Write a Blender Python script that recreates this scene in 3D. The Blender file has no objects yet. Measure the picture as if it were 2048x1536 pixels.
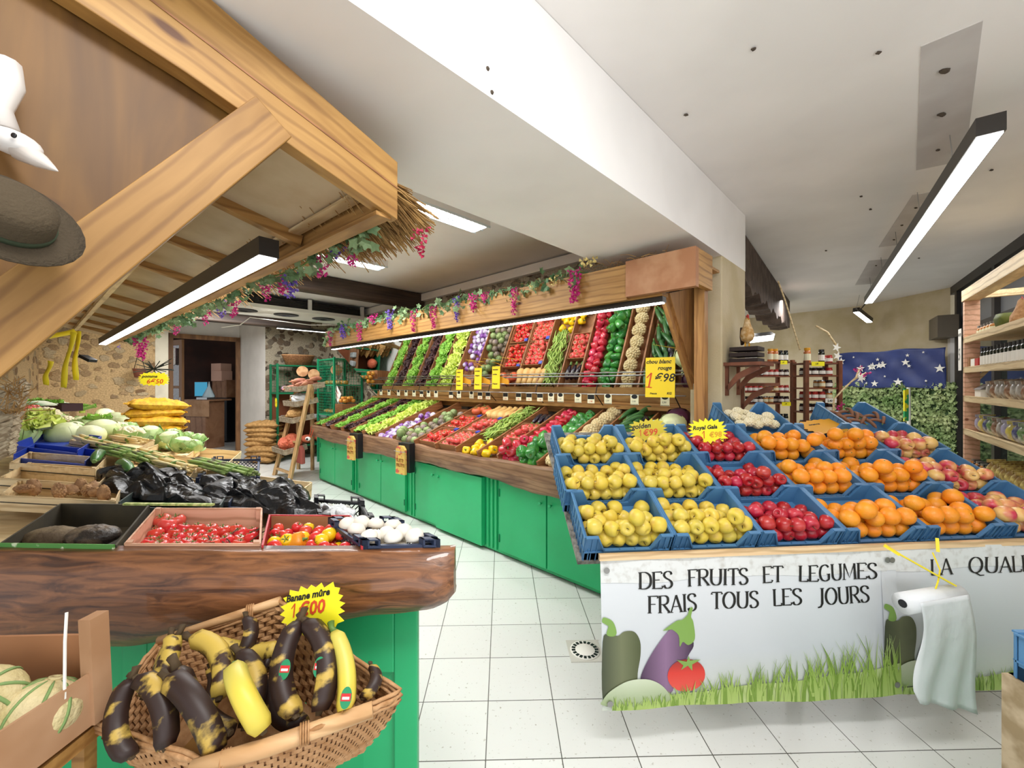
import bpy, math, random
import numpy as np
from mathutils import Vector, Matrix, Euler
# ---------------------------------------------------------------- camera, world, light, exposure
S = bpy.context.scene
C = S.collection
PI = math.pi
FOC = 820.0; EYE = 1.6
cd = bpy.data.cameras.new('camera'); cam = bpy.data.objects.new('camera', cd); C.objects.link(cam)
cd.sensor_width = 36; cd.lens = FOC / 2048 * 36; cd.clip_start = 0.05
cam.location = (0, 0, EYE); cam.rotation_euler = (PI / 2, 0, 0); S.camera = cam
S.view_settings.view_transform = 'Standard'; S.view_settings.look = 'None'
S.view_settings.gamma = 1; S.view_settings.exposure = 0.02; S.view_settings.use_curve_mapping = False
w = bpy.data.worlds.new('world'); S.world = w; w.use_nodes = True
w.node_tree.nodes['Background'].inputs[0].default_value = (0.93, 0.96, 1, 1)
w.node_tree.nodes['Background'].inputs[1].default_value = 0.9

def area(name, loc, target, sx, sy, power, col=(1, 1, 1)):
    l = bpy.data.lights.new(name, 'AREA'); l.shape = 'RECTANGLE'; l.size = sx; l.size_y = sy; l.energy = power; l.color = col
    o = bpy.data.objects.new(name, l); C.objects.link(o); o.location = loc
    o.rotation_euler = (Vector(target) - Vector(loc)).to_track_quat('-Z', 'Y').to_euler(); return o
area('shop_window_daylight', (0.6, -2.6, 1.2), (0.3, 4, 1.9), 5.0, 2.0, 50, (0.97, 0.98, 1))
area('side_window_daylight', (5.2, -1.2, 1.2), (4.6, 3.2, 1.9), 2.4, 1.8, 10, (1, 0.98, 0.95))
# ceiling lamps (fittings further down) and added fill lights
area('recess_lamp_light', (-1.5, 3.35, 3.0), (-1.5, 3.35, 0), 1.6, .25, 45)
area('recess_lamp_light_2', (-2.2, 4.6, 3.0), (-2.2, 4.6, 0), 1.6, .25, 60)
area('far_end_fill', (-4.6, 7.0, 2.8), (-4.8, 7.6, 0), 1.6, .6, 90)  # added fill for the deep end, without a fitting of its own
area('right_lamp_light', (4.2, 4.1, 2.78), (4.2, 4.1, 0), .3, 4.0, 35)
area('entrance_ceiling_fill', (0.8, -.5, 2.12), (0.8, -.5, 3), 3.0, .5, 26)  # invented upward fill, out of view, that brightens the ceiling
area('right_ceiling_fill', (4.8, 1.1, 2.12), (5.0, 2.2, 3.1), 3.0, .5, 30)  # added out of view to lift the right-hand ceiling
area('entrance_fill_light', (0.4, 0.3, 3.0), (0.4, .9, 0), 1.6, .25, 45)  # added downward fill for more even light, no lamp known here
area('rear_room_fill', (3.9, 6.6, 2.9), (4.2, 7.0, 0), 1.5, .3, 95)  # added to brighten the dim rear room, has no fitting
sp = bpy.data.lights.new('wall_spot', 'SPOT'); sp.energy = 110; sp.spot_size = .95; sp.spot_blend = .6; sp.shadow_soft_size = .04; sp.color = (1, .95, .85)
so = bpy.data.objects.new('wall_spot', sp); C.objects.link(so); so.location = (-5.2, 4.9, 1.95); so.rotation_euler = (Vector((-6.9, 7.2, 1.35)) - so.location).to_track_quat('-Z', 'Y').to_euler()
# ---------------------------------------------------------------- frames: counter (x=s, y=D) and left stall (x, y=D')
def W(D, s, z=0.0): return Vector((.6965 * D + .7176 * s, .7176 * D - .6965 * s, z))
CF = Matrix.Rotation(-math.atan2(.6965, .7176), 4, 'Z')
LA = math.atan2(.646, .764)
LF = Matrix.Rotation(-LA, 4, 'Z')
def s_at(px, D):
    r = (px - 1024) / FOC
    return -D * (.6965 - .7176 * r) / (.7176 + .6965 * r)
def at(px, py, Y): return Vector(((px - 1024) / FOC * Y, Y, EYE - (py - 768) / FOC * Y))
def on_z(px, py, z):
    Y = (EYE - z) * FOC / (py - 768); return at(px, py, Y)
# ---------------------------------------------------------------- materials
def lin(h):
    if isinstance(h, str):
        h = h.lstrip('#'); c = [int(h[i:i + 2], 16) / 255 for i in (0, 2, 4)]
        return tuple(x / 12.92 if x <= .04045 else ((x + .055) / 1.055) ** 2.4 for x in c) + (1,)
    return tuple(h) + (1,) if len(h) == 3 else h
class NT:
    def __init__(s, name):
        m = bpy.data.materials.new(name); m.use_nodes = True; s.m = m; s.t = m.node_tree; s.b = s.t.nodes['Principled BSDF']
    def n(s, k, **kw):
        x = s.t.nodes.new(k)
        for a, v in kw.items():
            if a.startswith('i_'):
                i = a[2:]; i = int(i) if i.isdigit() else i.replace('_', ' '); x.inputs[i].default_value = v
            else: setattr(x, a, v)
        return x
    def l(s, a, b): s.t.links.new(a, b)
    def coords(s, scale=(1, 1, 1), kind='Object', rot=(0, 0, 0), loc=(0, 0, 0)):
        tc = s.n('ShaderNodeTexCoord'); mp = s.n('ShaderNodeMapping'); src = tc.outputs[kind]
        if any(rot): m0 = s.n('ShaderNodeMapping'); m0.inputs['Rotation'].default_value = rot; s.l(src, m0.inputs[0]); src = m0.outputs[0]
        s.l(src, mp.inputs[0]); mp.inputs['Scale'].default_value = scale; mp.inputs['Location'].default_value = loc
        return mp.outputs[0]
    def ramp(s, fac, stops):
        r = s.n('ShaderNodeValToRGB'); s.l(fac, r.inputs[0]); e = r.color_ramp.elements
        while len(e) < len(stops): e.new(.5)
        for i, (p, c) in enumerate(stops): e[i].position = p; e[i].color = lin(c)
        return r.outputs[0]
    def bump(s, h, strength, dist=.01):
        b = s.n('ShaderNodeBump'); b.inputs['Strength'].default_value = strength; b.inputs['Distance'].default_value = dist
        s.l(h, b.inputs['Height']); s.l(b.outputs[0], s.b.inputs['Normal'])
def M(name, col, rough=.5, metal=0, col2=None, ns=8, lo=.4, hi=.6, scale=(1, 1, 1), bump=0, bs=60, var=0, coat=0, kind='Object', detail=3, emit=0, alpha=1, trans=0, rand=0, sss=0):
    k = NT(name); b = k.b
    b.inputs['Roughness'].default_value = rough; b.inputs['Metallic'].default_value = metal; b.inputs['Coat Weight'].default_value = coat
    b.inputs['Base Color'].default_value = lin(col)
    src = None
    if col2 is not None:
        nz = k.n('ShaderNodeTexNoise'); nz.inputs['Scale'].default_value = ns; nz.inputs['Detail'].default_value = detail
        cc = k.coords(scale, kind)
        if rand:
            oi = k.n('ShaderNodeObjectInfo'); ad = k.n('ShaderNodeVectorMath', operation='ADD'); mu = k.n('ShaderNodeMath', operation='MULTIPLY'); mu.inputs[1].default_value = 40
            k.l(oi.outputs['Random'], mu.inputs[0]); k.l(cc, ad.inputs[0]); k.l(mu.outputs[0], ad.inputs[1]); cc = ad.outputs[0]
        k.l(cc, nz.inputs['Vector'])
        src = k.ramp(nz.outputs[0], [(lo, col), (hi, col2)])
    if var:
        oi = k.n('ShaderNodeObjectInfo'); hs = k.n('ShaderNodeHueSaturation')
        mr = k.n('ShaderNodeMapRange'); k.l(oi.outputs['Random'], mr.inputs[0]); mr.inputs[3].default_value = 1 - var; mr.inputs[4].default_value = 1 + var * .6
        k.l(mr.outputs[0], hs.inputs['Value'])
        m2 = k.n('ShaderNodeMapRange'); k.l(oi.outputs['Random'], m2.inputs[0]); m2.inputs[3].default_value = .5 + var * .06; m2.inputs[4].default_value = .5 - var * .06
        k.l(m2.outputs[0], hs.inputs['Hue'])
        if src is not None: k.l(src, hs.inputs['Color'])
        else: hs.inputs['Color'].default_value = lin(col)
        src = hs.outputs[0]
    if src is not None: k.l(src, b.inputs['Base Color'])
    if bump:
        n2 = k.n('ShaderNodeTexNoise'); n2.inputs['Scale'].default_value = bs; n2.inputs['Detail'].default_value = 3
        k.l(k.coords(), n2.inputs['Vector']); k.bump(n2.outputs[0], bump)
    if emit:
        b.inputs['Emission Color'].default_value = lin(col); b.inputs['Emission Strength'].default_value = emit
    if trans: b.inputs['Transmission Weight'].default_value = trans
    if alpha < 1: b.inputs['Alpha'].default_value = alpha
    if sss: b.inputs['Subsurface Weight'].default_value = sss; b.inputs['Subsurface Scale'].default_value = .01
    return k.m
def wood(name, c1, c2, grain=(1.2, 14, 14), rough=.55, knots=True, bump=.15, kc='#5a3414', coat=0, lines=7, rot=(0, 0, 0)):
    k = NT(name); v = k.coords(grain, rot=rot); k.b.inputs['Roughness'].default_value = rough; k.b.inputs['Coat Weight'].default_value = coat
    n1 = k.n('ShaderNodeTexNoise'); n1.inputs['Scale'].default_value = 1.3; n1.inputs['Detail'].default_value = 5; n1.inputs['Distortion'].default_value = 1.2; k.l(v, n1.inputs['Vector'])
    base = k.ramp(n1.outputs[0], [(.32, c1), (.68, c2)])
    if lines:
        wv_ = k.n('ShaderNodeTexWave', bands_direction='Z' if grain[2] > grain[0] or grain[2] > grain[1] else 'X'); sc_ = tuple(.25 if g == min(grain) else 1 for g in grain)
        k.l(k.coords(sc_, rot=rot), wv_.inputs['Vector'])
        for i_, v_ in (('Scale', lines), ('Distortion', 5.0), ('Detail', 3.0), ('Detail Scale', .9), ('Detail Roughness', .6)): wv_.inputs[i_].default_value = v_
        lr = k.ramp(wv_.outputs['Fac'], [(0, (.62, .55, .46)), (.35, (1, 1, 1))]); ml_ = k.n('ShaderNodeMix', data_type='RGBA', blend_type='MULTIPLY'); ml_.inputs[0].default_value = .75; k.l(base, ml_.inputs[6]); k.l(lr, ml_.inputs[7]); base = ml_.outputs[2]
    if knots:
        vo = k.n('ShaderNodeTexVoronoi'); vo.inputs['Scale'].default_value = 1.0
        g = tuple(x * (.9 if i == 0 else .9) for i, x in enumerate((2.2 if grain[0] < grain[1] else 7, 7 if grain[1] > grain[0] else 2.2, 7)))
        k.l(k.coords(g, rot=rot), vo.inputs['Vector'])
        kr = k.ramp(vo.outputs['Distance'], [(.05, (1, 1, 1)), (.11, (0, 0, 0))])
        mx = k.n('ShaderNodeMix', data_type='RGBA'); k.l(kr, mx.inputs[0]); k.l(base, mx.inputs[6]); mx.inputs[7].default_value = lin(kc); base = mx.outputs[2]
    k.l(base, k.b.inputs['Base Color'])
    if bump: k.bump(n1.outputs[0], bump, .004)
    return k.m
def emis(name, col, st):
    k = NT(name); k.b.inputs['Base Color'].default_value = (0, 0, 0, 1); k.b.inputs['Emission Color'].default_value = lin(col); k.b.inputs['Emission Strength'].default_value = st; return k.m
# ---------------------------------------------------------------- mesh builder
class MB:
    def __init__(s): s.v = []; s.f = []; s.mi = []; s.cur = 0; s.T = None
    def add(s, vs, fs):
        o = len(s.v)
        for p in vs:
            p = Vector(p); s.v.append(tuple(s.T @ p) if s.T else tuple(p))
        for f in fs: s.f.append([i + o for i in f]); s.mi.append(s.cur)
        return s
    def box(s, x0, x1, y0, y1, z0, z1):
        v = [(x, y, z) for x in (x0, x1) for y in (y0, y1) for z in (z0, z1)]
        return s.add(v, [(0, 1, 3, 2), (4, 6, 7, 5), (0, 4, 5, 1), (2, 3, 7, 6), (0, 2, 6, 4), (1, 5, 7, 3)])
    def bar(s, a, b, wd, th, up=(0, 0, 1)):      # rectangular bar between points; wd across, th along up
        a = Vector(a); b = Vector(b); d = (b - a).normalized(); up = Vector(up)
        x = d.cross(up)
        if x.length < 1e-5: x = d.cross(Vector((1, 0, 0)))
        x.normalize(); z = x.cross(d).normalized()
        v = []
        for p in (a, b):
            for i, j in ((-1, -1), (1, -1), (1, 1), (-1, 1)): v.append(p + x * wd / 2 * i + z * th / 2 * j)
        return s.add(v, [(3, 2, 1, 0), (4, 5, 6, 7), (0, 1, 5, 4), (1, 2, 6, 5), (2, 3, 7, 6), (3, 0, 4, 7)])
    def prism(s, poly, a, b, axis='y'):           # poly in plane, extruded from a to b along axis
        n = len(poly); v = []
        for t in (a, b):
            for p, q in poly:
                v.append({'y': (p, t, q), 'x': (t, p, q), 'z': (p, q, t)}[axis])
        fs = [tuple(range(n)), tuple(range(2 * n - 1, n - 1, -1))] + [(i, i + n, (i + 1) % n + n, (i + 1) % n) for i in range(n)]
        if axis != 'y': fs = [f[::-1] for f in fs]
        return s.add(v, [f[::-1] for f in fs])
    def tube(s, pts, rad, seg=8, caps=True, squash=1):
        pts = [Vector(p) for p in pts]; n = len(pts)
        rad = [rad] * n if not hasattr(rad, '__len__') else rad
        v = []; up = None
        for i, p in enumerate(pts):
            d = (pts[min(i + 1, n - 1)] - pts[max(i - 1, 0)]).normalized()
            if up is None: up = Vector((0, 0, 1)) if abs(d.z) < .9 else Vector((1, 0, 0))
            x = d.cross(up).normalized(); y = x.cross(d).normalized(); up = y
            for k in range(seg):
                t = 2 * PI * k / seg; v.append(p + x * math.cos(t) * rad[i] + y * math.sin(t) * rad[i] * squash)
        fs = [(i * seg + k, i * seg + (k + 1) % seg, (i + 1) * seg + (k + 1) % seg, (i + 1) * seg + k) for i in range(n - 1) for k in range(seg)]
        if caps: fs += [tuple(range(seg))[::-1], tuple(range((n - 1) * seg, n * seg))]
        return s.add(v, fs)
    def lathe(s, prof, seg=16, lobes=0, amp=0, noise=0, sc=(1, 1, 1), seed=0):
        rr = random.Random(seed); v = []; n = len(prof)
        for i, (r, z) in enumerate(prof):
            for k in range(seg):
                t = 2 * PI * k / seg; q = r * (1 + amp * math.cos(lobes * t) + (rr.uniform(-noise, noise) if noise else 0))
                v.append((q * math.cos(t) * sc[0], q * math.sin(t) * sc[1], z * sc[2]))
        fs = [(i * seg + k, i * seg + (k + 1) % seg, (i + 1) * seg + (k + 1) % seg, (i + 1) * seg + k) for i in range(n - 1) for k in range(seg)]
        fs += [tuple(range(seg))[::-1], tuple(range((n - 1) * seg, n * seg))]
        return s.add(v, fs)
    def ball(s, c, r, seg=12, rings=7, sc=(1, 1, 1), noise=0, seed=0):
        rr = random.Random(seed); v = []; fs = []
        for i in range(1, rings):
            a = PI * i / rings
            for k in range(seg):
                t = 2 * PI * k / seg; q = r * (1 + rr.uniform(-noise, noise))
                v.append((c[0] + q * math.sin(a) * math.cos(t) * sc[0], c[1] + q * math.sin(a) * math.sin(t) * sc[1], c[2] + q * math.cos(a) * sc[2]))
        v += [(c[0], c[1], c[2] + r * sc[2]), (c[0], c[1], c[2] - r * sc[2])]; T = len(v) - 2
        for i in range(rings - 2):
            for k in range(seg): fs.append((i * seg + k, (i + 1) * seg + k, (i + 1) * seg + (k + 1) % seg, i * seg + (k + 1) % seg))
        for k in range(seg):
            fs.append((T, k, (k + 1) % seg)); fs.append((T + 1, (rings - 2) * seg + (k + 1) % seg, (rings - 2) * seg + k))
        return s.add(v, fs)
    def grid(s, fn, nu, nv):
        v = [fn(i / nu, j / nv) for j in range(nv + 1) for i in range(nu + 1)]
        return s.add(v, [(j * (nu + 1) + i, j * (nu + 1) + i + 1, (j + 1) * (nu + 1) + i + 1, (j + 1) * (nu + 1) + i) for j in range(nv) for i in range(nu)])
    def mesh(s, name, mats, smooth=False):
        me = bpy.data.meshes.new(name); me.from_pydata(s.v, [], s.f)
        for m in (mats if isinstance(mats, (list, tuple)) else [mats]): me.materials.append(m)
        if any(s.mi): me.polygons.foreach_set('material_index', s.mi)
        if smooth: me.polygons.foreach_set('use_smooth', [True] * len(me.polygons))
        me.update(); return me
    def build(s, name, mats, parent=None, smooth=False, mtx=None, bevel=0, solid=0, label=None):
        o = bpy.data.objects.new(name, s.mesh(name, mats, smooth)); C.objects.link(o)
        if parent is not None: o.parent = parent
        if mtx is not None:
            if parent is None: o.matrix_world = mtx
            else: o.matrix_local = mtx
        if solid:
            m = o.modifiers.new('solid', 'SOLIDIFY'); m.thickness = solid; m.offset = 0
        if bevel:
            m = o.modifiers.new('bevel', 'BEVEL'); m.width = bevel; m.segments = 2; m.limit_method = 'ANGLE'
        if label: o['label'] = label
        return o
def tag(o, label=None, cat=None, group=None, kind=None):
    if label: o['label'] = label
    if cat: o['category'] = cat
    if group: o['group'] = group
    if kind: o['kind'] = kind
    return o
def thing(name, label, cat, mtx=None, group=None):
    o = bpy.data.objects.new(name, None); C.objects.link(o); o.empty_display_size = .05
    if mtx is not None: o.matrix_world = mtx
    return tag(o, label, cat, group)
def struct(o, name=None):
    o['kind'] = 'structure'; return o
KIDS = {}
def link_tree(o):
    KIDS[o.name] = list(o.children)
def dup(src, mtx, label=None, group=None):
    r = src.copy(); C.objects.link(r); r.parent = None; r.matrix_world = mtx
    if label: r['label'] = label
    if group: r['group'] = group
    if src.name not in KIDS: KIDS[src.name] = [(c, list(c.children)) for c in src.children]
    for c, gs in KIDS[src.name]:
        d = c.copy(); C.objects.link(d); d.parent = r
        for g in gs:
            e = g.copy(); C.objects.link(e); e.parent = d
    return r
class Proto:            # first placement moves the source itself, later ones copy it
    def __init__(s, o): s.o = o; s.used = False
    def put(s, mtx, label=None, group=None):
        if not s.used:
            s.used = True; s.o.matrix_world = mtx
            if label: s.o['label'] = label
            if group: s.o['group'] = group
            return s.o
        return dup(s.o, mtx, label, group)
def TRS(loc, rot=(0, 0, 0), sc=1):
    sc = (sc,) * 3 if not hasattr(sc, '__len__') else sc
    return Matrix.Translation(Vector(loc)) @ Euler(rot).to_matrix().to_4x4() @ Matrix.Diagonal(Vector(sc)).to_4x4()
def frame(o, x, y):      # orthonormal frame from x axis and approx y axis
    x = Vector(x).normalized(); z = x.cross(Vector(y)).normalized(); y = z.cross(x)
    m = Matrix((x, y, z)).transposed().to_4x4(); m.translation = Vector(o); return m
def rrot(rr, k=PI): return (rr.uniform(-k, k), rr.uniform(-k, k), rr.uniform(-PI, PI))
def settle(rad, wx, wy, seed, g=(0, 0, -1), iters=160, top=.6, sq=1.0):
    # drop balls into a box wx * wy (centred in x and y, floor z=0) and let them push each other apart
    rs = np.random.RandomState(seed); n = len(rad); rad = np.array(rad); G = np.array(g, float)
    p = np.stack([rs.uniform(-wx / 2, wx / 2, n), rs.uniform(-wy / 2, wy / 2, n), rs.uniform(.02, top, n)], 1)
    R = rad[:, None] + rad[None, :]
    for it in range(iters):
        p += G * (.012 if it < iters * .6 else .003)
        for _ in range(3):
            d = p[:, None] - p[None]; L = np.sqrt((d ** 2).sum(2)) + 1e-9; np.fill_diagonal(L, 9)
            ov = np.clip(R * sq - L, 0, None); p += (d / L[..., None] * ov[..., None]).sum(1) * .32
            p[:, 0] = np.clip(p[:, 0], -wx / 2 + rad, wx / 2 - rad); p[:, 1] = np.clip(p[:, 1], -wy / 2 + rad, wy / 2 - rad)
            p[:, 2] = np.maximum(p[:, 2], rad)
    return p
from mathutils import noise as mn
def text_mb(txt, size, mb=None, shear=0, at_=(0, 0), bold=0, align='LEFT', res=2, space=1.0):
    mb = mb or MB()
    cu = bpy.data.curves.new('t', 'FONT'); cu.body = txt; cu.size = 10; cu.shear = shear; cu.align_x = align; cu.resolution_u = res; cu.offset = min(bold / size, .035) * 10; cu.space_character = space
    o = bpy.data.objects.new('t', cu); C.objects.link(o); bpy.context.view_layer.update()
    me = bpy.data.meshes.new_from_object(o.evaluated_get(bpy.context.evaluated_depsgraph_get())); k = size / 10
    mb.add([(v.co.x * k + at_[0], 0, v.co.y * k + at_[1]) for v in me.vertices], [tuple(p.vertices) for p in me.polygons])
    bpy.data.objects.remove(o); bpy.data.curves.remove(cu); bpy.data.meshes.remove(me); return mb
# ---------------------------------------------------------------- material library
WHITE = M('painted_white_plaster', '#e6e2dd', .8, col2='#dedad5', ns=2.5, bump=.05, bs=30)
CEIL = M('ceiling_white', '#f2efec', .85, col2='#ebe8e5', ns=1.5, bump=.04, bs=25)
BEIGE = M('beige_roughcast', '#cbbd9f', .9, col2='#bfb08c', ns=3, bump=.25, bs=90)
CREAM = M('cream_plaster', '#cfc8b4', .85, col2='#beb6a4', ns=3, bump=.12, bs=70)
PATCH = M('ceiling_patch_grey', '#c3bebb', .85, col2='#cbc7c4', ns=4)
DIRT = M('dark_screw_hole', '#4a3f33', .9)
GREEN = M('green_cabinet_paint', '#1ba364', .38, col2='#24b070', ns=1.2, bump=.03, bs=20)
GREEND = M('dark_green_metal', '#0f6b45', .45)
GREENM = M('green_enamel_wire', '#1d8f62', .4)
PINE = wood('honey_pine_along_x', '#9c7038', '#bb8e50')
PINEY = wood('honey_pine_along_y', '#9c7038', '#bb8e50', (14, 1.2, 14))
PINEZ = wood('honey_pine_along_z', '#98693a', '#b4854a', (14, 14, 1.2), knots=False)
PALE = wood('pale_poplar', '#dcc090', '#ead5aa', (2, 20, 20), knots=False, bump=.05)
PALEY = wood('pale_poplar_y', '#d9bd8e', '#e8d2a6', (20, 2, 20), knots=False, bump=.05)
PALEK = wood('knotty_pale_pine', '#dcb98c', '#e9cda3', (1.5, 16, 16), bump=.05, kc='#8a5a34')
PEACHW = wood('peach_poplar', '#dba98a', '#e6b99c', (2, 20, 20), bump=.05, kc='#7d4326')
PLY = wood('dark_plywood', '#6a4816', '#8a6224', (6, 6, 1.1), bump=.1, knots=True, kc='#4f2f12', lines=4)
DIVW = wood('brown_divider_board', '#8a5a34', '#a87248', (6, 1.2, 6), knots=False, bump=.05)
DARKW = wood('old_dark_beam', '#2e221b', '#4a382b', (6, 1, 6), knots=False, bump=.6)
SHELFW = wood('reddish_shelf_wood', '#6b3c26', '#875036', (4, 4, 4), knots=False)
DESKW = wood('brown_desk_board', '#8a6146', '#9a7254', (3, 3, 3), knots=False)
DOORW = wood('brown_door_wood', '#7a5434', '#94693f', (10, 10, 1), knots=False)
THATCH = M('dry_straw', '#b9935a', .9, col2='#8f6b3c', ns=14, lo=.35, hi=.65)
CREAMB = M('cream_roof_board', '#cdb896', .8, col2='#b59c78', ns=4, lo=.35, hi=.7, detail=6)
BLACK = M('black_plastic', '#15161a', .4)
BLACKW = M('black_wire', '#2a2622', .5, .6)
ALU = M('dark_aluminium', '#3c3834', .35, .6)
STEEL = M('brushed_steel', '#a8a8a8', .3, .9)
TUBE = emis('lit_diffuser', (1, .98, .95), 9)
TUBEL = emis('lit_diffuser_bright', (1, .99, .97), 14)
BLUEC = M('blue_crate_plastic', '#42719b', .42, col2='#4f7fa8', ns=3)
NAVYC = M('navy_crate_plastic', '#28344f', .45)
ROYAL = M('royal_blue_plastic', '#2440a6', .4)
GREYC = M('grey_green_card', '#3e4a46', .6)
REDC = M('red_card', '#b3252d', .5, col2='#c1353a', ns=6)
KRAFT = M('kraft_card_inside', '#a4714a', .8)
CARD = M('brown_card', '#b78f6c', .8, col2='#a67c58', ns=5)
CARDP = M('pinkish_card', '#caa08c', .8)
BAGB = M('black_bin_bag', '#101114', .34, bump=.5, bs=24)
BAGW = M('white_plastic_bag', '#dfe2e4', .35, bump=.4, bs=20)
YEL = M('neon_yellow_card', '#f1e51c', .6)
YELO = M('amber_yellow_card', '#eccb1d', .6)
YELT = M('yellow_tape', '#f2dc2e', .35)
OCHRE = M('orange_card_back', '#d99a1c', .6)
INK = M('black_marker', '#14130f', .6)
INKR = M('orange_red_marker', '#d2461c', .6)
PAPER = M('white_paper', '#ece9e0', .7)
CARDCREAM = M('cream_label', '#e9e3c2', .6)
WICK = M('wicker', '#c79a6c', .7, col2='#a67748', ns=30, lo=.35, hi=.65, bump=.3, bs=90)
WICKD = M('brown_wicker', '#9a6a44', .7, col2='#7d5232', ns=40, bump=.3, bs=90)
BRANCH = wood('peeled_branch', '#c99a68', '#dfb685', (3, 10, 10), knots=False, bump=.2)
HEMP = M('hessian_net', '#b98f58', .9, col2='#9b7440', ns=25, lo=.35, hi=.65, bump=.6, bs=60)
NETY = M('yellow_net', '#e6b222', .6, col2='#c98f14', ns=30, lo=.4, hi=.65, bump=.5, bs=50)
NETR = M('red_net', '#cf6c4a', .7, col2='#b9553a', ns=40, bump=.4, bs=60)
NETB = M('brown_net_bag', '#7c6a4e', .75, col2='#574733', ns=14, lo=.4, hi=.6, bump=.5, bs=50)
GLASS = M('clear_glass', '#ffffff', .03, trans=1)
MIRROR = M('mirror_glass', '#f2f4f2', .015, 1.0)
# produce
APY = M('yellow_apple_skin', '#d9c04a', .4, col2='#cdb54c', ns=30, var=.10, rand=1, coat=.1)
APYS = M('yellow_apple_russet', '#d9bf45', .45, col2='#c9a050', ns=26, lo=.5, hi=.8, var=.08, rand=1)
APR = M('red_apple_skin', '#ad1a2d', .32, col2='#c8443f', ns=14, lo=.45, hi=.8, var=.12, rand=1, coat=.15)
APM = M('bicolour_apple_skin', '#c2364a', .35, col2='#e0b66c', ns=9, lo=.42, hi=.58, var=.08, rand=1, coat=.15)
ORA = M('orange_peel', '#ec8c1c', .42, col2='#e8951f', ns=8, var=.08, bump=.12, bs=160)
TOM = M('tomato_skin', '#cf2a26', .25, col2='#dc4538', ns=8, var=.08, coat=.3)
TOMP = M('pink_tomato_skin', '#dc4a44', .3, col2='#e4675a', ns=8, var=.08, coat=.2)
PEPR = M('red_pepper_skin', '#b81632', .22, col2='#d03048', ns=6, var=.1, coat=.4)
PEPG = M('green_pepper_skin', '#2c7a34', .25, col2='#4c9a3e', ns=7, var=.12, coat=.4)
PEPY = M('yellow_pepper_skin', '#f2c512', .25, var=.06, coat=.4)
STEMG = M('green_stem', '#5d7d36', .6)
STEMB = M('brown_stem', '#4b3a22', .8)
LETG = M('green_lettuce_leaf', '#7cb83a', .5, col2='#a8d45c', ns=9, lo=.35, hi=.65, var=.12, sss=0)
LETR = M('dark_red_lettuce_leaf', '#3d2226', .5, col2='#65403a', ns=9, lo=.4, hi=.7, var=.15)
LETY = M('yellow_green_frisee', '#c2d94c', .5, col2='#e2ec86', ns=9, lo=.35, hi=.65, var=.1)
CABG = M('green_cabbage_leaf', '#8fb866', .5, col2='#bcd08f', ns=7, lo=.35, hi=.65, var=.1, bump=.4, bs=30)
CABW = M('white_cabbage_leaf', '#dfe4b8', .45, col2='#cfd99a', ns=4, var=.06, bump=.25, bs=14)
CABR = M('red_cabbage_leaf', '#3f1730', .35, col2='#5e2644', ns=5, bump=.3, bs=12)
CAUL = M('cauliflower_curd', '#efe6c8', .7, col2='#e0d3ab', ns=20, var=.05, bump=.9, bs=55)
CELE = M('celeriac_skin', '#dcc99a', .8, col2='#b89c68', ns=16, lo=.45, hi=.75, bump=.9, bs=50)
PURP = M('violet_turnip', '#7a3f92', .35, col2='#d9cfe0', ns=5, lo=.45, hi=.6, rand=1, coat=.2)
ARTI = M('artichoke_bract', '#8fa56a', .6, col2='#aebd84', ns=9, var=.1)
ARTP = M('violet_artichoke_bract', '#8c7a78', .6, col2='#a0956f', ns=9, var=.1)
ZUC = M('courgette_skin', '#2b5a2c', .35, col2='#4b7e3d', ns=18, lo=.4, hi=.7, scale=(1, .3, 1), var=.15, coat=.2)
AUB = M('aubergine_skin', '#241726', .2, coat=.5)
BUTT = M('butternut_skin', '#e6bd77', .5, col2='#dfb06a', ns=5, var=.06)
SWEET = M('sweet_potato_skin', '#9c5c48', .7, col2='#b87a5a', ns=9, var=.1)
PUMP = M('orange_squash_skin', '#d8693a', .5, col2='#c85a34', ns=6, var=.08)
BEAN = M('green_bean_pod', '#b5cc6a', .45, col2='#98b552', ns=8, var=.12)
MUSH = M('white_mushroom', '#ebe4d6', .6, var=.05)
ASPG = M('green_asparagus', '#8ea85a', .5, col2='#6b5a52', ns=14, lo=.5, hi=.7, scale=(1, 1, 1), var=.12)
ASPW = M('white_asparagus', '#e9d8a4', .5, col2='#dcc27c', ns=9, var=.08)
GING = M('ginger_root_skin', '#b58e62', .8, col2='#8f6a48', ns=20, bump=.5, bs=60)
RADI = M('pink_radish', '#d8395e', .35, col2='#f2dde0', ns=6, lo=.55, hi=.7)
ONIO = M('yellow_onion_skin', '#e0963a', .4, var=.12)
POTA = M('potato_skin', '#cbb07a', .8, var=.1)
LEEKW = M('leek', '#e4ead0', .5, col2='#4f8a4a', ns=2, lo=.45, hi=.6, scale=(1, .5, 1))
BANB = M('overripe_banana_skin', '#2e1c16', .5, col2='#bf9f48', ns=20, lo=.55, hi=.64, rand=1, detail=6, scale=(1, 1, 1))
BANS = M('spotted_banana_skin', '#c9ab4c', .5, col2='#3a2418', ns=24, lo=.52, hi=.6, rand=1, detail=5)
BANY = M('yellow_banana_skin', '#dcc548', .45, col2='#cdbf56', ns=6)
MELO = M('melon_rind', '#d8c89a', .7, col2='#c6b680', ns=14, bump=.7, bs=90)
MELG = M('melon_green_rib', '#7d9a5c', .7)
IVY = M('ivy_leaf', '#557a4e', .6, col2='#8fa878', ns=5, var=.15)
IVYD = M('dark_hedge_leaf', '#7a9a5a', .6, col2='#c0cc94', ns=3.5, lo=.35, hi=.7, detail=6)
MAGE = M('magenta_petal', '#c4267c', .6); VIOL = M('violet_petal', '#6a4cae', .6); CRIM = M('crimson_petal', '#a81d42', .6)
CREF = M('cream_petal', '#e8d38a', .6)
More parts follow.
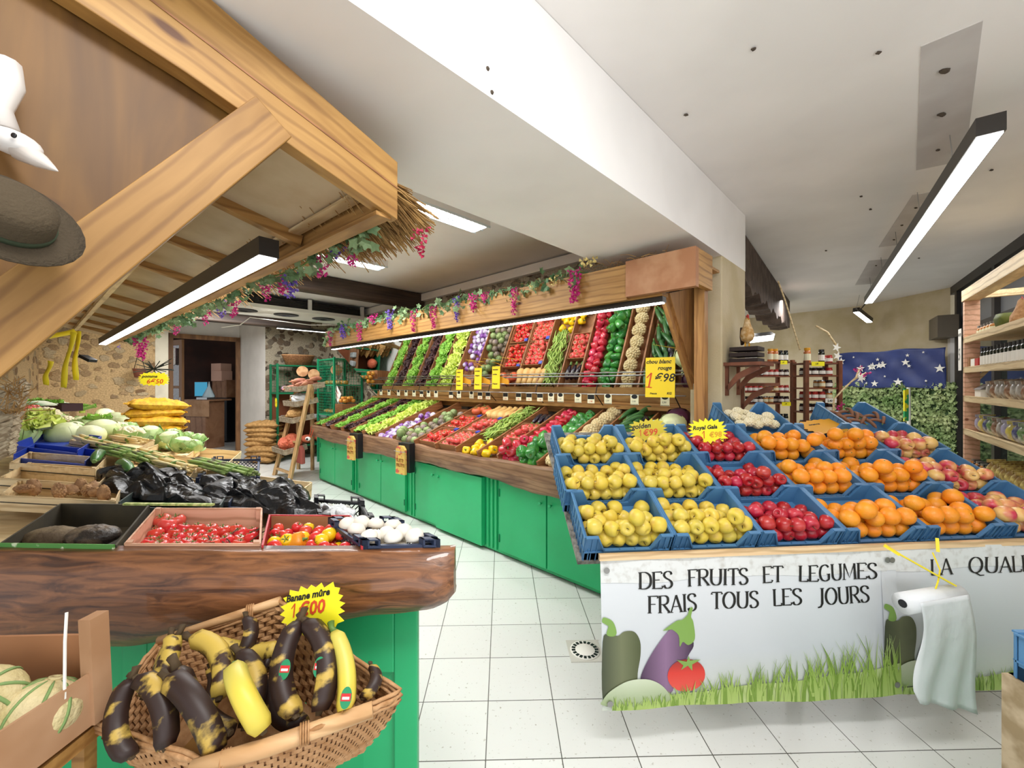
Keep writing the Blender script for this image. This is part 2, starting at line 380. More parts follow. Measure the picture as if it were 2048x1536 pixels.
# floor, stones
def floor_mat():
    k = NT('white_floor_tiles'); a = math.radians(1.4); T = .326
    tc = k.n('ShaderNodeTexCoord'); mp = k.n('ShaderNodeMapping', vector_type='TEXTURE'); k.l(tc.outputs['Object'], mp.inputs[0])
    mp.inputs['Location'].default_value = (-.12, 2.07, 0); mp.inputs['Rotation'].default_value = (0, 0, a); mp.inputs['Scale'].default_value = (T, T, T)
    br = k.n('ShaderNodeTexBrick', offset=0, squash=1); k.l(mp.outputs[0], br.inputs['Vector'])
    for i, v in (('Scale', 1), ('Mortar Size', .007), ('Mortar Smooth', .1), ('Brick Width', 1), ('Row Height', 1), ('Bias', 0)): br.inputs[i].default_value = v
    br.inputs['Color1'].default_value = lin('#d9dad6'); br.inputs['Color2'].default_value = lin('#e0e1dd'); br.inputs['Mortar'].default_value = lin('#4d4c44')
    nz = k.n('ShaderNodeTexNoise'); nz.inputs['Scale'].default_value = 60; nz.inputs['Detail'].default_value = 4; k.l(tc.outputs['Object'], nz.inputs['Vector'])
    r = k.ramp(nz.outputs[0], [(.25, '#b9b4a6'), (.36, (1, 1, 1))])
    mx = k.n('ShaderNodeMix', data_type='RGBA', blend_type='MULTIPLY'); mx.inputs[0].default_value = 1; k.l(br.outputs['Color'], mx.inputs[6]); k.l(r, mx.inputs[7])
    k.l(mx.outputs[2], k.b.inputs['Base Color']); k.b.inputs['Roughness'].default_value = .28; return k.m
def stone_mat(name, sc, mortar, cols, thr=(.42, .50)):
    k = NT(name); v = k.coords((1, 1, 1.25))
    nz = k.n('ShaderNodeTexNoise'); nz.inputs['Scale'].default_value = 5; nz.inputs['Detail'].default_value = 3; k.l(v, nz.inputs['Vector'])
    ad = k.n('ShaderNodeMix', data_type='RGBA', blend_type='LINEAR_LIGHT'); ad.inputs[0].default_value = .10; k.l(v, ad.inputs[6]); k.l(nz.outputs['Color'], ad.inputs[7])
    vo = k.n('ShaderNodeTexVoronoi'); vo.inputs['Scale'].default_value = sc; k.l(ad.outputs[2], vo.inputs['Vector'])
    ms = k.ramp(vo.outputs['Distance'], [(thr[0], (1, 1, 1)), (thr[1], (0, 0, 0))])
    sp = k.n('ShaderNodeSeparateColor'); k.l(vo.outputs['Color'], sp.inputs[0])
    sc_ = k.ramp(sp.outputs[0], [(i / (len(cols) - 1), c) for i, c in enumerate(cols)])
    n2 = k.n('ShaderNodeTexNoise'); n2.inputs['Scale'].default_value = 45; n2.inputs['Detail'].default_value = 4; k.l(v, n2.inputs['Vector'])
    g = k.ramp(n2.outputs[0], [(.3, '#a8a49c'), (.7, (1, 1, 1))])
    mx = k.n('ShaderNodeMix', data_type='RGBA'); k.l(ms, mx.inputs[0]); mx.inputs[6].default_value = lin(mortar); k.l(sc_, mx.inputs[7])
    m2 = k.n('ShaderNodeMix', data_type='RGBA', blend_type='MULTIPLY'); m2.inputs[0].default_value = .8; k.l(mx.outputs[2], m2.inputs[6]); k.l(g, m2.inputs[7])
    k.l(m2.outputs[2], k.b.inputs['Base Color']); k.b.inputs['Roughness'].default_value = .9; k.bump(ms, .8, .02); return k.m
FLOOR = floor_mat()
STONE = stone_mat('pebble_stone_masonry', 6.5, '#b5a993', ['#4f4135', '#7a6650', '#8f8676', '#5d4a3a', '#93806a'])
STONEL = stone_mat('warm_rubble_masonry', 6, '#c9aa7c', ['#94724a', '#b29670', '#7c5d3e', '#c2ae8c', '#a48d68'], (.36, .48))
LOGM = wood('varnished_log', '#472816', '#94603a', (3.5, 30, 30), lines=0, rough=.42, knots=True, bump=.6, kc='#2c170c', coat=.4)
EDGEM = wood('live_edge_board', '#6a4a36', '#9a7658', (1.6, 9, 9), rough=.5, knots=False, bump=.5)
# ---------------------------------------------------------------- room shell
ZC = 3.1; ZS = 2.6; SF = -1.05; SE = -1.85; DB = 3.87
def slab(name, poly, z0, z1, m):
    return struct(MB().prism([(p.x, p.y) for p in poly], z0, z1, 'z').build(name, m))
def wall(name, a, b, z0, z1, m, th=.12):
    # wall plate whose visible face runs a -> b, thickness behind it (left of a->b); local x runs along the wall
    a = Vector(a); b = Vector(b); L = (b - a).length; d = (b - a).normalized()
    f = frame((a.x, a.y, 0), (d.x, d.y, 0), (-d.y, d.x, 0))
    return struct(MB().box(0, L, 0, th, z0, z1).build(name, m, mtx=f))
V2 = lambda x, y: Vector((x, y, 0))
slab('floor', [V2(-11, -3), V2(10, -3), V2(10, 13), V2(-11, 13)], -.1, 0, FLOOR)
slab('ceiling', [V2(-11, -3), V2(10, -3), V2(10, 13), V2(-11, 13)], ZC, ZC + .1, CEIL)
# dropped ceiling duct running back over the camera's left
slab('ceiling_duct', [W(-3, SE), W(-3, SF), W(4.06, SF), W(4.06, SE)], ZS, ZC - .002, CEIL)
wall('wall_back', W(DB, -9.9), W(DB, SF - .4), 0, ZC, STONE)
wall('wall_end', W(2.62, -9.9), W(DB, -9.9), 0, ZC, STONE)
wall('wall_passage', W(2.45, -11.3), W(2.62, -9.9), 0, ZC, WHITE)
struct(MB().box(-9.9, SE - .0, DB - .07, DB - .002, ZC - .13, ZC - .02).build('trim_1', CEIL, mtx=CF))
# door wall with its opening (door height 2.63)
DZ = 2.62
wall('wall_door', W(1.0, -11.3), W(1.2, -11.3), 0, ZC, WHITE)
struct(MB().box(0, 1.42, 0, .12, DZ, ZC).build('wall_door_head', WHITE, mtx=frame(W(1.2, -11.3), W(1, 0) , W(0, -1))))
wall('wall_left', W(-1.1, -10.2), W(.86, -10.2), 0, ZC, STONEL)
wall('wall_left_plaster', W(.86, -10.19), W(1.05, -10.19), 0, ZC, CREAM)
wall('wall_left_return', W(1.05, -10.2), W(1.05, -11.3), 0, ZC, CREAM, .05)
wall('wall_side', Vector((-3.6, 1.8, 0)), Vector((-7.75, 6.72, 0)), 0, ZC, STONEL)
wall('wall_office', W(-.5, -14.6), W(4.2, -14.6), 0, ZC, M('dark_office_panel', '#4a2a20', .7, col2='#37211a', ns=2))
wall('wall_office_side', W(3.2, -14.6), W(3.2, -11.4), 0, ZC, M('dark_office_side', '#2c1c18', .8))
# pillar
struct(MB().box(SF - .245, SF, 3.43, 4.06, 0, ZS + .01).build('pillar', BEIGE, mtx=CF, bevel=.01))
# right room: back wall, side wall, window wall
wall('wall_rear', V2(1.2, 5.6), V2(5.2, 9.6), 0, ZC, CREAM)
wall('wall_rear_2', V2(5.2, 9.6), V2(6.69, 7.88), 0, ZC, BEIGE)
RC = V2(6.81, 6.37)
wall('wall_right', V2(6.69, 7.88), RC, 0, ZC, BEIGE)
RD = Vector((-.6, -.8, 0)); RN = Vector((-.8, .6, 0))
wall('wall_window', RC + RD * 4.6, RC + RD * 6.5, 0, ZC, BEIGE)
# ---------------------------------------------------------------- produce prototypes (each built once, then copied)
def apple(name, m, r=.038, seed=0):
    t = thing(name, 'apple', 'apple')
    rr = random.Random(seed)
    pr = [(.10, .62), (.35, .80), (.62, .86), (.88, .62), (1.0, .18), (.97, -.2), (.80, -.62), (.52, -.86), (.22, -.86), (.08, -.74)]
    MB().lathe([(a * r, b * r) for a, b in pr], 14, 5, .02, sc=(1, rr.uniform(.94, 1), rr.uniform(.92, 1.02))).build('apple_skin', m, t, True)
    MB().tube([(0, 0, .55 * r), (.05 * r, 0, .8 * r), (.2 * r, 0, 1.08 * r)], .05 * r, 5).build('stem', STEMB, t)
    return t
def orange(m=None, r=.042):
    t = thing('orange', 'orange', 'orange')
    MB().ball((0, 0, 0), r, 16, 10, (1, 1, .95)).build('peel', m or ORA, t, True)
    MB().lathe([(.09 * r, .93 * r), (.07 * r, .965 * r), (.02 * r, .97 * r)], 6).build('stem_scar', STEMG, t)
    return t
def tomato(m, r=.035, name='tomato', fl=.82):
    t = thing(name, 'tomato', 'tomato')
    pr = [(.05, .62), (.4, .8), (.75, .72), (1, .2), (.95, -.25), (.7, -.7), (.3, -.85)]
    MB().lathe([(a * r, b * r * fl) for a, b in pr], 15, 5, .03).build('tomato_skin', m, t, True)
    c = MB()
    for k in range(5):
        a = 2 * PI * k / 5
        c.add([(.05 * r, 0, .66 * r * fl), (math.cos(a - .3) * .3 * r, math.sin(a - .3) * .3 * r, .84 * r * fl), (math.cos(a) * .62 * r, math.sin(a) * .62 * r, .98 * r * fl), (math.cos(a + .3) * .3 * r, math.sin(a + .3) * .3 * r, .84 * r * fl)], [(0, 1, 2, 3)])
    c.tube([(0, 0, .6 * r), (0, .05 * r, 1.05 * r)], .05 * r, 5)
    c.build('calyx', STEMG, t); return t
def pepper(m, r=.045, h=.1, name='bell_pepper', seed=0):
    t = thing(name, 'pepper', 'pepper')
    pr = [(.12, .40), (.55, .5), (.92, .44), (1.0, .2), (.93, -.1), (.8, -.32), (.55, -.5), (.2, -.46)]
    MB().lathe([(a * r, b * h) for a, b in pr], 18, 3 + seed % 2, .10).build('pepper_skin', m, t, True)
    MB().tube([(0, 0, .38 * h), (0, 0, .5 * h), (.1 * r, 0, .66 * h)], [.28 * r, .14 * r, .13 * r], 6).build('stem', STEMG, t); return t
def longveg(name, m, L, r, bend=.03, cat='courgette', tip=None, taper=.75, seg=9, stem='stem'):
    t = thing(name, name, cat); n = 9; pts = []; rd = []
    for i in range(n):
        u = i / (n - 1); pts.append((0, L * (u - .5), bend * math.sin(PI * u))); e = min(1, math.sin(PI * min(max(u, .03), .97)) * 2.2)
        rd.append(r * e * (taper + (1 - taper) * u))
    MB().tube(pts, rd, seg).build(name + '_skin', m, t, True)
    MB().tube([(0, -L * .5 + .003, 0), (0, -L * .5 - r * .9, .002)], [r * .4, r * .3], 6).build(stem, tip or STEMG, t); return t
def butternut():
    t = thing('butternut_squash', 'butternut', 'squash'); L = .24
    pr = [(.012, -.12), (.045, -.112), (.062, -.08), (.063, -.05), (.05, -.01), (.038, .03), (.036, .07), (.036, .1), (.02, .118), (.01, .12)]
    MB().lathe(pr, 14).build('squash_skin', BUTT, t, True)
    MB().tube([(0, 0, .115), (0, .004, .14)], .008, 6).build('stem', STEMB, t); return t
def lettuce(m, r=.13, name='lettuce', seed=0, n=20, ruf=.35):
    rr = random.Random(seed); t = thing(name, name, 'lettuce'); b = MB()
    for i in range(n):
        a = i * 2.4 + rr.uniform(-.3, .3); lay = i / n; L = r * (1.05 - .45 * lay) * rr.uniform(.85, 1.1); lift = .25 + 1.0 * lay; wd = r * .62
        ph = rr.uniform(0, 6)
        def fn(u, v):
            s_ = v * L; x = (u - .5) * wd * (.35 + 1.1 * math.sin(PI * min(v * .8 + .12, 1)))
            z = .15 * r + s_ * math.sin(lift) * (1 - .35 * v) + ruf * r * .35 * v * math.sin(u * 17 + ph) + abs(u - .5) * .05
            y = s_ * math.cos(lift) + ruf * .1 * r * v * math.cos(u * 23 + ph)
            return (x * math.cos(a) - y * math.sin(a), x * math.sin(a) + y * math.cos(a), z)
        b.grid(fn, 7, 4)
    b.build('leaf_rosette', m, t, True)
    MB().lathe([(.2 * r, 0), (.22 * r, .15 * r), (.12 * r, .35 * r)], 8).build('stalk', LETY, t, True); return t
def cabbage(m, r=.1, name='cabbage', flat=.85, seed=0, leaf=None):
    t = thing(name, name, 'cabbage')
    MB().ball((0, 0, 0), r, 18, 11, (1, 1, flat), .012, seed).build('head', m, t, True)
    b = MB(); rr = random.Random(seed + 5)
    for i in range(5):
        a0 = i * 1.3
        def fn(u, v):
            th = 2.3 - v * 1.5; ph = a0 + (u - .5) * 1.7; q = r * (1.02 + .06 * v + .03 * math.sin(9 * u + i))
            return (q * math.sin(th) * math.cos(ph), q * math.sin(th) * math.sin(ph), q * flat * math.cos(th))
        b.grid(fn, 6, 5)
    b.build('outer_leaf', leaf or m, t, True)
    if leaf:
        l2 = MB(); ra = random.Random(3)
        for i in range(11):
            a = i * 2.4; lf_ = .25 + .75 * i / 11; ph = ra.uniform(0, 6)
            def fo(u, v, a=a, lf_=lf_, ph=ph):
                x = (u - .5) * r * 1.3 * math.sin(PI * min(v * .8 + .15, 1)); s_ = r * (.5 + v * 1.0); y = s_ * math.cos(lf_ * v + .1); z = -r * .7 + s_ * math.sin(lf_) * (.4 + .9 * v) + .08 * r * math.sin(u * 15 + ph) * v
                return (x * math.cos(a) - y * math.sin(a), x * math.sin(a) + y * math.cos(a), z)
            l2.grid(fo, 8, 6)
        l2.build('open_leaf', leaf, t, True)
    return t
def cauli(m=None, r=.09, name='cauliflower', leaves=True, seed=1):
    t = thing(name, name, name.replace('_', ' ')); rr = random.Random(seed); b = MB(); b.ball((0, 0, 0), r * .9, 14, 9, (1, 1, .75))
    for i in range(46):
        a = i * 2.39996; c = 1 - i / 52 * 1.05; q = math.sqrt(max(0, 1 - c * c)); b.ball((q * math.cos(a) * r * .86, q * math.sin(a) * r * .86, c * r * .66), r * .2, 6, 4, (1, 1, 1), .12, i)
    b.build('curd', m or CAUL, t, True)
    if leaves:
        l = MB()
        for i in range(8):
            a = i * PI / 4
            l.grid(lambda u, v: ((r * (.8 + .42 * math.sin(v * 1.7))) * math.cos(a + (u - .5) * .75), (r * (.8 + .42 * math.sin(v * 1.7))) * math.sin(a + (u - .5) * .75), -r * .6 + v * r * 1.0 + .1 * r * math.cos(u * 6)), 4, 4)
        l.build('wrapper_leaf', CABG, t, True)
    return t
def artichoke(m, r=.055, name='artichoke'):
    t = thing(name, name, 'artichoke'); b = MB(); b.ball((0, 0, 0), r * .86, 12, 8, (1, 1, 1.02))
    for row in range(6):
        th = .35 + row * .36; n = 6 + row * 2 if row < 4 else 12
        for k in range(n):
            a = 2 * PI * (k + row * .5) / n; q = r * .9
            def P3(dt, da, e): return ((q + e) * math.sin(th + dt) * math.cos(a + da), (q + e) * math.sin(th + dt) * math.sin(a + da), (q + e) * 1.05 * math.cos(th + dt))
            da = PI / n * 1.05
            b.add([P3(.3, -da * .8, .001), P3(.3, da * .8, .001), P3(0, da, .1 * r), P3(-.22, 0, .22 * r), P3(0, -da, .1 * r), P3(.05, 0, .16 * r)], [(0, 1, 5), (1, 2, 5), (2, 3, 5), (3, 4, 5), (4, 0, 5)])
    b.build('head', m, t, True)
    MB().tube([(0, 0, -r * .8), (0, 0, -r * 1.5)], r * .2, 7).build('stem', STEMG, t); return t
def mushroom():
    t = thing('mushroom', 'mushroom', 'mushroom')
    MB().lathe([(.003, .026), (.018, .024), (.029, .012), (.031, .0), (.026, -.008), (.012, -.006)], 14).build('cap', MUSH, t, True)
    MB().tube([(0, 0, -.004), (0, 0, -.028)], [.011, .012], 9).build('stem', MUSH, t, True); return t
def banana(m, L=.2, r=.019, bend=.55, name='banana', tip=True):
    t = thing(name, name, 'banana'); n = 12; pts = []; rd = []
    R = L / (2 * bend)
    for i in range(n + 1):
        u = i / n; a = (u - .5) * 2 * bend; pts.append((R * (math.cos(a) - math.cos(bend)), R * math.sin(a), 0))
        rd.append(r * min(1, .45 + 2.2 * math.sin(PI * (.06 + u * .9))) if u > .08 else r * .55)
    bt = MB().tube(pts, rd, 10)
    for i in range(n + 1):
        for k_ in range(10):
            q_ = Vector(bt.v[i * 10 + k_]) - Vector(pts[i]); bt.v[i * 10 + k_] = tuple(Vector(pts[i]) + q_ * (1.05 if k_ % 2 else .92))
    bt.build('peel', m, t, True)
    d = Vector(pts[0]) - Vector(pts[1]); d.normalize(); p0 = Vector(pts[0])
    MB().tube([p0 - d * .004, p0 + d * .016, p0 + d * .034 + Vector((.004, 0, 0))], [r * .5, r * .34, r * .42], 6).build('stem', STEMB if m in (BANB, BANS) else STEMG, t, True)
    d2 = (Vector(pts[-1]) - Vector(pts[-2])).normalized(); p1 = Vector(pts[-1])
    if tip: MB().tube([p1 - d2 * .002, p1 + d2 * .008], [r * .4, r * .25], 6).build('blossom_end', STEMB, t)
    return t
def spear_bunch(m, name, n=14, L=.24, r=.055, seed=0, tipm=None):
    rr = random.Random(seed); t = thing(name, name, 'asparagus')
    for i in range(n):
        a = i * 2.4; q = r * math.sqrt(i / n) * .8; x, z = q * math.cos(a), q * math.sin(a) * .6; e = rr.uniform(-.01, .01)
        y = np.linspace(-L / 2, L / 2, 8); rd = [.0075] * 5 + [.009, .0085, .002]
        MB().tube([(x * (1 + .2 * abs(k)), yy + e, z + r * .5) for k, yy in zip(np.linspace(-1, 1, 8), y)], rd, 6).build('spear', m, t, True)
    MB().lathe([(r * .86, -.006), (r * .86, .006)], 14, sc=(1, .62, 1)).build('rubber_band', STEMG, t, False, TRS((0, -.03, r * .5), (PI / 2, 0, 0)))
    return t
def sack(name, m, L=.5, wd=.3, th=.11, seed=0, lump=.012, cat='sack'):
    rr = random.Random(seed); t = thing(name, name, cat)
    fz = [rr.uniform(20, 34) for _ in range(4)]
    def f(u, v, sgn):
        x = (u - .5) * L; y = (v - .5) * wd; nz = mn.noise(Vector((x * 14 + seed, y * 14, sgn * 3.0))) + .6 * mn.noise(Vector((x * 34, y * 34 + seed, sgn))); e = (math.sin(PI * u) * math.sin(PI * v)) ** .38
        return (x * (1 + .04 * math.sin(9 * v)), y * (1 + .05 * math.sin(8 * u)), th / 2 + sgn * e * th / 2 + lump * 1.7 * e * nz * sgn)
    b = MB(); b.grid(lambda u, v: f(u, v, 1), 26, 18); b.grid(lambda u, v: f(1 - u, v, -1), 26, 18)
    b.build('net_body', m, t, True)
    g = MB()
    for e in (-1, 1): g.grid(lambda u, v: (e * (L / 2 - .01 + u * .04), (v - .5) * wd * (.5 + .25 * u), th / 2 + .012 * math.sin(v * 22 + u * 4)), 2, 14)
    g.build('net_end', m, t, True); return t
PR = {}
PR['apy'] = [Proto(apple('yellow_apple', APY, seed=1)), Proto(apple('yellow_apple', APYS, .037, seed=2))]
PR['apr'] = [Proto(apple('red_apple', APR, .036, seed=3)), Proto(apple('red_apple', APR, .034, seed=4))]
PR['apm'] = [Proto(apple('bicolour_apple', APM, .039, seed=5)), Proto(apple('bicolour_apple', APM, .036, seed=6))]
PR['ora'] = [Proto(orange())]
PR['tom'] = [Proto(tomato(TOM))]
PR['tomp'] = [Proto(tomato(TOMP, .04))]
PR['cher'] = [Proto(tomato(TOM, .021, 'cherry_tomato', .95))]
PR['chery'] = [Proto(tomato(PEPY, .021, 'yellow_cherry_tomato', 1.1))]
PR['pepr'] = [Proto(pepper(PEPR, seed=0)), Proto(pepper(PEPR, .05, .09, seed=1))]
PR['pepg'] = [Proto(pepper(PEPG, .045, .11, 'green_pepper', 0)), Proto(pepper(PEPG, .05, .1, 'green_pepper', 1))]
PR['pepy'] = [Proto(pepper(PEPY, .043, .085, 'yellow_pepper', 1))]
PR['zuc'] = [Proto(longveg('courgette', ZUC, .24, .025, .012)), Proto(longveg('courgette', ZUC, .2, .027, .005))]
PR['cuc'] = [Proto(longveg('cucumber', ZUC, .34, .026, .02, 'cucumber'))]
PR['aub'] = [Proto(longveg('aubergine', AUB, .2, .04, .015, 'aubergine', taper=.5, seg=12))]
PR['but'] = [Proto(butternut())]
PR['bean'] = [Proto(longveg('green_bean', BEAN, .15, .0075, .02, 'bean', taper=1, seg=5)), Proto(longveg('green_bean', BEAN, .13, .0075, -.03, 'bean', taper=1, seg=5))]
PR['letg'] = [Proto(lettuce(LETG, seed=i)) for i in range(2)]
PR['letr'] = [Proto(lettuce(LETR, .12, 'dark_red_lettuce', seed=i + 4)) for i in range(2)]
PR['lety'] = [Proto(lettuce(LETY, .14, 'curly_endive', seed=i + 8, n=26, ruf=.6)) for i in range(2)]
PR['purp'] = [Proto(tomato(PURP, .045, 'violet_turnip', .9))]
PR['arti'] = [Proto(artichoke(ARTI)), Proto(artichoke(ARTP, .05))]
PR['cele'] = [Proto(cauli(CELE, .085, 'celeriac', False, 3))]
PR['caul'] = [Proto(cauli())]
PR['cabw'] = [Proto(cabbage(CABW, .11, 'white_cabbage'))]
PR['cabr'] = [Proto(cabbage(CABR, .1, 'red_cabbage'))]
PR['cabg'] = [Proto(cabbage(CABW, .085, 'green_cabbage', leaf=CABG))]
PR['pump'] = [Proto(tomato(PUMP, .07, 'orange_squash', .8))]
PR['mush'] = [Proto(mushroom())]
PR['sweet'] = [Proto(longveg('sweet_potato', SWEET, .17, .03, .012, 'sweet potato', SWEET, .8))]
PR['ging'] = [Proto(cauli(GING, .04, 'ginger_root', False, 7))]
PR['onio'] = [Proto(tomato(ONIO, .032, 'onion', 1.0))]
PR['radi'] = [Proto(tomato(RADI, .017, 'radish', 1.0))]
PR['pota'] = [Proto(tomato(POTA, .03, 'potato', .85))]
def heap(kind, n, Mx, wx, wy, rad, label, group, seed, rot='any', g=(0, 0, -1), zoff=0, top=.4, sc=(.93, 1.05), sq=1.0, shear=0):
    # settle n items in the box whose floor centre frame is Mx
    rr = random.Random(seed); ks = kind if isinstance(kind, (list, tuple)) else [kind]
    scs = [rr.uniform(*sc) for _ in range(n)]
    P = settle([rad * q for q in scs], wx, wy, seed, g, top=top, sq=sq); P[:, 0] += shear * P[:, 1]; out = []
    for i in range(n):
        k = ks[i * len(ks) // n] if rot == 'split' else rr.choice(ks)
        pr = PR[k]; pr = pr[i % len(pr)]
        if rot in ('any', 'split'): e = rrot(rr)
        elif rot == 'up': e = (rr.uniform(-.35, .35), rr.uniform(-.35, .35), rr.uniform(-PI, PI))
        elif rot == 'side': e = (rr.uniform(.9, 1.7), rr.uniform(-.3, .3), rr.uniform(-PI, PI))
        else: e = (rr.uniform(-.15, .15), rr.uniform(-.5, .5), rot + rr.uniform(-.35, .35))
        out.append(pr.put(Mx @ TRS(P[i] + np.array([0, 0, zoff]), e, scs[i]), label, group))
    return out
# ---------------------------------------------------------------- right counter: cabinet, board, sloping tray
T_TILT = math.atan2(.40, 1.06); TD0 = 2.63; TZ0 = .86
def tray(s, d, h=0):       # point on the tray: d metres up the slope from its front
    return CF @ Vector((s, TD0 + d * math.cos(T_TILT) - h * math.sin(T_TILT), TZ0 + d * math.sin(T_TILT) + h * math.cos(T_TILT)))
def trayM(s, d, h=0, rz=0):
    m = CF @ Matrix.Rotation(T_TILT, 4, 'X') @ Matrix.Rotation(rz, 4, 'Z'); m.translation = tray(s, d, h); return m
SL, SR = -7.1, -1.34
ctr = thing('produce_counter', 'long green counter with a live edge front board and a sloping vegetable tray', 'counter', CF.copy())
MB().box(SL, SR, 2.68, 3.72, .02, .80).build('carcass', GREEN, ctr)
MB().box(SL + .02, SR - .02, 2.74, 3.7, 0, .05).build('plinth', BLACK, ctr)
b = MB(); N = 60
def edge(u, v):
    s = SL - .1 + u * (SR - SL + .25); zt = .91 + .012 * math.sin(s * 2.3) + .006 * math.sin(s * 9); zb = .70 + .02 * math.sin(s * 1.7 + 1) + .012 * math.sin(s * 6.1) + .004 * math.sin(s * 23)
    prof = [(2.64, zt), (2.585, zt), (2.575, zt - .02), (2.57, (zt + zb) / 2), (2.58, zb + .02), (2.60, zb), (2.64, zb)]
    p = prof[int(round(v * 6))]; return (s, p[0], p[1])
b.grid(edge, N, 6); b.add([edge(0, i / 6) for i in range(7)], [tuple(range(7))]); b.add([edge(1, i / 6) for i in range(7)], [tuple(range(6, -1, -1))])
b.build('live_edge_board', EDGEM, ctr)
MB().prism([(2.64, .72), (TD0, TZ0 - .03), (3.72, TZ0 + .40 / 1.06 * 1.09 - .03), (3.72, .72)], SL, SR, 'x').build('tray_bed', DIVW, ctr)
doors = [(642, 671), (671.5, 706), (720, 763), (763.5, 812), (832, 875), (876, 968), (999, 1094.5), (1095.5, 1215)]
for i, (pa, pb) in enumerate(doors):
    D = 2.655; s0, s1 = s_at(pa, D), s_at(pb, D); z0 = .06; z1 = .70
    o = MB().box(s0 + .004, s1 - .004, D - (.012 if i != 5 else .03), D + .02, z0 if i != 5 else .04, z1).build('door', GREEN, ctr, bevel=.003)
    kn = MB(); left = i % 2 == 1
    ks = s0 + .05 if left else s1 - .05
    kn.T = TRS((ks, D - .015, .60), (PI / 2, 0, 0)); kn.lathe([(.006, 0), (.006, .015), (.015, .02), (.015, .028), (.008, .034)], 10); kn.build('knob', GREEN, o, True)
    hs = s1 - .012 if left else s0 + .012
    for hz in (.14, .56): MB().tube([(hs, D - .016, hz), (hs, D - .016, hz + .07)], .007, 6).build('hinge', GREEND, o)
for pa in (712, 822, 828, 976, 984, 992): 
    s = s_at(pa, 2.67); MB().box(s - .012, s + .012, 2.664, 2.685, .04, .71).build('pilaster', GREEN, ctr)
MB().prism([(2.62, .75), (2.62, .93), (3.74, 1.35), (3.74, .75)], SL - .03, SL, 'x').build('end_board', DIVW, ctr)
MB().prism([(2.62, .75), (2.62, .93), (3.74, 1.35), (3.74, .75)], SR, SR + .03, 'x').build('end_board', DIVW, ctr)
COLS = [('letg', -7.08, -6.78), ('letr', -6.76, -6.46), ('letg', -6.44, -6.08), ('letr', -6.06, -5.76), ('letg', -5.74, -5.40), ('lety', -5.38, -5.02), ('purp', -5.0, -4.58), ('arti', -4.56, -4.10),
        ('tomA', -4.08, -3.70), ('tomB', -3.68, -3.34), ('bean', -3.32, -3.0), ('yel', -2.98, -2.72), ('pepr', -2.70, -2.50), ('pepg', -2.48, -2.26), ('cele', -2.22, -2.0), ('zuc', -1.96, -1.66), ('cabb', -1.64, -1.35)]
TL = 1.12
for k, s0, s1 in COLS:
    if k in ('pepg',): continue
    m = MB(); m.T = Matrix.Rotation(T_TILT, 4, 'X'); m.T.translation = Vector((s0 - .01, TD0, TZ0)); m.box(-.009, .009, 0, TL, 0, .10); m.build('divider', DIVW, ctr)
names = {'letg': 'green lettuce', 'letr': 'dark red lettuce', 'lety': 'curly yellow endive'}
nth = {}
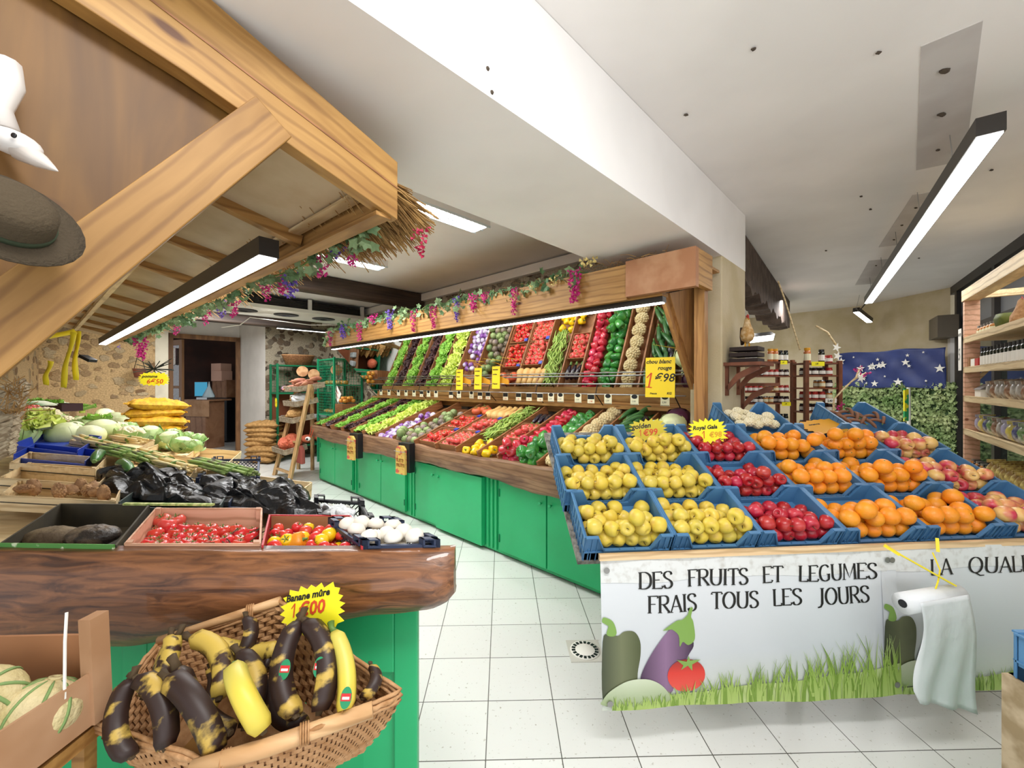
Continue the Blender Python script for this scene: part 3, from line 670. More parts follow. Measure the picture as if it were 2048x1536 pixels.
for ci, (k, s0, s1) in enumerate(COLS):
    c = (s0 + s1) / 2; wd = s1 - s0 - .02; rr = random.Random(ci); nth[k] = nth.get(k, 0) + 1
    if k in names:
        pos = {('letg', 1): 'leftmost row', ('letg', 2): 'second green row', ('letg', 3): 'third green row', ('letr', 1): 'first dark row', ('letr', 2): 'second dark row', ('lety', 1): 'row beside violet turnips'}[(k, nth[k])]
        n = 0
        d = .11
        while d < TL:
            for e in ((-.06, .06) if n % 2 == 0 else (0,)):
                PR[k][n % 2].put(trayM(c + e + rr.uniform(-.02, .02), d, .02 + .02 * rr.random(), rr.uniform(0, 6)) @ Matrix.Scale(rr.uniform(.72, .98), 4), f'{names[k]} head in the {pos} of the counter', f'{names[k]}, {pos}')
            n += 1; d += .12
    elif k == 'purp':
        heap('purp', 34, trayM(c, TL / 2, 0), wd, TL, .045, 'violet and white turnip in the tray beside the endive', 'violet turnips', 7, g=(0, -.25, -1))
    elif k == 'arti':
        heap('arti', 30, trayM(c, TL / 2, 0), wd, TL, .054, 'green artichoke in the tray beside the violet turnips', 'artichokes', 8, 'up', g=(0, -.2, -1))
    elif k == 'bean':
        for i in range(190):
            PR['bean'][i % 2].put(trayM(c + rr.uniform(-.09, .09), rr.uniform(.32, 1.02), .02 + .10 * rr.random() ** .6, 0) @ Euler((rr.uniform(-.25, .25), rr.uniform(-3, 3), rr.uniform(-.9, .9))).to_matrix().to_4x4(), 'pale green bean in the bean heap of the sloping counter', 'green beans')
        heap('pepy', 9, trayM(c + .06, .16, .0), wd + .1, .28, .043, 'yellow pepper at the front of the tray below the beans', 'yellow peppers below the beans', 5, 'any')
    elif k == 'cele':
        for i in range(8):
            PR['cele'][0].put(trayM(c + rr.uniform(-.01, .01), .1 + i * .142, .07, i * 1.3) @ Matrix.Scale(.97 - .03 * (i % 2), 4), 'knobbly cream celeriac in the column right of the green peppers', 'celeriacs')
    elif k == 'pepr':
        heap('pepr', 30, trayM(c, TL / 2, 0), wd, TL, .048, 'red pepper in the column left of the green peppers', 'red peppers', 11, 'any', g=(0, -.2, -1))
    elif k == 'pepg':
        heap('pepg', 30, trayM(c, TL / 2, 0), wd, TL, .05, 'green pepper in the column right of the red peppers', 'green peppers', 12, 'any', g=(0, -.2, -1))
    elif k == 'zuc':
        for i in range(42):
            d = .12 + (i % 14) * .073; h = .03 + .045 * (i // 14)
            PR['zuc'][i % 2].put(trayM(c + rr.uniform(-.09, .09) , d, h + rr.uniform(0, .01), rr.uniform(-.75, -.1)), 'dark green courgette in the column right of the celeriacs', 'courgettes')
        for i in range(3): PR['aub'][0].put(trayM(s1 - .04, .62 + i * .14, .08, .2), 'glossy black aubergine beside the courgettes', 'aubergines beside the courgettes')
    elif k == 'cabb':
        for i in range(6):
            PR['cabw'][0].put(trayM(c + (.05 if i % 2 else -.05), .12 + i * .155, .085, i), 'round white cabbage in the last column of the counter', 'white cabbages')
        PR['cabr'][0].put(trayM(c + .06, 1.0, .10), 'large dark red cabbage beside a white cabbage at the end of the counter')
def small_crate(name, Mx, wx, wy, h, m, label, group=None, flare=0.0, cat='crate', th=.006):
    t = thing(name, label, cat, Mx, group)
    MB().box(-wx / 2, wx / 2, -wy / 2, wy / 2, 0, .005).build('crate_floor', m, t)
    for sx in (-1, 1): MB().box(sx * wx / 2 - th / 2, sx * wx / 2 + th / 2, -wy / 2, wy / 2, 0, h).build('side_wall', m, t)
    for sy in (-1, 1): MB().box(-wx / 2, wx / 2, sy * wy / 2 - th / 2, sy * wy / 2 + th / 2, 0, h).build('end_wall', m, t)
    return t
# tomato boxes, squashes and others on the middle of the tray
small = [('tomA', .22, 'tom', 'front'), ('tomA', .60, 'tom', 'middle'), ('tomB', .22, 'tomp', 'front'), ('tomB', .58, 'tomp', 'middle'), ('yel', .52, 'tomp', 'middle')]
cc = {k: (a + b) / 2 for k, a, b in COLS}
for i, (k, d, kind, wh) in enumerate(small):
    nm = {'tomA': 'beside the artichokes', 'tomB': 'beside the green beans', 'yel': 'beside the red peppers'}[k]
    wx = .33 if k != 'yel' else .24
    small_crate('cardboard_tray', trayM(cc[k], d, .015), wx, .34, .07, KRAFT, f'brown cardboard tray of tomatoes {nm}, {wh} one')
    if k != 'yel': MB().box(.11, .165, .13, .172, .02, .085).build('blue_printed_flap', ROYAL, None, mtx=trayM(cc[k], d, .015)); 
    o = C.objects[-1]
    if k != 'yel': tag(o, f'blue printed card flap on the {wh} tomato tray {nm}', 'card')
    heap(kind, 24 if k != 'yel' else 16, trayM(cc[k], d, .022), wx - .02, .32, .036, f'red tomato in the {wh} cardboard tray {nm}', f'tomatoes {nm}, {wh} tray', 20 + i, 'up', g=(0, -.2, -1), top=.2)
for i in range(3): PR['pump'][0].put(trayM(cc['tomA'] - .1 + .1 * i, .92 + .06 * (i % 2), .07, i), 'orange ribbed squash behind the tomato trays', 'orange squashes behind the tomatoes')
for i in range(5): PR['but'][0].put(trayM(cc['tomB'] - .16 + .10 * i, .92, .07) @ Euler((-PI / 2 + .15, 0, .1 * (i - 2))).to_matrix().to_4x4(), 'pale butternut squash lying behind the tomato trays', 'butternut squashes')
for i in range(3): PR['aub'][0].put(trayM(cc['yel'] - .07 + .07 * i, .86, .05, .1 * i), 'black aubergine lying behind the tomatoes beside the red peppers', 'aubergines behind the tomatoes')
# ---------------------------------------------------------------- mirror, rails, canopy of the counter
mt, mb_ = (3.0, 2.22), (3.75, 1.42)
mir = thing('display_mirror', 'large tilted mirror above the counter reflecting the vegetables', 'mirror', CF.copy())
n_ = Vector((0, -(mt[1] - mb_[1]), (mt[0] - mb_[0]))).normalized() * .0
MB().add([(SL - .1, mb_[0], mb_[1]), (SR + .05, mb_[0], mb_[1]), (SR + .05, mt[0], mt[1]), (SL - .1, mt[0], mt[1]), (SL - .1, mb_[0] + .012, mb_[1] + .012), (SR + .05, mb_[0] + .012, mb_[1] + .012), (SR + .05, mt[0] + .012, mt[1] + .012), (SL - .1, mt[0] + .012, mt[1] + .012)],
         [(0, 1, 2, 3), (7, 6, 5, 4), (0, 4, 5, 1), (1, 5, 6, 2), (2, 6, 7, 3), (3, 7, 4, 0)]).build('mirror_pane', MIRROR, mir)
MB().bar((SL - .1, mb_[0] + .04, mb_[1]), (SR + .05, mb_[0] + .04, mb_[1]), .05, .05).build('backing_batten', PINE, mir)
cn = thing('wooden_canopy', 'honey pine canopy over the counter, with fascia board and side frame', 'canopy', CF.copy())
FB = (SL + .05, -1.22)
MB().box(FB[0], -1.50, 2.76, 2.80, 2.222, 2.483).build('fascia_board', PINE, cn)
MB().box(-1.50, -1.00, 2.745, 2.80, 2.24, 2.50).build('fascia_end_board', M('pinkish_new_pine', '#b98a66', .6, col2='#a87450', ns=6), cn)
MB().box(-1.04, -1.00, 2.80, 3.06, 2.26, 2.50).build('side_board', PINEY, cn)
MB().box(FB[0], -1.06, 2.80, 3.40, 2.46, 2.48).build('roof_board', PINE, cn)
MB().box(-1.10, -1.03, 2.99, 3.06, 0, 2.30).build('post', PINEZ, cn)
MB().box(-1.20, -1.15, 3.33, 3.40, 0, 2.46).build('post', PINEZ, cn)
MB().bar((-1.285, 2.92, 2.24), (-1.285, 3.70, 1.30), .03, .09).build('slanted_strut', PINEZ, cn)
MB().prism([(2.93, 2.26), (3.50, 2.40), (3.76, 1.30), (3.66, 1.30)], -1.27, -1.25, 'x').build('side_panel', PINEZ, cn)
MB().box(FB[0], SR + .1, 3.76, 3.80, 1.28, 1.50).build('back_board', PINE, cn)
MB().box(FB[0], SR + .1, 3.60, 3.76, 1.355, 1.385).build('ledge', PINE, cn)
MB().box(FB[0], FB[0] + .05, 3.7, 3.8, 0, 2.46).build('post', PINEZ, cn)
rail = thing('label_rail', 'steel double rail above the tray where price labels hang', 'rail', CF.copy())
MB().tube([(SL + .1, 3.50, 1.60), (SR + .0, 3.50, 1.60)], .008, 8).build('upper_rod', STEEL, rail, True)
MB().tube([(SL + .1, 3.46, 1.50), (SR + .0, 3.46, 1.50)], .006, 8).build('lower_rod', STEEL, rail, True)
for i in range(8):
    s = SL + .2 + i * .78; MB().tube([(s, 3.50, 1.60), (s, 3.47, 1.50), (s, 3.62, 1.37)], .005, 6).build('bracket', BLACKW, rail)
def strip(name, a, b, wd, th, m, label, ends=True, up=(0, 0, 1), wire=None, hm=None):
    # lamp: dark housing with a diffuser on its underside
    t = thing(name, label, 'lamp'); a = Vector(a); b = Vector(b); d = (b - a).normalized()
    MB().bar(a, b, wd, th, up).build('housing', hm or ALU, t)
    dn = -Vector(up) * (th / 2 + .003)
    MB().bar(a + dn + d * .01, b + dn - d * .01, wd * .86, .006, up).build('diffuser', m, t)
    for p, q in (wire or []): MB().tube([p, q], .0025, 5).build('suspension_wire', STEEL, t)
    return t
strip('strip_lamp', CF @ Vector((FB[0] + .1, 2.84, 2.20)), CF @ Vector((-1.25, 2.84, 2.20)), .06, .04, TUBEL, 'long lit strip lamp along the bottom of the counter canopy fascia')
MB().box(FB[0] + .1, -1.25, 2.80, 2.90, 2.222, 2.25).build('lamp_batten', PINE, cn)
# ---------------------------------------------------------------- cards and labels
def star_poly(w, h, nx=7, ny=3, dep=.16, seed=0):
    rr = random.Random(seed); pts = []; n = 2 * (nx + ny) * 2
    for i in range(n):
        a = 2 * PI * i / n; c, s = math.cos(a), math.sin(a)
        k = 1 / max(abs(c) ** 1, abs(s) ** 1); k = (k + 1) / 2 * (1 if i % 2 == 0 else 1 - dep) * rr.uniform(.96, 1.03)
        pts.append((c * k * w / 2, s * k * h / 2))
    return pts
def card(name, Mx, w, h, m, label, lines, star=False, group=None, seed=0, cat='price card', dep=.16):
    # local frame: x right, z up, front faces -y.  lines: (text, size, x, z, mat, shear)
    t = thing(name, label, cat, Mx, group)
    p = star_poly(w, h, seed=seed, dep=dep) if star else [(-w / 2, -h / 2), (w / 2, -h / 2), (w / 2, h / 2), (-w / 2, h / 2)]
    b = MB()
    v = [(x, -.0008, z) for x, z in p] + [(0, -.0008, 0)] + [(x, .0008, z) for x, z in p] + [(0, .0008, 0)]; n = len(p)
    b.add(v, [(i, (i + 1) % n, n) for i in range(n)] + [(n + 1 + (i + 1) % n, n + 1 + i, 2 * n + 1) for i in range(n)] + [(i, i + n + 1, (i + 1) % n + n + 1, (i + 1) % n) for i in range(n)])
    b.build('card', m, t)
    for k, (tx, sz, x, z, mm, sh) in enumerate(lines):
        one = tx[0] == '1'; b = MB()
        if one:      # a hand drawn 1
            q = sz * .72; P_ = [(x + .02 * q, 0, z + .66 * q), (x + .34 * q, 0, z + q), (x + .16 * q, 0, z)]; b.bar(P_[0], P_[1], .07 * q, .0006, (0, 1, 0)); b.bar(P_[1], P_[2], .10 * q, .0006, (0, 1, 0))
            if sz > .1: b.bar((x - .04 * q, 0, z + .04 * q), (x + .38 * q, 0, z + .0 * q), .06 * q, .0006, (0, 1, 0))
        if tx[one:]: text_mb(tx[one:], sz, b, sh, (x + (.42 * sz if one else 0), z), bold=.0012 if sz < .1 else .002)
        b.build('handwriting', mm, t, mtx=Matrix.Translation((0, -.0022, 0)))
    return t
ang = math.atan2(-.6965, .7176)
def CMx(s, D, z, rx=0, rz=0, ry=0): return Matrix.Translation(W(D, s, z)) @ Euler((rx, ry, ang + rz)).to_matrix().to_4x4()
card('price_card', CMx(s_at(1320, 3.27), 3.27, 1.655, -.05, .2), .235, .33, YELO, 'large yellow price card reading chou blanc rouge 1€98 on the rail', [
    ('chou blanc', .046, -.115, .115, INK, .3), ('rouge', .046, -.02, .062, INK, .3), ('1', .17, -.11, -.085, INKR, .35), ('€98', .095, -.045, -.035, INK, .2), ('France', .02, -.08, -.14, INK, .3), ('KG', .026, .055, -.14, INK, .2)])
for i, (px, ln, bk) in enumerate(((919, ('melon', 'doux', 'le kilo', 'France'), 1), (956, ('tomate', 'grappe', '', 'France'), 1), (992, ('tomate', 'cerise', '', 'France'), 1))):
    s = s_at(px, 3.28)
    card('price_card', CMx(s, 3.28, 1.655 + .01 * i, -.03, .15), .115, .26, YELO, f'yellow price card with black handwriting on the rail, {("left of", "middle of", "right of")[i]} the three hung together', [
        (tx, .026, -.05, .085 - .055 * k, INK, .3) for k, tx in enumerate(ln) if tx])
    MB().add([(0, .0, .05), (.14, .03, -.01), (.14, .031, -.06), (.0, .001, -.04)], [(0, 1, 2, 3), (3, 2, 1, 0)]).build('folded_card_back', OCHRE, C.objects[-1] if False else None, mtx=CMx(s, 3.31, 1.655, 0, .1))
    tag(C.objects[-1], f'orange back of a folded card behind the {("left", "middle", "right")[i]} hanging yellow card', 'card')
def hang_label(s, i):
    z = 1.455; dark = i in (5, 8, 11, 12, 13, 14, 15, 16, 20)
    t = thing('price_label', ('small dark printed' if dark else 'small cream') + ' price label hanging on the steel rail', 'price label', CMx(s, 3.445, z, 0, .1), 'small price labels on the rail')
    MB().box(-.038, .038, -.001, .001, -.045, .045).build('label_card', CARDCREAM, t)
    if dark: MB().box(-.036, .036, -.002, -.001, -.005, .04).build('dark_print', BLACK, t); text_mb('1,98', .024, None, .1, (-.026, -.035)).build('price_digits', INKR, t, mtx=TRS((0, -.003, 0)))
    else:
        MB().lathe([(.028, 0), (.028, .001)], 14, sc=(1, .7, 1)).build('oval_emblem', BLACK, t, mtx=TRS((0, -.002, .03), (PI / 2, 0, 0)))
        text_mb('2,50', .022, None, .1, (-.026, -.02)).build('price_digits', INK, t, mtx=TRS((0, -.003, 0)))
        g = MB()
        for k in range(6): g.add([(-.036 + .012 * k, 0, -.044), (-.030 + .012 * k, 0, -.044), (-.026 + .012 * k, 0, -.036), (-.032 + .012 * k, 0, -.036)], [(0, 1, 2, 3)])
        g.build('striped_border', YELO if False else INK, t, mtx=TRS((0, -.002, 0)))
for i, px in enumerate((762, 778, 797, 812, 828, 843, 857, 872, 902, 918, 943, 960, 976, 1011, 1037, 1058, 1080, 1102, 1121, 1156, 1182, 1216, 1269, 1330)):
    hang_label(s_at(px, 3.445), i)
# bag dispensers hooked on the board, scanner on a cord
for i, px in enumerate((714, 815)):
    s = s_at(px, 2.53); t = thing('bag_dispenser', f'black wall dispenser of printed paper bags hooked on the counter board, {("far", "near")[i]} one', 'bag dispenser', CMx(s, 2.50, 0, 0, .12))
    MB().box(-.10, .10, -.02, .06, .60, .93).build('black_holder', BLACK, t, bevel=.004)
    MB().bar((-.02, .08, .90), (-.02, .16, .92), .12, .02).build('hook', BLACK, t)
    b = MB(); b.prism([(-.10, .58), (.06, .58), (.06, .86), (.02, .90), (-.06, .90), (-.10, .86)], -.055, -.025, 'y'); o = b.build('paper_bag_stack', M('printed_kraft_bag', '#d8b25a', .7, col2='#c9584a', ns=22, lo=.55, hi=.62), t)
    for k, tx in enumerate(('TUTTI', 'FRUTTI')): text_mb(tx, .052, None, 0, (-.088, .72 - .055 * k), bold=.002, space=.85).build('printed_word', M('bag_print_yellow', '#8a5a14', .6), t, mtx=TRS((0, -.058, 0)))
    MB().tube([(-.12, -.062, .84), (-.02, -.07, .835), (.08, -.062, .84)], .004, 5).build('retaining_wire', STEEL, t)
t = thing('barcode_scanner', 'small white device hanging on a red cord at the far end of the counter', 'scanner', CMx(-7.1, 2.5, 0))
MB().ball((0, 0, .70), .06, 12, 8, (1.2, .6, .55)).build('shell', PAPER, t, True); MB().ball((.045, -.03, .70), .02, 8, 6).build('lens', BLACK, t, True)
MB().tube([(-.04, .03, .72), (-.06, .08, .90), (.04, .09, .91), (.04, .03, .72)], .004, 5).build('cord', INKR, t)
t = MB(); t.prism([(-.11, .30), (.11, .26), (.10, .50), (.03, .58), (-.08, .50)], -.04, .04, 'y')
tag(t.build('cloth_bag', M('rust_red_cloth', '#a5544a', .9, bump=.4, bs=30), mtx=CMx(-7.35, 2.45, 0, 0, .3), bevel=.02), 'rust red cloth bag hanging at the far corner of the counter', 'bag')
# ---------------------------------------------------------------- garlands
def leaf(b, Mx, r):
    pts = []
    for k in range(10):
        a = 2 * PI * k / 10; q = r * (1 if k % 2 == 0 else .62); pts.append((q * math.cos(a), q * math.sin(a) * .95, -.18 * q * (k % 2 == 0)))
    old = b.T; b.T = Mx; b.add(pts + [(0, 0, .1 * r)], [(k, (k + 1) % 10, 10) for k in range(10)]); b.T = old
def raceme(b, L, r, rr):
    n = int(L / .010)
    for i in range(n):
        u = i / n; a = i * 2.4; q = r * (1 - .75 * u); c = Vector((q * math.cos(a), q * math.sin(a), -L * u))
        R = Euler(rrot(rr)).to_matrix()
        for j in range(3):
            w = r * .62
            pts = [R @ Vector((0, 0, 0)), R @ Vector((w * math.cos(j * 2.1), w * math.sin(j * 2.1), w * .3)), R @ Vector((w * math.cos(j * 2.1 + .9), w * math.sin(j * 2.1 + .9), w * .5)), R @ Vector((w * .5 * math.cos(j * 2.1 + 1.2), w * .5 * math.sin(j * 2.1 + 1.2), w * .9))]
            b.add([c + p for p in pts], [(0, 1, 2), (0, 2, 3)])
def garland(name, label, path, n_leaf, clusters, seed, lr=.035, spread=.06, dn=.03):
    rr = random.Random(seed); t = thing(name, label, 'garland'); b = MB(); P = [Vector(p) for p in path]
    def pos(u):
        x = u * (len(P) - 1); i = min(int(x), len(P) - 2); return P[i].lerp(P[i + 1], x - i)
    for i in range(n_leaf):
        p = pos(rr.random()) + Vector((rr.gauss(0, spread * .6), rr.gauss(0, spread * .6), rr.gauss(-dn, spread * .7)))
        leaf(b, TRS(p, (rr.uniform(.4, 2.2), rr.uniform(-.8, .8), rr.uniform(-PI, PI))), lr * rr.uniform(.7, 1.3))
    tag(b.build('foliage', IVY, t, False), kind='stuff')
    v = MB(); v.tube([pos(u) + Vector((rr.gauss(0, .01), rr.gauss(0, .01), rr.gauss(0, .02))) for u in np.linspace(0, 1, 40)], .004, 5); v.build('vine', STEMG, t)
    for (u, m, L, r, off) in clusters:
        f = MB(); raceme(f, L, r, rr); f.build('flower_cluster', m, t, mtx=TRS(pos(u) + Vector(off)), label={'magenta_petal': 'magenta flower cluster', 'violet_petal': 'violet flower cluster', 'crimson_petal': 'crimson flower cluster', 'cream_petal': 'cream flower cluster'}[m.name])
    return t
def cl(px, D, m, L, r=.035, dz=0):  # cluster on the counter fascia, at pixel column px
    s = s_at(px, D); return ((s - FB[0]) / (-1.9 - FB[0]), m, L, r, (-.03, -.04, dz))
gp = [CF @ Vector((FB[0] + i * (-1.9 - FB[0]) / 20, 2.77, 2.50 + .02 * math.sin(i))) for i in range(21)]
gp[0].z -= .15; gp[1].z -= .07
garland('flower_garland', 'artificial ivy garland with hanging flowers along the top of the counter canopy', gp, 520, [
    (cl(664, 2.75, MAGE, .25)), (cl(690, 2.75, VIOL, .2, .05)), (cl(722, 2.75, MAGE, .26)), (cl(748, 2.75, MAGE, .12, .05, .05)), (cl(783, 2.75, VIOL, .26, .04, .05)), (cl(830, 2.75, MAGE, .26)), (cl(870, 2.75, MAGE, .27)), (cl(916, 2.75, VIOL, .25)),
    (cl(950, 2.75, MAGE, .17, .045)), (cl(972, 2.75, MAGE, .1)), (cl(1031, 2.75, MAGE, .24)), (cl(1070, 2.75, CREF, .07, .03)), (cl(1110, 2.75, CREF, .07, .03)), (cl(1152, 2.75, MAGE, .26, .045)), (cl(1178, 2.75, CREF, .05, .05, .06))], 5)
hb = MB(); rr = random.Random(9)
for i in range(420):
    s = rr.uniform(-3.6, -1.15); p = CF @ Vector((s, rr.uniform(2.76, 3.3), 2.50 + rr.random() * .03)); d = Vector((rr.gauss(0, 1), rr.gauss(0, 1), rr.gauss(.02, .16))).normalized() * rr.uniform(.04, .12)
    hb.tube([p, p + d * .5 + Vector((0, 0, .01)), p + d], .0018, 3, False)
tag(hb.build('loose_straw', THATCH), 'loose straw strewn on top of the counter canopy', 'straw', kind='stuff')
# ---------------------------------------------------------------- blue fruit crates on their sloping table
TA = math.radians(4.9); TX = Vector((math.cos(TA), math.sin(TA), 0)); TY0 = Vector((-math.sin(TA), math.cos(TA), 0)); TT = math.atan(.5)
TY = (TY0 * math.cos(TT) + Vector((0, 0, math.sin(TT)))); TO = Vector((.325, 1.80, .926)); CH = .14
TN = TX.cross(TY).normalized()
def tab(x, y, z=0): # on the rim plane; z along the table's normal
    return TO + TX * x + TY * y + TN * z
def tabM(x, y, z): m = frame(tab(x, y, z), TX, TY); return m
def euro_crate(name, m, wx=.395, wy=.295, h=.14):
    t = thing(name, 'crate', 'crate'); th = .006
    MB().box(.0, wx, 0, wy, 0, .04).build('crate_floor', m, t)
    prof = [(0, 0), (wx, 0), (wx, h), (wx - .055, h), (wx - .09, h * .44), (.09, h * .44), (.055, h), (0, h)]
    for y0, nm in ((0, 'front_wall'), (wy - th, 'back_wall')):
        b = MB(); b.prism(prof, y0, y0 + th, 'y'); sg = -1 if y0 == 0 else 1; ye = -.006 if y0 == 0 else wy
        lip = [(0, h), (.055, h), (.09, h * .44), (wx - .09, h * .44), (wx - .055, h), (wx, h)]
        for p, q in zip(lip[:-1], lip[1:]): b.bar((p[0], ye + .003 + (.0 if sg < 0 else 0), p[1]), (q[0], ye + .003, q[1]), .016, .006, (0, 0, 1))
        for x in np.linspace(.02, wx - .02, 6): b.box(x - .002, x + .002, ye, ye + .006, .005, h * .5)
        for x in (0, .03, .055, wx - .055, wx - .03, wx - .003): b.box(x, x + .003, ye, ye + .006, 0, h - .004)
        b.bar((0, ye + .003, h * .38), (wx, ye + .003, h * .38), .010, .004)
        b.build(nm, m, t)
    for x0, nm in ((0, 'side_wall'), (wx - th, 'side_wall')):
        b = MB(); b.box(x0, x0 + th, 0, wy, 0, h); xe = -.004 if x0 == 0 else wx
        b.box(xe - .004, xe + .008, 0, wy, h - .005, h)
        for y in np.linspace(.0, wy - .004, 8): b.box(xe, xe + .004, y, y + .003, 0, h - .004)
        b.box(xe, xe + .004, 0, wy, h * .36, h * .4)
        b.build(nm, m, t)
    return t
EC = Proto(euro_crate('fruit_crate', BLUEC))
tb = thing('fruit_table', 'sloping wooden table carrying the blue fruit crates, with a pale wood front lip', 'table')
MB().box(-.02, 2.50, -.0, 1.05, -.025, 0).build('table_top', M('stone_look_board', '#8f8a82', .8, col2='#4f4b44', ns=26, lo=.4, hi=.65), tb, mtx=tabM(0, 0, -CH - .004))
MB().box(-.0, 2.52, -.02, .0, -.022, .004).build('front_lip', PALEK, tb, mtx=frame(TO + Vector((.05, -.02, -.065)), TX, TY0))
for x in (.45, 1.30, 2.30):
    for y in (.36, .92):
        p = tab(x, y, -CH - .03); MB().box(p.x - .025, p.x + .025, p.y - .025, p.y + .025, 0, p.z).build('leg', PINEZ, tb)
kinds = ['apy', 'apy', 'apr', 'ora', 'ora', 'apm']; kn = ['yellow apples', 'yellow apples', 'red apples', 'oranges', 'oranges', 'bicolour apples']
rown = ['front', 'middle', 'back']; coln = ['first', 'second', 'third', 'fourth', 'fifth', 'sixth']
rad = {'apy': .0375, 'apr': .035, 'apm': .0375, 'ora': .042}
one = {'apy': 'yellow apple', 'apr': 'red apple', 'apm': 'yellow and red apple', 'ora': 'orange'}
for r in range(3):
    for c in range(6):
        x = c * .412 + (0, -.03, .0)[r]; y = r * .305
        EC.put(tabM(x, y, -CH), f'blue crate of {kn[c]}, {coln[c]} from the left in the {rown[r]} row')
        k = kinds[c]; nfr = {'apy': 28, 'apr': 30, 'apm': 27, 'ora': 21}[k]
        heap(k, nfr, tabM(x + .1975, y + .1475, -CH + .04), .375, .275, rad[k], f'{one[k]} in the {coln[c]} blue crate of the {rown[r]} row', f'{kn[c]} in {coln[c]} crate, {rown[r]} row', 100 + r * 6 + c, 'any' if k == 'ora' else 'side', g=(0, -.42, -1), top=.35, sq=.97)
for x, nm in ((1.24, 'garlic'), (2.05, 'dried pods')):
    EC.put(tabM(x, .915, -CH - .01), f'blue crate of {nm} behind the back row')
tag(cauli(CAUL, .04, 'garlic_bulb', False, 4), 'white garlic bulb heaped in the crate behind the oranges', 'garlic').matrix_world = tabM(1.44, 1.02, -.03)
gb = Proto(bpy.data.objects['garlic_bulb']); gb.used = True
for i in range(13): gb.put(tabM(1.32 + .06 * (i % 5), .98 + .07 * (i // 5), -.05 + .02 * (i % 2)), None, 'garlic bulbs')
gb.o['group'] = 'garlic bulbs'
PD = M('dried_pod', '#7a5138', .7)
pd = Proto(longveg('dried_pod', PD, .12, .012, .02, 'pod')); 
for i in range(16): pd.put(tabM(2.12 + .05 * (i % 6), .98 + .06 * (i // 6), -.05 + .012 * (i % 3)) @ Euler((0, 0, i * 1.1)).to_matrix().to_4x4(), 'brown dried pod in the crate behind the bicolour apples', 'dried pods')
# cards stuck in the fruit
def facing(p, rx=0, rz=0, ry=0): return Matrix.Translation(Vector(p)) @ Euler((rx, ry, rz)).to_matrix().to_4x4()
OLV = M('shaded_yellow_card', '#cdbb2a', .6)
card('price_card', facing(at(1296, 860, 2.62), -.35, -.05, -.12), .24, .15, OLV, 'yellow starburst card reading golden 1€99 above the second crate', [('golden', .045, -.10, .015, INK, .3), ('1€99', .055, -.06, -.035, INKR, .2), ('Kg', .03, .05, -.06, INK, .3)], True, seed=2, dep=.24)
card('price_card', facing(at(1416, 862, 2.52), -.3, -.05, -.08), .24, .16, YEL, 'yellow starburst card reading Royal Gala 1€98 above the red apples', [('Royal Gala', .034, -.09, .012, INK, .3), ('1', .065, -.04, -.045, INKR, .3), ('€98', .045, -.0, -.04, OCHRE, .2), ('Kg', .022, .05, -.065, INK, .3)], True, seed=3, dep=.24)
card('price_card', facing(at(1793, 887, 2.72), -1.0, .15, .12), .34, .18, YEL, 'neon yellow starburst card lying on the bicolour apples of the back row', [('mix', .05, -.13, .02, INK, .3), ('1€58', .06, -.05, -.02, OCHRE, .2), ('Le KG', .03, .03, -.065, INK, .3)], True, seed=4, dep=.2)
card('price_card', facing(at(1652, 852, 2.85), -1.25, .1, -.1), .34, .22, OCHRE, 'orange curved card leaning over the oranges in the back row', [('orange', .03, -.1, .03, INK, .3)], True, seed=6, dep=.12)
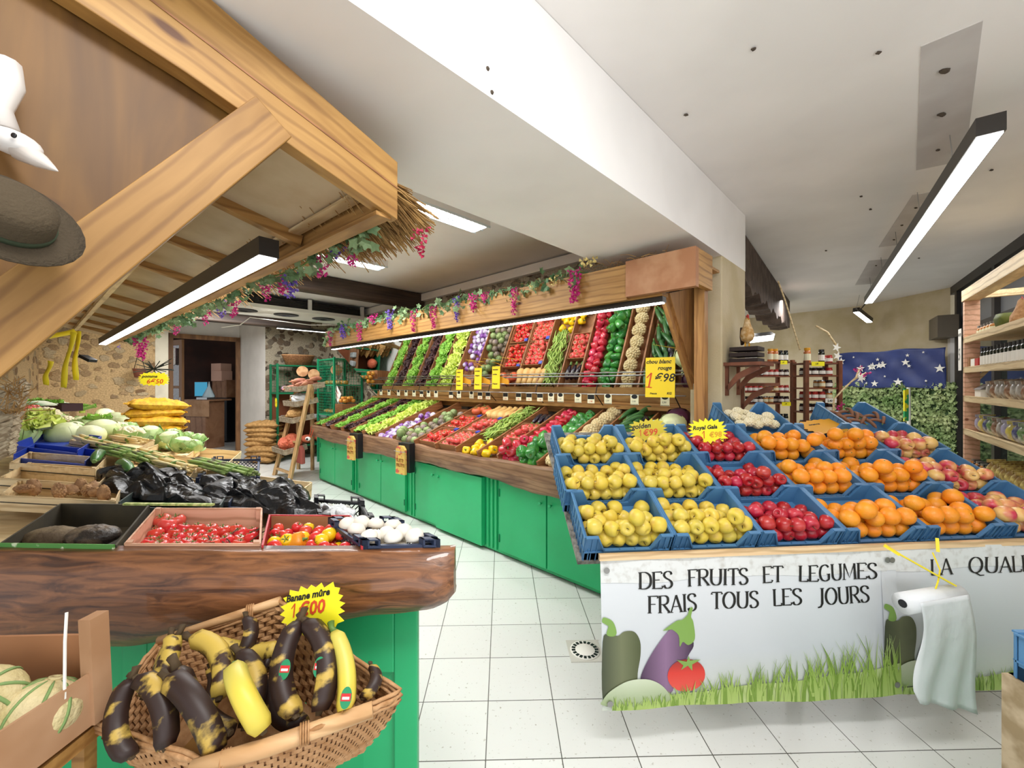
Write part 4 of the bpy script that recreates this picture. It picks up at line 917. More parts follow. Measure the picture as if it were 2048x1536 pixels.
# ---------------------------------------------------------------- banners
GL = {'D': (.72, [[(.1, 0), (.1, 1)], [(.1, 1), (.38, 1), (.6, .82), (.66, .5), (.6, .18), (.38, 0), (.1, 0)]], [(.1, 0), (.1, 1)]),
      'E': (.6, [[(.1, 0), (.1, 1)], [(.1, 1), (.52, 1), (.54, .88)], [(.1, .52), (.42, .52)], [(.1, 0), (.54, 0), (.58, .14)]], [(.1, 0), (.1, 1)]),
      'F': (.56, [[(.1, 0), (.1, 1)], [(.1, 1), (.52, 1), (.54, .88)], [(.1, .52), (.42, .52)]], [(.1, 0), (.1, 1)]),
      'S': (.56, [[(.48, .8), (.44, .94), (.28, 1), (.12, .93), (.07, .78), (.16, .62), (.38, .46), (.49, .3), (.47, .12), (.32, 0), (.14, .02), (.06, .18)]], []),
      'R': (.66, [[(.1, 0), (.1, 1)], [(.1, 1), (.38, 1), (.52, .88), (.52, .64), (.38, .5), (.1, .5)], [(.28, .5), (.62, 0)]], [(.1, 0), (.1, 1), (.6, 0)]),
      'U': (.72, [[(.1, 1), (.1, .3), (.2, .06), (.36, 0), (.52, .06), (.6, .3), (.6, 1)]], [(.1, 1), (.6, 1)]),
      'I': (.28, [[(.13, 0), (.13, 1)]], [(.13, 0), (.13, 1)]),
      'T': (.6, [[(.3, 0), (.3, 1)], [(.02, .88), (.03, 1), (.57, 1), (.58, .88)]], [(.3, 0)]),
      'L': (.54, [[(.1, 0), (.1, 1)], [(.1, 0), (.5, 0), (.53, .14)]], [(.1, 1)]),
      'G': (.74, [[(.6, .84), (.5, .96), (.36, 1), (.16, .88), (.07, .5), (.16, .12), (.36, 0), (.52, .04), (.6, .14), (.6, .42)]], [(.58, .42)]),
      'M': (.86, [[(.08, 0), (.12, 1)], [(.12, 1), (.42, .1), (.72, 1)], [(.72, 1), (.76, 0)]], [(.08, 0), (.76, 0)]),
      'A': (.68, [[(.04, 0), (.33, 1)], [(.33, 1), (.62, 0)], [(.14, .34), (.5, .34)]], [(.04, 0), (.62, 0)]),
      'O': (.78, [[(.38 + .31 * math.cos(a), .5 + .5 * math.sin(a)) for a in np.linspace(0, 2 * PI, 17)]], []),
      'Q': (.8, [[(.38 + .31 * math.cos(a), .5 + .5 * math.sin(a)) for a in np.linspace(0, 2 * PI, 17)], [(.36, .02), (.6, -.18), (.8, -.16)]], []),
      'J': (.4, [[(.26, 1), (.26, .05), (.18, -.14), (.02, -.2)]], [(.26, 1)]), ' ': (.85, [], [])}
def catmull(P, closed=False, k=5):
    n = len(P); out = []
    for i in range(n if closed else n - 1):
        g = lambda j: P[j % n] if closed else P[min(max(j, 0), n - 1)]
        a, b, c, d = g(i - 1), g(i), g(i + 1), g(i + 2)
        for q in range(k):
            t = q / k; out.append(tuple(.5 * (2 * b[m] + (c[m] - a[m]) * t + (2 * a[m] - 5 * b[m] + 4 * c[m] - d[m]) * t * t + (3 * b[m] - a[m] - 3 * c[m] + d[m]) * t ** 3) for m in (0, 1)))
    return out if closed else out + [P[-1]]
def serif_text(txt, u0, u1, z0, z1, fn, off):
    b = MB(); H = z1 - z0; tot = sum(GL[c][0] for c in txt); sx = (u1 - u0) / tot; x = u0
    def P(u, z): return (u, fn(u, z) - off, z)
    def quad(a, c, wdx, wdz):
        b.add([P(a[0] - wdx, a[1] - wdz), P(a[0] + wdx, a[1] + wdz), P(c[0] + wdx, c[1] + wdz), P(c[0] - wdx, c[1] - wdz)], [(0, 1, 2, 3)])
    for ch in txt:
        w_, ls, sf = GL[ch]
        for l in ls:
            pts = catmull(l) if len(l) > 5 else l
            if len(pts) < 4:      # straight strokes: split evenly so they follow the sheet
                pts = [tuple(a[m] + (b_[m] - a[m]) * t / 4 for m in (0, 1)) for a, b_ in zip(pts[:-1], pts[1:]) for t in range(4)] + [pts[-1]] if len(pts) == 2 else pts
            Q_ = [(x + p * sx, z0 + q * H) for p, q in pts]; n = len(Q_); vs = []
            for i_, (a, c) in enumerate(Q_):
                p_, q_ = Q_[max(i_ - 1, 0)], Q_[min(i_ + 1, n - 1)]; dx, dz = q_[0] - p_[0], q_[1] - p_[1]; L = math.hypot(dx, dz) + 1e-9
                th = H * (.024 + .055 * abs(dz / L) * (1 if (ch not in 'AM' or dz * dx < 0) else .35)); nx, nz = -dz / L * th, dx / L * th
                vs += [P(a - nx, c - nz), P(a + nx, c + nz)]
            b.add(vs, [(2 * i_, 2 * i_ + 1, 2 * i_ + 3, 2 * i_ + 2) for i_ in range(n - 1)])
        for (p, q) in sf:
            cx, cz = x + p * sx, z0 + q * H; quad((cx - H * .13, cz), (cx + H * .13, cz), 0, H * .02)
        x += w_ * sx
    return b
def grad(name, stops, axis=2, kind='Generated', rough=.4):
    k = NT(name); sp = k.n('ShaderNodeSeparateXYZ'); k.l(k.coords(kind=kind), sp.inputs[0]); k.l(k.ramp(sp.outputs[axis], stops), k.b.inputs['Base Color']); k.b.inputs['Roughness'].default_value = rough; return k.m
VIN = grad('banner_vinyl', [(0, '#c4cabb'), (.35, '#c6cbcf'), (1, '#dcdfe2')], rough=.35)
PG = grad('printed_pepper_green', [(0, '#3d4430'), (.5, '#6d7353'), (1, '#49512f')], 0)
PE = grad('printed_aubergine_violet', [(0, '#3a2440'), (.5, '#8a6a8c'), (1, '#33203a')], 0)
PT = grad('printed_tomato_red', [(0, '#e0574a'), (.6, '#d3382e'), (1, '#8e2a24')], 2)
PGR = grad('printed_grass', [(0, '#a9bf6c'), (.5, '#8fae4c'), (1, '#b4c58a')], 2)
PGD = M('printed_grass_dark', '#76953a', .4); PCL = M('printed_calyx', '#7da24e', .4); PML = grad('printed_melon', [(0, '#8ea070'), (1, '#c9d3b8')], 2)
EYM = M('metal_eyelet', '#9a9a98', .3, .8)
def poly_decal(pts, fn, off, smooth=True):
    b = MB(); pts = catmull(pts, True, 4) if smooth and len(pts) < 20 else pts; cx = sum(p[0] for p in pts) / len(pts); cz = sum(p[1] for p in pts) / len(pts); n = len(pts)
    ring = [[(cx + (p[0] - cx) * k, cz + (p[1] - cz) * k) for p in pts] for k in (1, .75, .5, .25)]
    v = [(x, fn(x, z) - off, z) for r_ in ring for x, z in r_] + [(cx, fn(cx, cz) - off, cz)]
    f = [(j * n + i, j * n + (i + 1) % n, (j + 1) * n + (i + 1) % n, (j + 1) * n + i) for j in range(3) for i in range(n)] + [(3 * n + i, 3 * n + (i + 1) % n, 4 * n) for i in range(n)]
    b.add(v, f); return b
def banner(label, Mx, L, z0, z1, lines, seed, veg=True, grass_to=None):
    t = thing('vinyl_banner', label, 'banner', Mx)
    def fn(u, z):
        k = (z1 - z) / (z1 - z0); return -.012 * k * math.sin(u * 5 + seed) - .02 * k + .004 * math.sin(u * 17 + z * 9)
    def edge_z(u): return z0 + .03 * math.sin(u * 4 + seed) * .5
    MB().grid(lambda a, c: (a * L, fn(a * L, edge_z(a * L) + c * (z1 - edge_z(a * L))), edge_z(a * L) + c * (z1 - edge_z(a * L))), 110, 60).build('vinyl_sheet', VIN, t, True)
    fl = MB().grid(lambda a, c: (a * L, fn(a * L, z1 - .10 * (1 - c) - .006 * math.sin(a * 11)) - .0025, z1 - .10 * (1 - c) - .006 * math.sin(a * 11)), 110, 10); fl.build('folded_hem', M('dusty_white_vinyl', '#dcdedc', .5, col2='#c2c0ba', ns=30, lo=.5, hi=.75), t, True)
    for (tx, a, c, za, zb) in lines:
        sx = (c - a) / sum(GL[q][0] for q in tx); x = a
        for wd_ in tx.split(' '):
            ww = sum(GL[q][0] for q in wd_) * sx
            serif_text(wd_, x, x + ww, za, zb, fn, .0042 if za > z1 - .14 else .0018).build('printed_word', INK, t); x += ww + GL[' '][0] * sx
    for (x, z) in ((.025, z1 - .045), (.03, z0 + .05), (L - .03, z1 - .045), (L - .03, z0 + .05)):
        MB().lathe([(.009, 0), (.013, .001), (.013, .003), (.009, .003)], 14).build('eyelet', EYM, t, mtx=TRS((x, fn(x, z) - .011, z), (PI / 2, 0, 0)))
    rr = random.Random(seed)
    if veg:
        ell = lambda cx, cz, rx, rz, a0=0, a1=2 * PI, n=26, rot=0: [(cx + rx * math.cos(a) * math.cos(rot) - rz * math.sin(a) * math.sin(rot), cz + rx * math.cos(a) * math.sin(rot) + rz * math.sin(a) * math.cos(rot)) for a in np.linspace(a0, a1, n, endpoint=False)]
        pp = [(.003, .25), (.003, .50), (.03, .53), (.07, .52), (.10, .535), (.145, .53), (.17, .49), (.17, .43), (.155, .36), (.15, .28), (.12, .24), (.06, .235)]
        poly_decal(pp, fn, .003).build('printed_pepper', PG, t)
        poly_decal([(.02, .53), (.05, .52), (.065, .535), (.05, .58), (.015, .60), (.003, .595), (.003, .58), (.03, .57)], fn, .0045).build('printed_pepper_stem', PCL, t)
        poly_decal([(.17, .27), (.30, .26), (.33, .33), (.385, .42), (.41, .47), (.37, .54), (.31, .54), (.24, .46), (.185, .38), (.165, .33)], fn, .0040).build('printed_aubergine', PE, t)
        poly_decal([(.30, .54), (.27, .53), (.33, .57), (.36, .575), (.39, .60), (.395, .62), (.41, .62), (.40, .585), (.41, .56), (.415, .49), (.385, .465), (.36, .48), (.345, .46), (.34, .51)], fn, .0055).build('printed_aubergine_calyx', PCL, t)
        poly_decal(ell(.375, .335, .085, .07), fn, .0060).build('printed_tomato', PT, t)
        poly_decal([(.375, .395), (.33, .405), (.36, .38), (.35, .36), (.38, .378), (.40, .355), (.40, .382), (.44, .40), (.39, .40), (.385, .42)], fn, .0075, False).build('printed_tomato_calyx', PCL, t)
        poly_decal([(.003, .235), (.003, .26), (.04, .30), (.11, .335), (.19, .335), (.25, .31), (.29, .27), (.30, .235), (.15, .225)], fn, .0070).build('printed_melon', PML, t)
    g = MB(); g2 = MB()
    for i in range(330):
        u = rr.uniform(.04, L - .01); hmax = .06 + .30 * max(0, (u / L - .2)) ** .8 * (1 if grass_to is None else grass_to); h = hmax * rr.uniform(.35, 1); w_ = .004 + .004 * rr.random(); ln = rr.uniform(-.4, .4) * h
        b = g if i % 3 else g2; ez = edge_z(u) + .006; pts = []
        for k in range(5):
            q = k / 4; x = min(max(u + ln * q * q, .002), L - .002); z = ez + h * q; ww = w_ * (1 - q) + .0004; pts += [(max(x - ww, .001), fn(x, z) - .0085 - .0005 * (i % 4), z), (min(x + ww, L - .001), fn(x, z) - .0085 - .0005 * (i % 4), z)]
        b.add(pts, [(2 * k, 2 * k + 1, 2 * k + 3, 2 * k + 2) for k in range(4)])
    tag(g.build('printed_grass', PGR, t), kind='stuff'); tag(g2.build('printed_grass_blade', PGD, t), kind='stuff')
    bs = MB().grid(lambda a, c: (.10 + a * (L - .102), fn(.10 + a * (L - .102), edge_z(a * L) + .004 + c * (.03 + .10 * a)) - .0068, edge_z(.10 + a * (L - .102)) + .004 + c * (.03 + .10 * a)), 50, 4); bs.build('printed_lawn', M('printed_lawn_green', '#9db562', .4, col2='#b7c88a', ns=9), t)
    return t
BO = TO + Vector((.057, -.028, 0)); BO.z = 0
BM1 = frame(BO, TX, TY0)
banner('white vinyl banner reading DES FRUITS ET LEGUMES FRAIS TOUS LES JOURS under the crates', BM1, 1.385, .195, .842, [('DES FRUITS ET LEGUMES', .166, 1.29, .712, .782), ('FRAIS TOUS LES JOURS', .207, 1.254, .606, .678)], 1)
BM2 = frame(BO + TX * 1.31 + TY0 * -.006, TX, TY0)
banner('second vinyl banner reading LA QUALITE at the right, half hidden by a bag roll', BM2, 1.25, .19, .842, [('LA QUALITE', .24, .86, .718, .79)], 3, True, .45)
# roll of produce bags, strap
rl = thing('bag_roll', 'white roll of plastic bags hanging on a string before the second banner', 'bag roll')
a_, b_ = at(1806, 1207, 1.70), at(1915, 1188, 1.78)
MB().tube([a_, b_], .042, 18).build('roll', BAGW, rl, True)
d_ = (a_ - b_).normalized(); MB().tube([a_ + d_ * .001, a_ + d_ * .004], .016, 12).build('core_hole', BLACK, rl)
sb = MB().grid(lambda u, v: tuple(a_.lerp(b_, .12 + .88 * u) + Vector((.05 * v * (u - .1) + .02 * math.sin(5 * v), -.043 + .012 * math.sin(u * 14 + v * 3) * v, .02 - v * (.40 + .10 * u) * (1 if u > .06 else .9)))), 16, 22)
sb.build('hanging_bag', BAGW, rl, True, solid=.002)
for p in (a_, b_): pass
q_ = at(1865, 1105, 1.84); m_ = a_.lerp(b_, .5) + Vector((0, 0, .042))
MB().tube([q_, at(1880, 1140, 1.80), m_ + Vector((.03, 0, .03)), m_ + Vector((.02, 0, 0))], .003, 5).build('string', YELT, rl)
st = thing('yellow_strap', 'yellow plastic strap tied over the right banner', 'strap')
MB().bar(at(1768, 1090, 1.80), at(1800, 1110, 1.76), .018, .008).build('strap_loop', YELT, st)
MB().bar(at(1798, 1108, 1.765), at(1908, 1170, 1.76), .022, .006).build('strap_tail', YELT, st)
MB().bar(at(1874, 1076, 1.87), at(1876, 1104, 1.855), .012, .004).build('knot_end', YELT, st)
# floor drain
dr = thing('floor_drain', 'round slotted drain cover in the tiled floor beside the banner', 'drain cover', TRS(on_z(1170, 1302, 0), (0, 0, math.radians(1.4))))
MB().box(-.10, .10, -.10, .10, 0, .004).build('plate', M('drain_plate', '#c9c6bc', .5), dr)
dsk = MB().lathe([(.088, .004), (.088, .008), (0.001, .008)], 32); dsk.build('grate', PAPER, dr, True)
sl = MB()
for i in range(18):
    a = 2 * PI * i / 18; sl.T = Matrix.Rotation(a, 4, 'Z'); sl.box(.058, .080, -.008, .008, .0082, .0095)
sl.build('drain_slots', BLACK, dr)
# blue crate and green stand at the lower right corner
gs = thing('green_stand', 'green panelled stand with rough pale edges at the lower right corner', 'stand')
P0 = at(2003, 1345, 1.30); 
MB().box(P0.x + .0, P0.x + .06, P0.y - .9, P0.y, 0, P0.z).build('edge_post', M('worn_pale_wood', '#b3a184', .8, col2='#8f7c5c', ns=14), gs)
MB().box(P0.x + .06, P0.x + .9, P0.y - .9, P0.y - .01, 0, P0.z - .04).build('side_panel', GREEN, gs)
MB().box(P0.x + .02, P0.x + .9, P0.y - .9, P0.y + .0, P0.z - .02, P0.z + .0).build('stand_top', M('stone_chip_board', '#a79c90', .8, col2='#6a6058', ns=30), gs)
EC.put(frame(Vector((P0.x + .015, P0.y - .32, P0.z + .002)), (1, 0, 0), (0, 1, 0)), 'bright blue empty crate on the green stand at the lower right corner')
# ---------------------------------------------------------------- left stall (local frame L: x towards the near end, y = distance towards the aisle)
Q = .85
def L3(x, d, z): return LF @ Vector((x * Q, d * Q, EYE + (z - EYE) * Q))
def lat(px, py, h):      # point on the level h (measured in the unscaled stall) seen at a pixel
    Y = (EYE - h) * FOC / (py - 768) * Q; return at(px, py, Y)
def K(Y): return min(max((Y / Q - 1.9) * .10, 0), .28)
def surf(X, Y, off=0):   # height of the crate level: rises towards the wall
    d = (.646 * X + .764 * Y) / Q; return EYE + (.87 + off + K(Y) * (1.04 - d) - EYE) * Q
def hit(px, py, off=0):
    r = (px - 1024) / FOC; m = (py - 768) / FOC; lo, hi = .9, 9
    f = lambda Y: EYE - m * Y - surf(r * Y, Y, off)
    if f(lo) < 0: return at(px, py, lo)
    for _ in range(50):
        mid = (lo + hi) / 2
        if f(mid) > 0: lo = mid
        else: hi = mid
    return at(px, py, lo)
LOGF = .995
ls = thing('left_stall', 'green stall cabinet with a big varnished half log along its front edge', 'stall')
A = at(838, 1300, 1.58 * Q); AX, AY = A.x, A.y
u2 = Vector((-.764, .646, 0)); n2 = Vector((.646, .764, 0))
zt = EYE + (.86 - EYE) * Q
far = Vector((AX, AY, 0)) + u2 * 3.3
body = [(AX, AY), (AX + u2.x * 3.3, AY + u2.y * 3.3), (AX + u2.x * 3.3 - n2.x * 1.15, AY + u2.y * 3.3 - n2.y * 1.15), (-2.1, AY)]
MB().prism(body, 0, zt - .02, 'z').build('carcass', GREEN, ls)
# framed front door panel
for x0, x1, z0, z1 in ((AX - .075, AX - .0, 0, zt - .1), (AX - .95, AX - .87, 0, zt - .1), (AX - .87, AX - .075, zt - .3, zt - .1), (AX - .87, AX - .075, .05, .15)):
    MB().box(x0, x1, AY - .025, AY, z0, z1).build('door_frame', GREEN, ls, bevel=.004)
MB().add([(AX - .87, AY - .004, .15), (AX - .075, AY - .004, .15), (AX - .075, AY - .004, zt - .3), (AX - .87, AY - .004, zt - .3), (AX - .77, AY - .02, .25), (AX - .175, AY - .02, .25), (AX - .175, AY - .02, zt - .42), (AX - .77, AY - .02, zt - .42)], [(0, 1, 5, 4), (1, 2, 6, 5), (2, 3, 7, 6), (3, 0, 4, 7), (4, 5, 6, 7)]).build('raised_panel', GREEN, ls)
# sloping top as one sheet following the crate level
tp = MB()
def topf(u, v):
    a = Vector((-2.3, AY, 0)).lerp(Vector((AX, AY, 0)), u); bk = Vector(body[2] + (0,)).lerp(Vector(body[1] + (0,)), u); p = a.lerp(bk, v); return (p.x, p.y, surf(p.x, p.y, -.02))
tp.grid(topf, 12, 20); tp.build('stall_top', PALE, ls, solid=.012)
# half log
lg = MB(); rr = random.Random(4)
YF = 1.50 * Q
def logf(u, v):
    x = -2.05 + u * (at(908, 1100, YF).x + 2.05); e = min(1, (1 - u) * 26) ** .5
    zb = EYE - (577 - 128 * max(0, (x + 1.75) / 1.6)) / FOC * YF * 1.0; zb = min(zb, .93); ztp = EYE - (1.6 - LOGF) * Q
    a = v * PI; prof = [(.045, ztp - .16), (.035, ztp - .002), (-.005, ztp - .012), (-.03, ztp - .06), (-.055, ztp - .45 * (ztp - zb)), (-.05, ztp - .72 * (ztp - zb)), (-.01, ztp - .93 * (ztp - zb)), (.04, zb), (.065, zb + .01)]
    p = prof[int(round(v * 8))]
    n = .006 * math.sin(x * 13 + v * 9) + .004 * math.sin(x * 31 + v * 21)
    zz = ztp - (ztp - p[1]) * (.80 + .20 * e)
    return (x, YF + p[0] * (.55 + .45 * e) + (n if v > .2 else 0) + .02 * (1 - e), zz)
lg.grid(logf, 90, 8); lg.add([logf(1, i / 8) for i in range(9)], [tuple(range(9))[::-1]])
lgo = lg.build('log_front', LOGM, ls, True); lgo['label'] = 'varnished half log with dark bark figure'
eb = MB(); e0 = at(905, 1100, YF + .01); 
eb.bar(e0 + Vector((-.03, .12, -.15)), Vector((e0.x, e0.y, 0)) + u2 * 3.2 + Vector((0, .1, surf(-2.5, 3.0, 0) - .08)), .03, .10); eb.build('side_board', PINE, ls)
# ---- crates on the stall
def crate3(name, FLp, FRp, BRp, off, m, label, h=.11, kind='wood', inner=None, cat='crate', lock='x', skew=.6):
    # pixel corners of the rim: front-left, front-right, back-right; soft boxes lean sideways by k
    P = [hit(*p, off) for p in (FLp, FRp, BRp)]
    vy = P[2] - P[1]
    if lock == 'y':
        yv = vy.normalized(); xv = P[1] - P[0]; zv = xv.cross(yv).normalized(); xv = yv.cross(zv); wx = (P[1] - P[0]).dot(xv) * 1.15; wy = vy.length; k = 0
        Mx = frame(P[1] - xv * wx, xv, yv)
    else:
        wx = (P[1] - P[0]).length; Mx = frame(P[0], P[1] - P[0], vy); R3 = Mx.to_3x3(); wy = vy.dot(R3 @ Vector((0, 1, 0))); k = skew * vy.dot(R3 @ Vector((1, 0, 0))) / wy
    SH = Matrix(((1, k, 0, 0), (0, 1, 0, 0), (0, 0, 1, 0), (0, 0, 0, 1)))
    def B(T=None):
        b = MB(); b.T = SH @ T if T is not None else SH; return b
    t = thing(name, label, cat, Mx)
    m2 = inner or m; th = .007
    if kind in ('wood', 'card'):
        B().box(0, wx, 0, wy, -h, -h + .006).build('crate_floor', m2, t)
        for y in (0, wy): B().box(0, wx, y - th / 2, y + th / 2, -h, 0 if kind == 'wood' or y else -.02).build('long_wall', m, t)
        for x in (0, wx): B().box(x - th / 2, x + th / 2, 0, wy, -h, 0).build('short_wall', m, t)
        if inner:
            B().box(th, wx - th, wy - th, wy - th / 2, -h, -.004).build('inner_lining', inner, t)
        if kind == 'wood':
            for x in (.012, wx - .012):
                for y in (.012, wy - .012): B().box(x - .01, x + .01, y - .01, y + .01, -h, .004).build('corner_post', m, t)
            B().box(0, wx, -.006, -.002, -h * .45, -h * .40).build('slat_gap', BLACKW, t)
    else:
        B().box(0, wx, 0, wy, -h, -h + .006).build('crate_floor', m2, t)
        def lat_wall(L, T):
            b = B(T); b.box(0, L, -.003, .003, -h, -h + .012); b.box(0, L, -.006, .006, -.014, 0)
            for x in (0, L): b.box(x - .008, x + .008, -.008, .008, -h, .018)
            n = int(L / .022); hh = h - .026
            for i in range(n + 1):
                x0 = L * i / max(n, 1)
                for sg in (-1, 1):
                    x1 = x0 + sg * hh
                    a = (x0, 0, -h + .012); c = (x1, 0, -.014)
                    if x1 < 0: c = (0, 0, -h + .012 + x0)
                    if x1 > L: c = (L, 0, -h + .012 + (L - x0))
                    if abs(c[0] - a[0]) > .004: b.bar(a, c, .004, .0035, (0, 1, 0))
            for x in (L * .12, L * .88): b.box(x - .02, x + .02, -.012, .012, -.006, 0); b.box(x - .02, x - .014, -.01, .01, 0, .02); b.box(x + .014, x + .02, -.01, .01, 0, .02); b.box(x - .02, x + .02, -.01, .01, .016, .02)
            return b
        for T in (TRS((0, 0, 0)), TRS((0, wy, 0))): lat_wall(wx, T).build('lattice_wall', m, t)
        for T in (TRS((0, 0, 0), (0, 0, PI / 2)), TRS((wx, 0, 0), (0, 0, PI / 2))): lat_wall(wy, T).build('lattice_side', m, t)
    t['k'] = k
    return t, Mx, wx, wy, h
def fill(cr, kind, n, rad, label, group, seed, rot='any', x0=0, x1=1, y0=0, y1=1, lift=0, g=(0, 0, -1), sc=(.93, 1.05)):
    t, Mx, wx, wy, h = cr; k = t['k']; yc = (y0 + y1) / 2 * wy
    m = Mx @ Matrix.Translation(Vector(((x0 + x1) / 2 * wx + k * yc, yc, -h + .008 + lift)))
    return heap(kind, n, m, wx * (x1 - x0) - .02, wy * (y1 - y0) - .02, rad, label, group, seed, rot, g=g, top=.3, sc=sc, shear=k)
# front row
c = crate3('wooden_crate', (250, 1087), (520, 1087), (452, 1016), .13, PEACHW, 'pale pine crate of vine tomatoes on the front row of the left stall', .125)
VT = Proto(tomato(TOM, .027, 'vine_tomato', .95)); PR['vine'] = [VT]
fill(c, 'vine', 50, .026, 'red vine tomato in the pale pine crate of the front row', 'vine tomatoes', 31, 'up', sc=(.8, 1.05), lift=.034, y1=.85)
fill(c, 'tomp', 3, .033, 'large red tomato at the left of the vine tomato crate', 'large tomatoes in the vine tomato crate', 32, 'up', 0, .3, .5, 1, lift=.05, sc=(.78, .85))
vv = MB(); rr = random.Random(3)
for i in range(14):
    p = Vector((rr.uniform(.2, .95) * c[2], rr.uniform(.15, .6) * c[3], -.045)); d = Vector((rr.uniform(-.05, .05), rr.uniform(-.05, .05), .012))
    vv.tube([p - d, p + Vector((0, 0, .008)), p + d], .0022, 5)
tag(vv.build('tomato_vine', STEMB, mtx=c[1]), 'thin brown vine stalks lying over the red tomatoes', 'vine', kind='stuff')
c = crate3('cardboard_crate', (525, 1090), (724, 1092), (645, 1030), .13, REDC, 'red cardboard crate of mixed cherry tomatoes on the front row', .12, 'card', KRAFT)
fill(c, ['cher', 'cher', 'cher', 'chery'], 70, .021, 'small cherry tomato in the red cardboard crate', 'cherry tomatoes', 33, sc=(.85, 1.2), y1=.85, lift=.03)
PR['pepo'] = [Proto(pepper(ORA, .03, .06, 'orange_pepper', 1))]
PR['pepo'][0].put(c[1] @ TRS((.05, .10, -.03), (.3, 1.2, .5)), 'small orange pepper at the left end of the cherry tomato crate')
c = crate3('lattice_crate', (727, 1090), (872, 1088), (762, 1044), .13, NAVYC, 'navy lattice crate of white mushrooms at the right end of the log', .09, 'lattice', skew=.8)
fill(c, 'mush', 26, .030, 'white mushroom in the navy lattice crate', 'white mushrooms', 34, 'up')
c = crate3('deep_crate', (0, 1087), (232, 1090), (214, 1008), .13, M('dark_box_card', '#3a3428', .7, col2='#4d4532', ns=5), 'deep dark box with green printed edge at the left of the front row', .10, 'card')
gl = M('green_printed_edge', '#4d8a3c', .5, col2='#c8d8b0', ns=26, lo=.62, hi=.70)
MB().box(0, c[2], -.008, -.003, -.03, .004).build('printed_edge', gl, c[0]); MB().box(0, c[2], c[3] - .004, c[3] + .012, -.004, .004).build('printed_rim', M('yellow_green_print', '#cfd28a', .6, col2='#8aa04c', ns=40), c[0])
for i, (x, y, w_) in enumerate(((.22, .16, c[2] * .46), (.60, .18, c[2] * .46))):
    sk = MB(); rs = random.Random(40 + i); sk.ball((0, 0, 0), w_ / 2, 22, 12, (1, .72, .42), .05, 40 + i)
    tag(sk.build('net_bag', NETB if i == 0 else M('dark_creased_bag', '#6a5a48', .5, col2='#2e2620', ns=16, lo=.45, hi=.6, bump=.8, bs=40), None, True, c[1] @ TRS((x * c[2] + c[0]['k'] * y, y, -.045))), ('smooth brown net bag at the left of the deep dark box', 'crumpled dark brown bag at the right of the deep dark box')[i], 'bag')
PR['gourd'] = [Proto(longveg('striped_gourd', M('green_striped_rind', '#4a8238', .4, col2='#b9cc7c', ns=22, lo=.55, hi=.68), .26, .035, .0, 'gourd'))]
# second row
c = crate3('wooden_crate', (0, 990), (230, 1002), (196, 968), .12, PALE, 'long pale crate of ginger roots in the second row of the left stall', .07)
for i, (px, py) in enumerate(((48, 978), (66, 974), (120, 982), (142, 978), (160, 974), (176, 981), (190, 985), (206, 988), (186, 975))): PR['ging'][0].put(Matrix.Translation(hit(px, py, .115)) @ Euler((i, i * 2, i * 3)).to_matrix().to_4x4() @ Matrix.Diagonal(Vector((1.1, .7, .7, 1))), 'knobbly brown ginger root in the long pale crate', 'ginger roots')
c = crate3('card_box', (238, 1004), (440, 1010), (425, 980), .115, GREYC, 'dark grey-green box under the black plastic bags', .08, 'card')
c = crate3('card_box', (458, 1004), (520, 1008), (500, 978), .12, NAVYC, 'small navy box behind the red cardboard crate', .08, 'card')
def bag(name, pxs, lab, m=BAGB, amp=.06, seed=0, off=.12, cat='bag', n=48):
    P = [hit(*p, off) for p in pxs]      # front-left, front-right, back-right, back-left
    rs = random.Random(seed); ph = [(rs.uniform(6, 16), rs.uniform(6, 16), rs.uniform(0, 6)) for _ in range(7)]
    def fn(u, v):
        p = P[0].lerp(P[1], u).lerp(P[3].lerp(P[2], u), v); e = (math.sin(PI * min(max(u, .0), 1)) * math.sin(PI * v)) ** .4
        z = sum(abs(math.sin(a * u * 1.3 + b_ * v + c_)) for a, b_, c_ in ph) / 7
        nz = abs(mn.noise(Vector((u * 3.2 + seed, v * 3, 0)))) * 1.7 + abs(mn.noise(Vector((u * 9 + v * 3, v * 6 + seed, 2)))) * .55; return (p.x + .05 * mn.noise(Vector((u * 6, v * 6, seed))), p.y + .05 * mn.noise(Vector((u * 6, v * 6, seed + 9))), p.z - .03 + e * (amp * .35 + amp * 1.0 * nz))
    return tag(MB().grid(fn, n, n).build(name, m, None, False, solid=.002), lab, cat)
bag('bin_bag', ((205, 972), (420, 1006), (400, 950), (200, 936)), 'crumpled black plastic bag spread over the second row, left part', amp=.09, seed=1)
bag('bin_bag', ((400, 996), (640, 1022), (600, 970), (400, 946)), 'crumpled black plastic bag spread over the second row, right part', amp=.09, seed=2)
c = crate3('lattice_crate', (640, 1036), (745, 1044), (668, 1000), .11, BLACK, 'black lattice crate holding a white plastic bag behind the mushrooms', .09, 'lattice')
text_mb('RICHER', .05, None, 0, (.02, -.05), bold=.002).build('moulded_lettering', PAPER, c[0], mtx=TRS((c[0]['k'] * c[3], c[3] - .012, 0)))
bag('plastic_bag', ((650, 1034), (725, 1036), (690, 1008), (640, 1008)), 'crumpled white plastic bag in the black lattice crate', BAGW, .05, 5, .08)
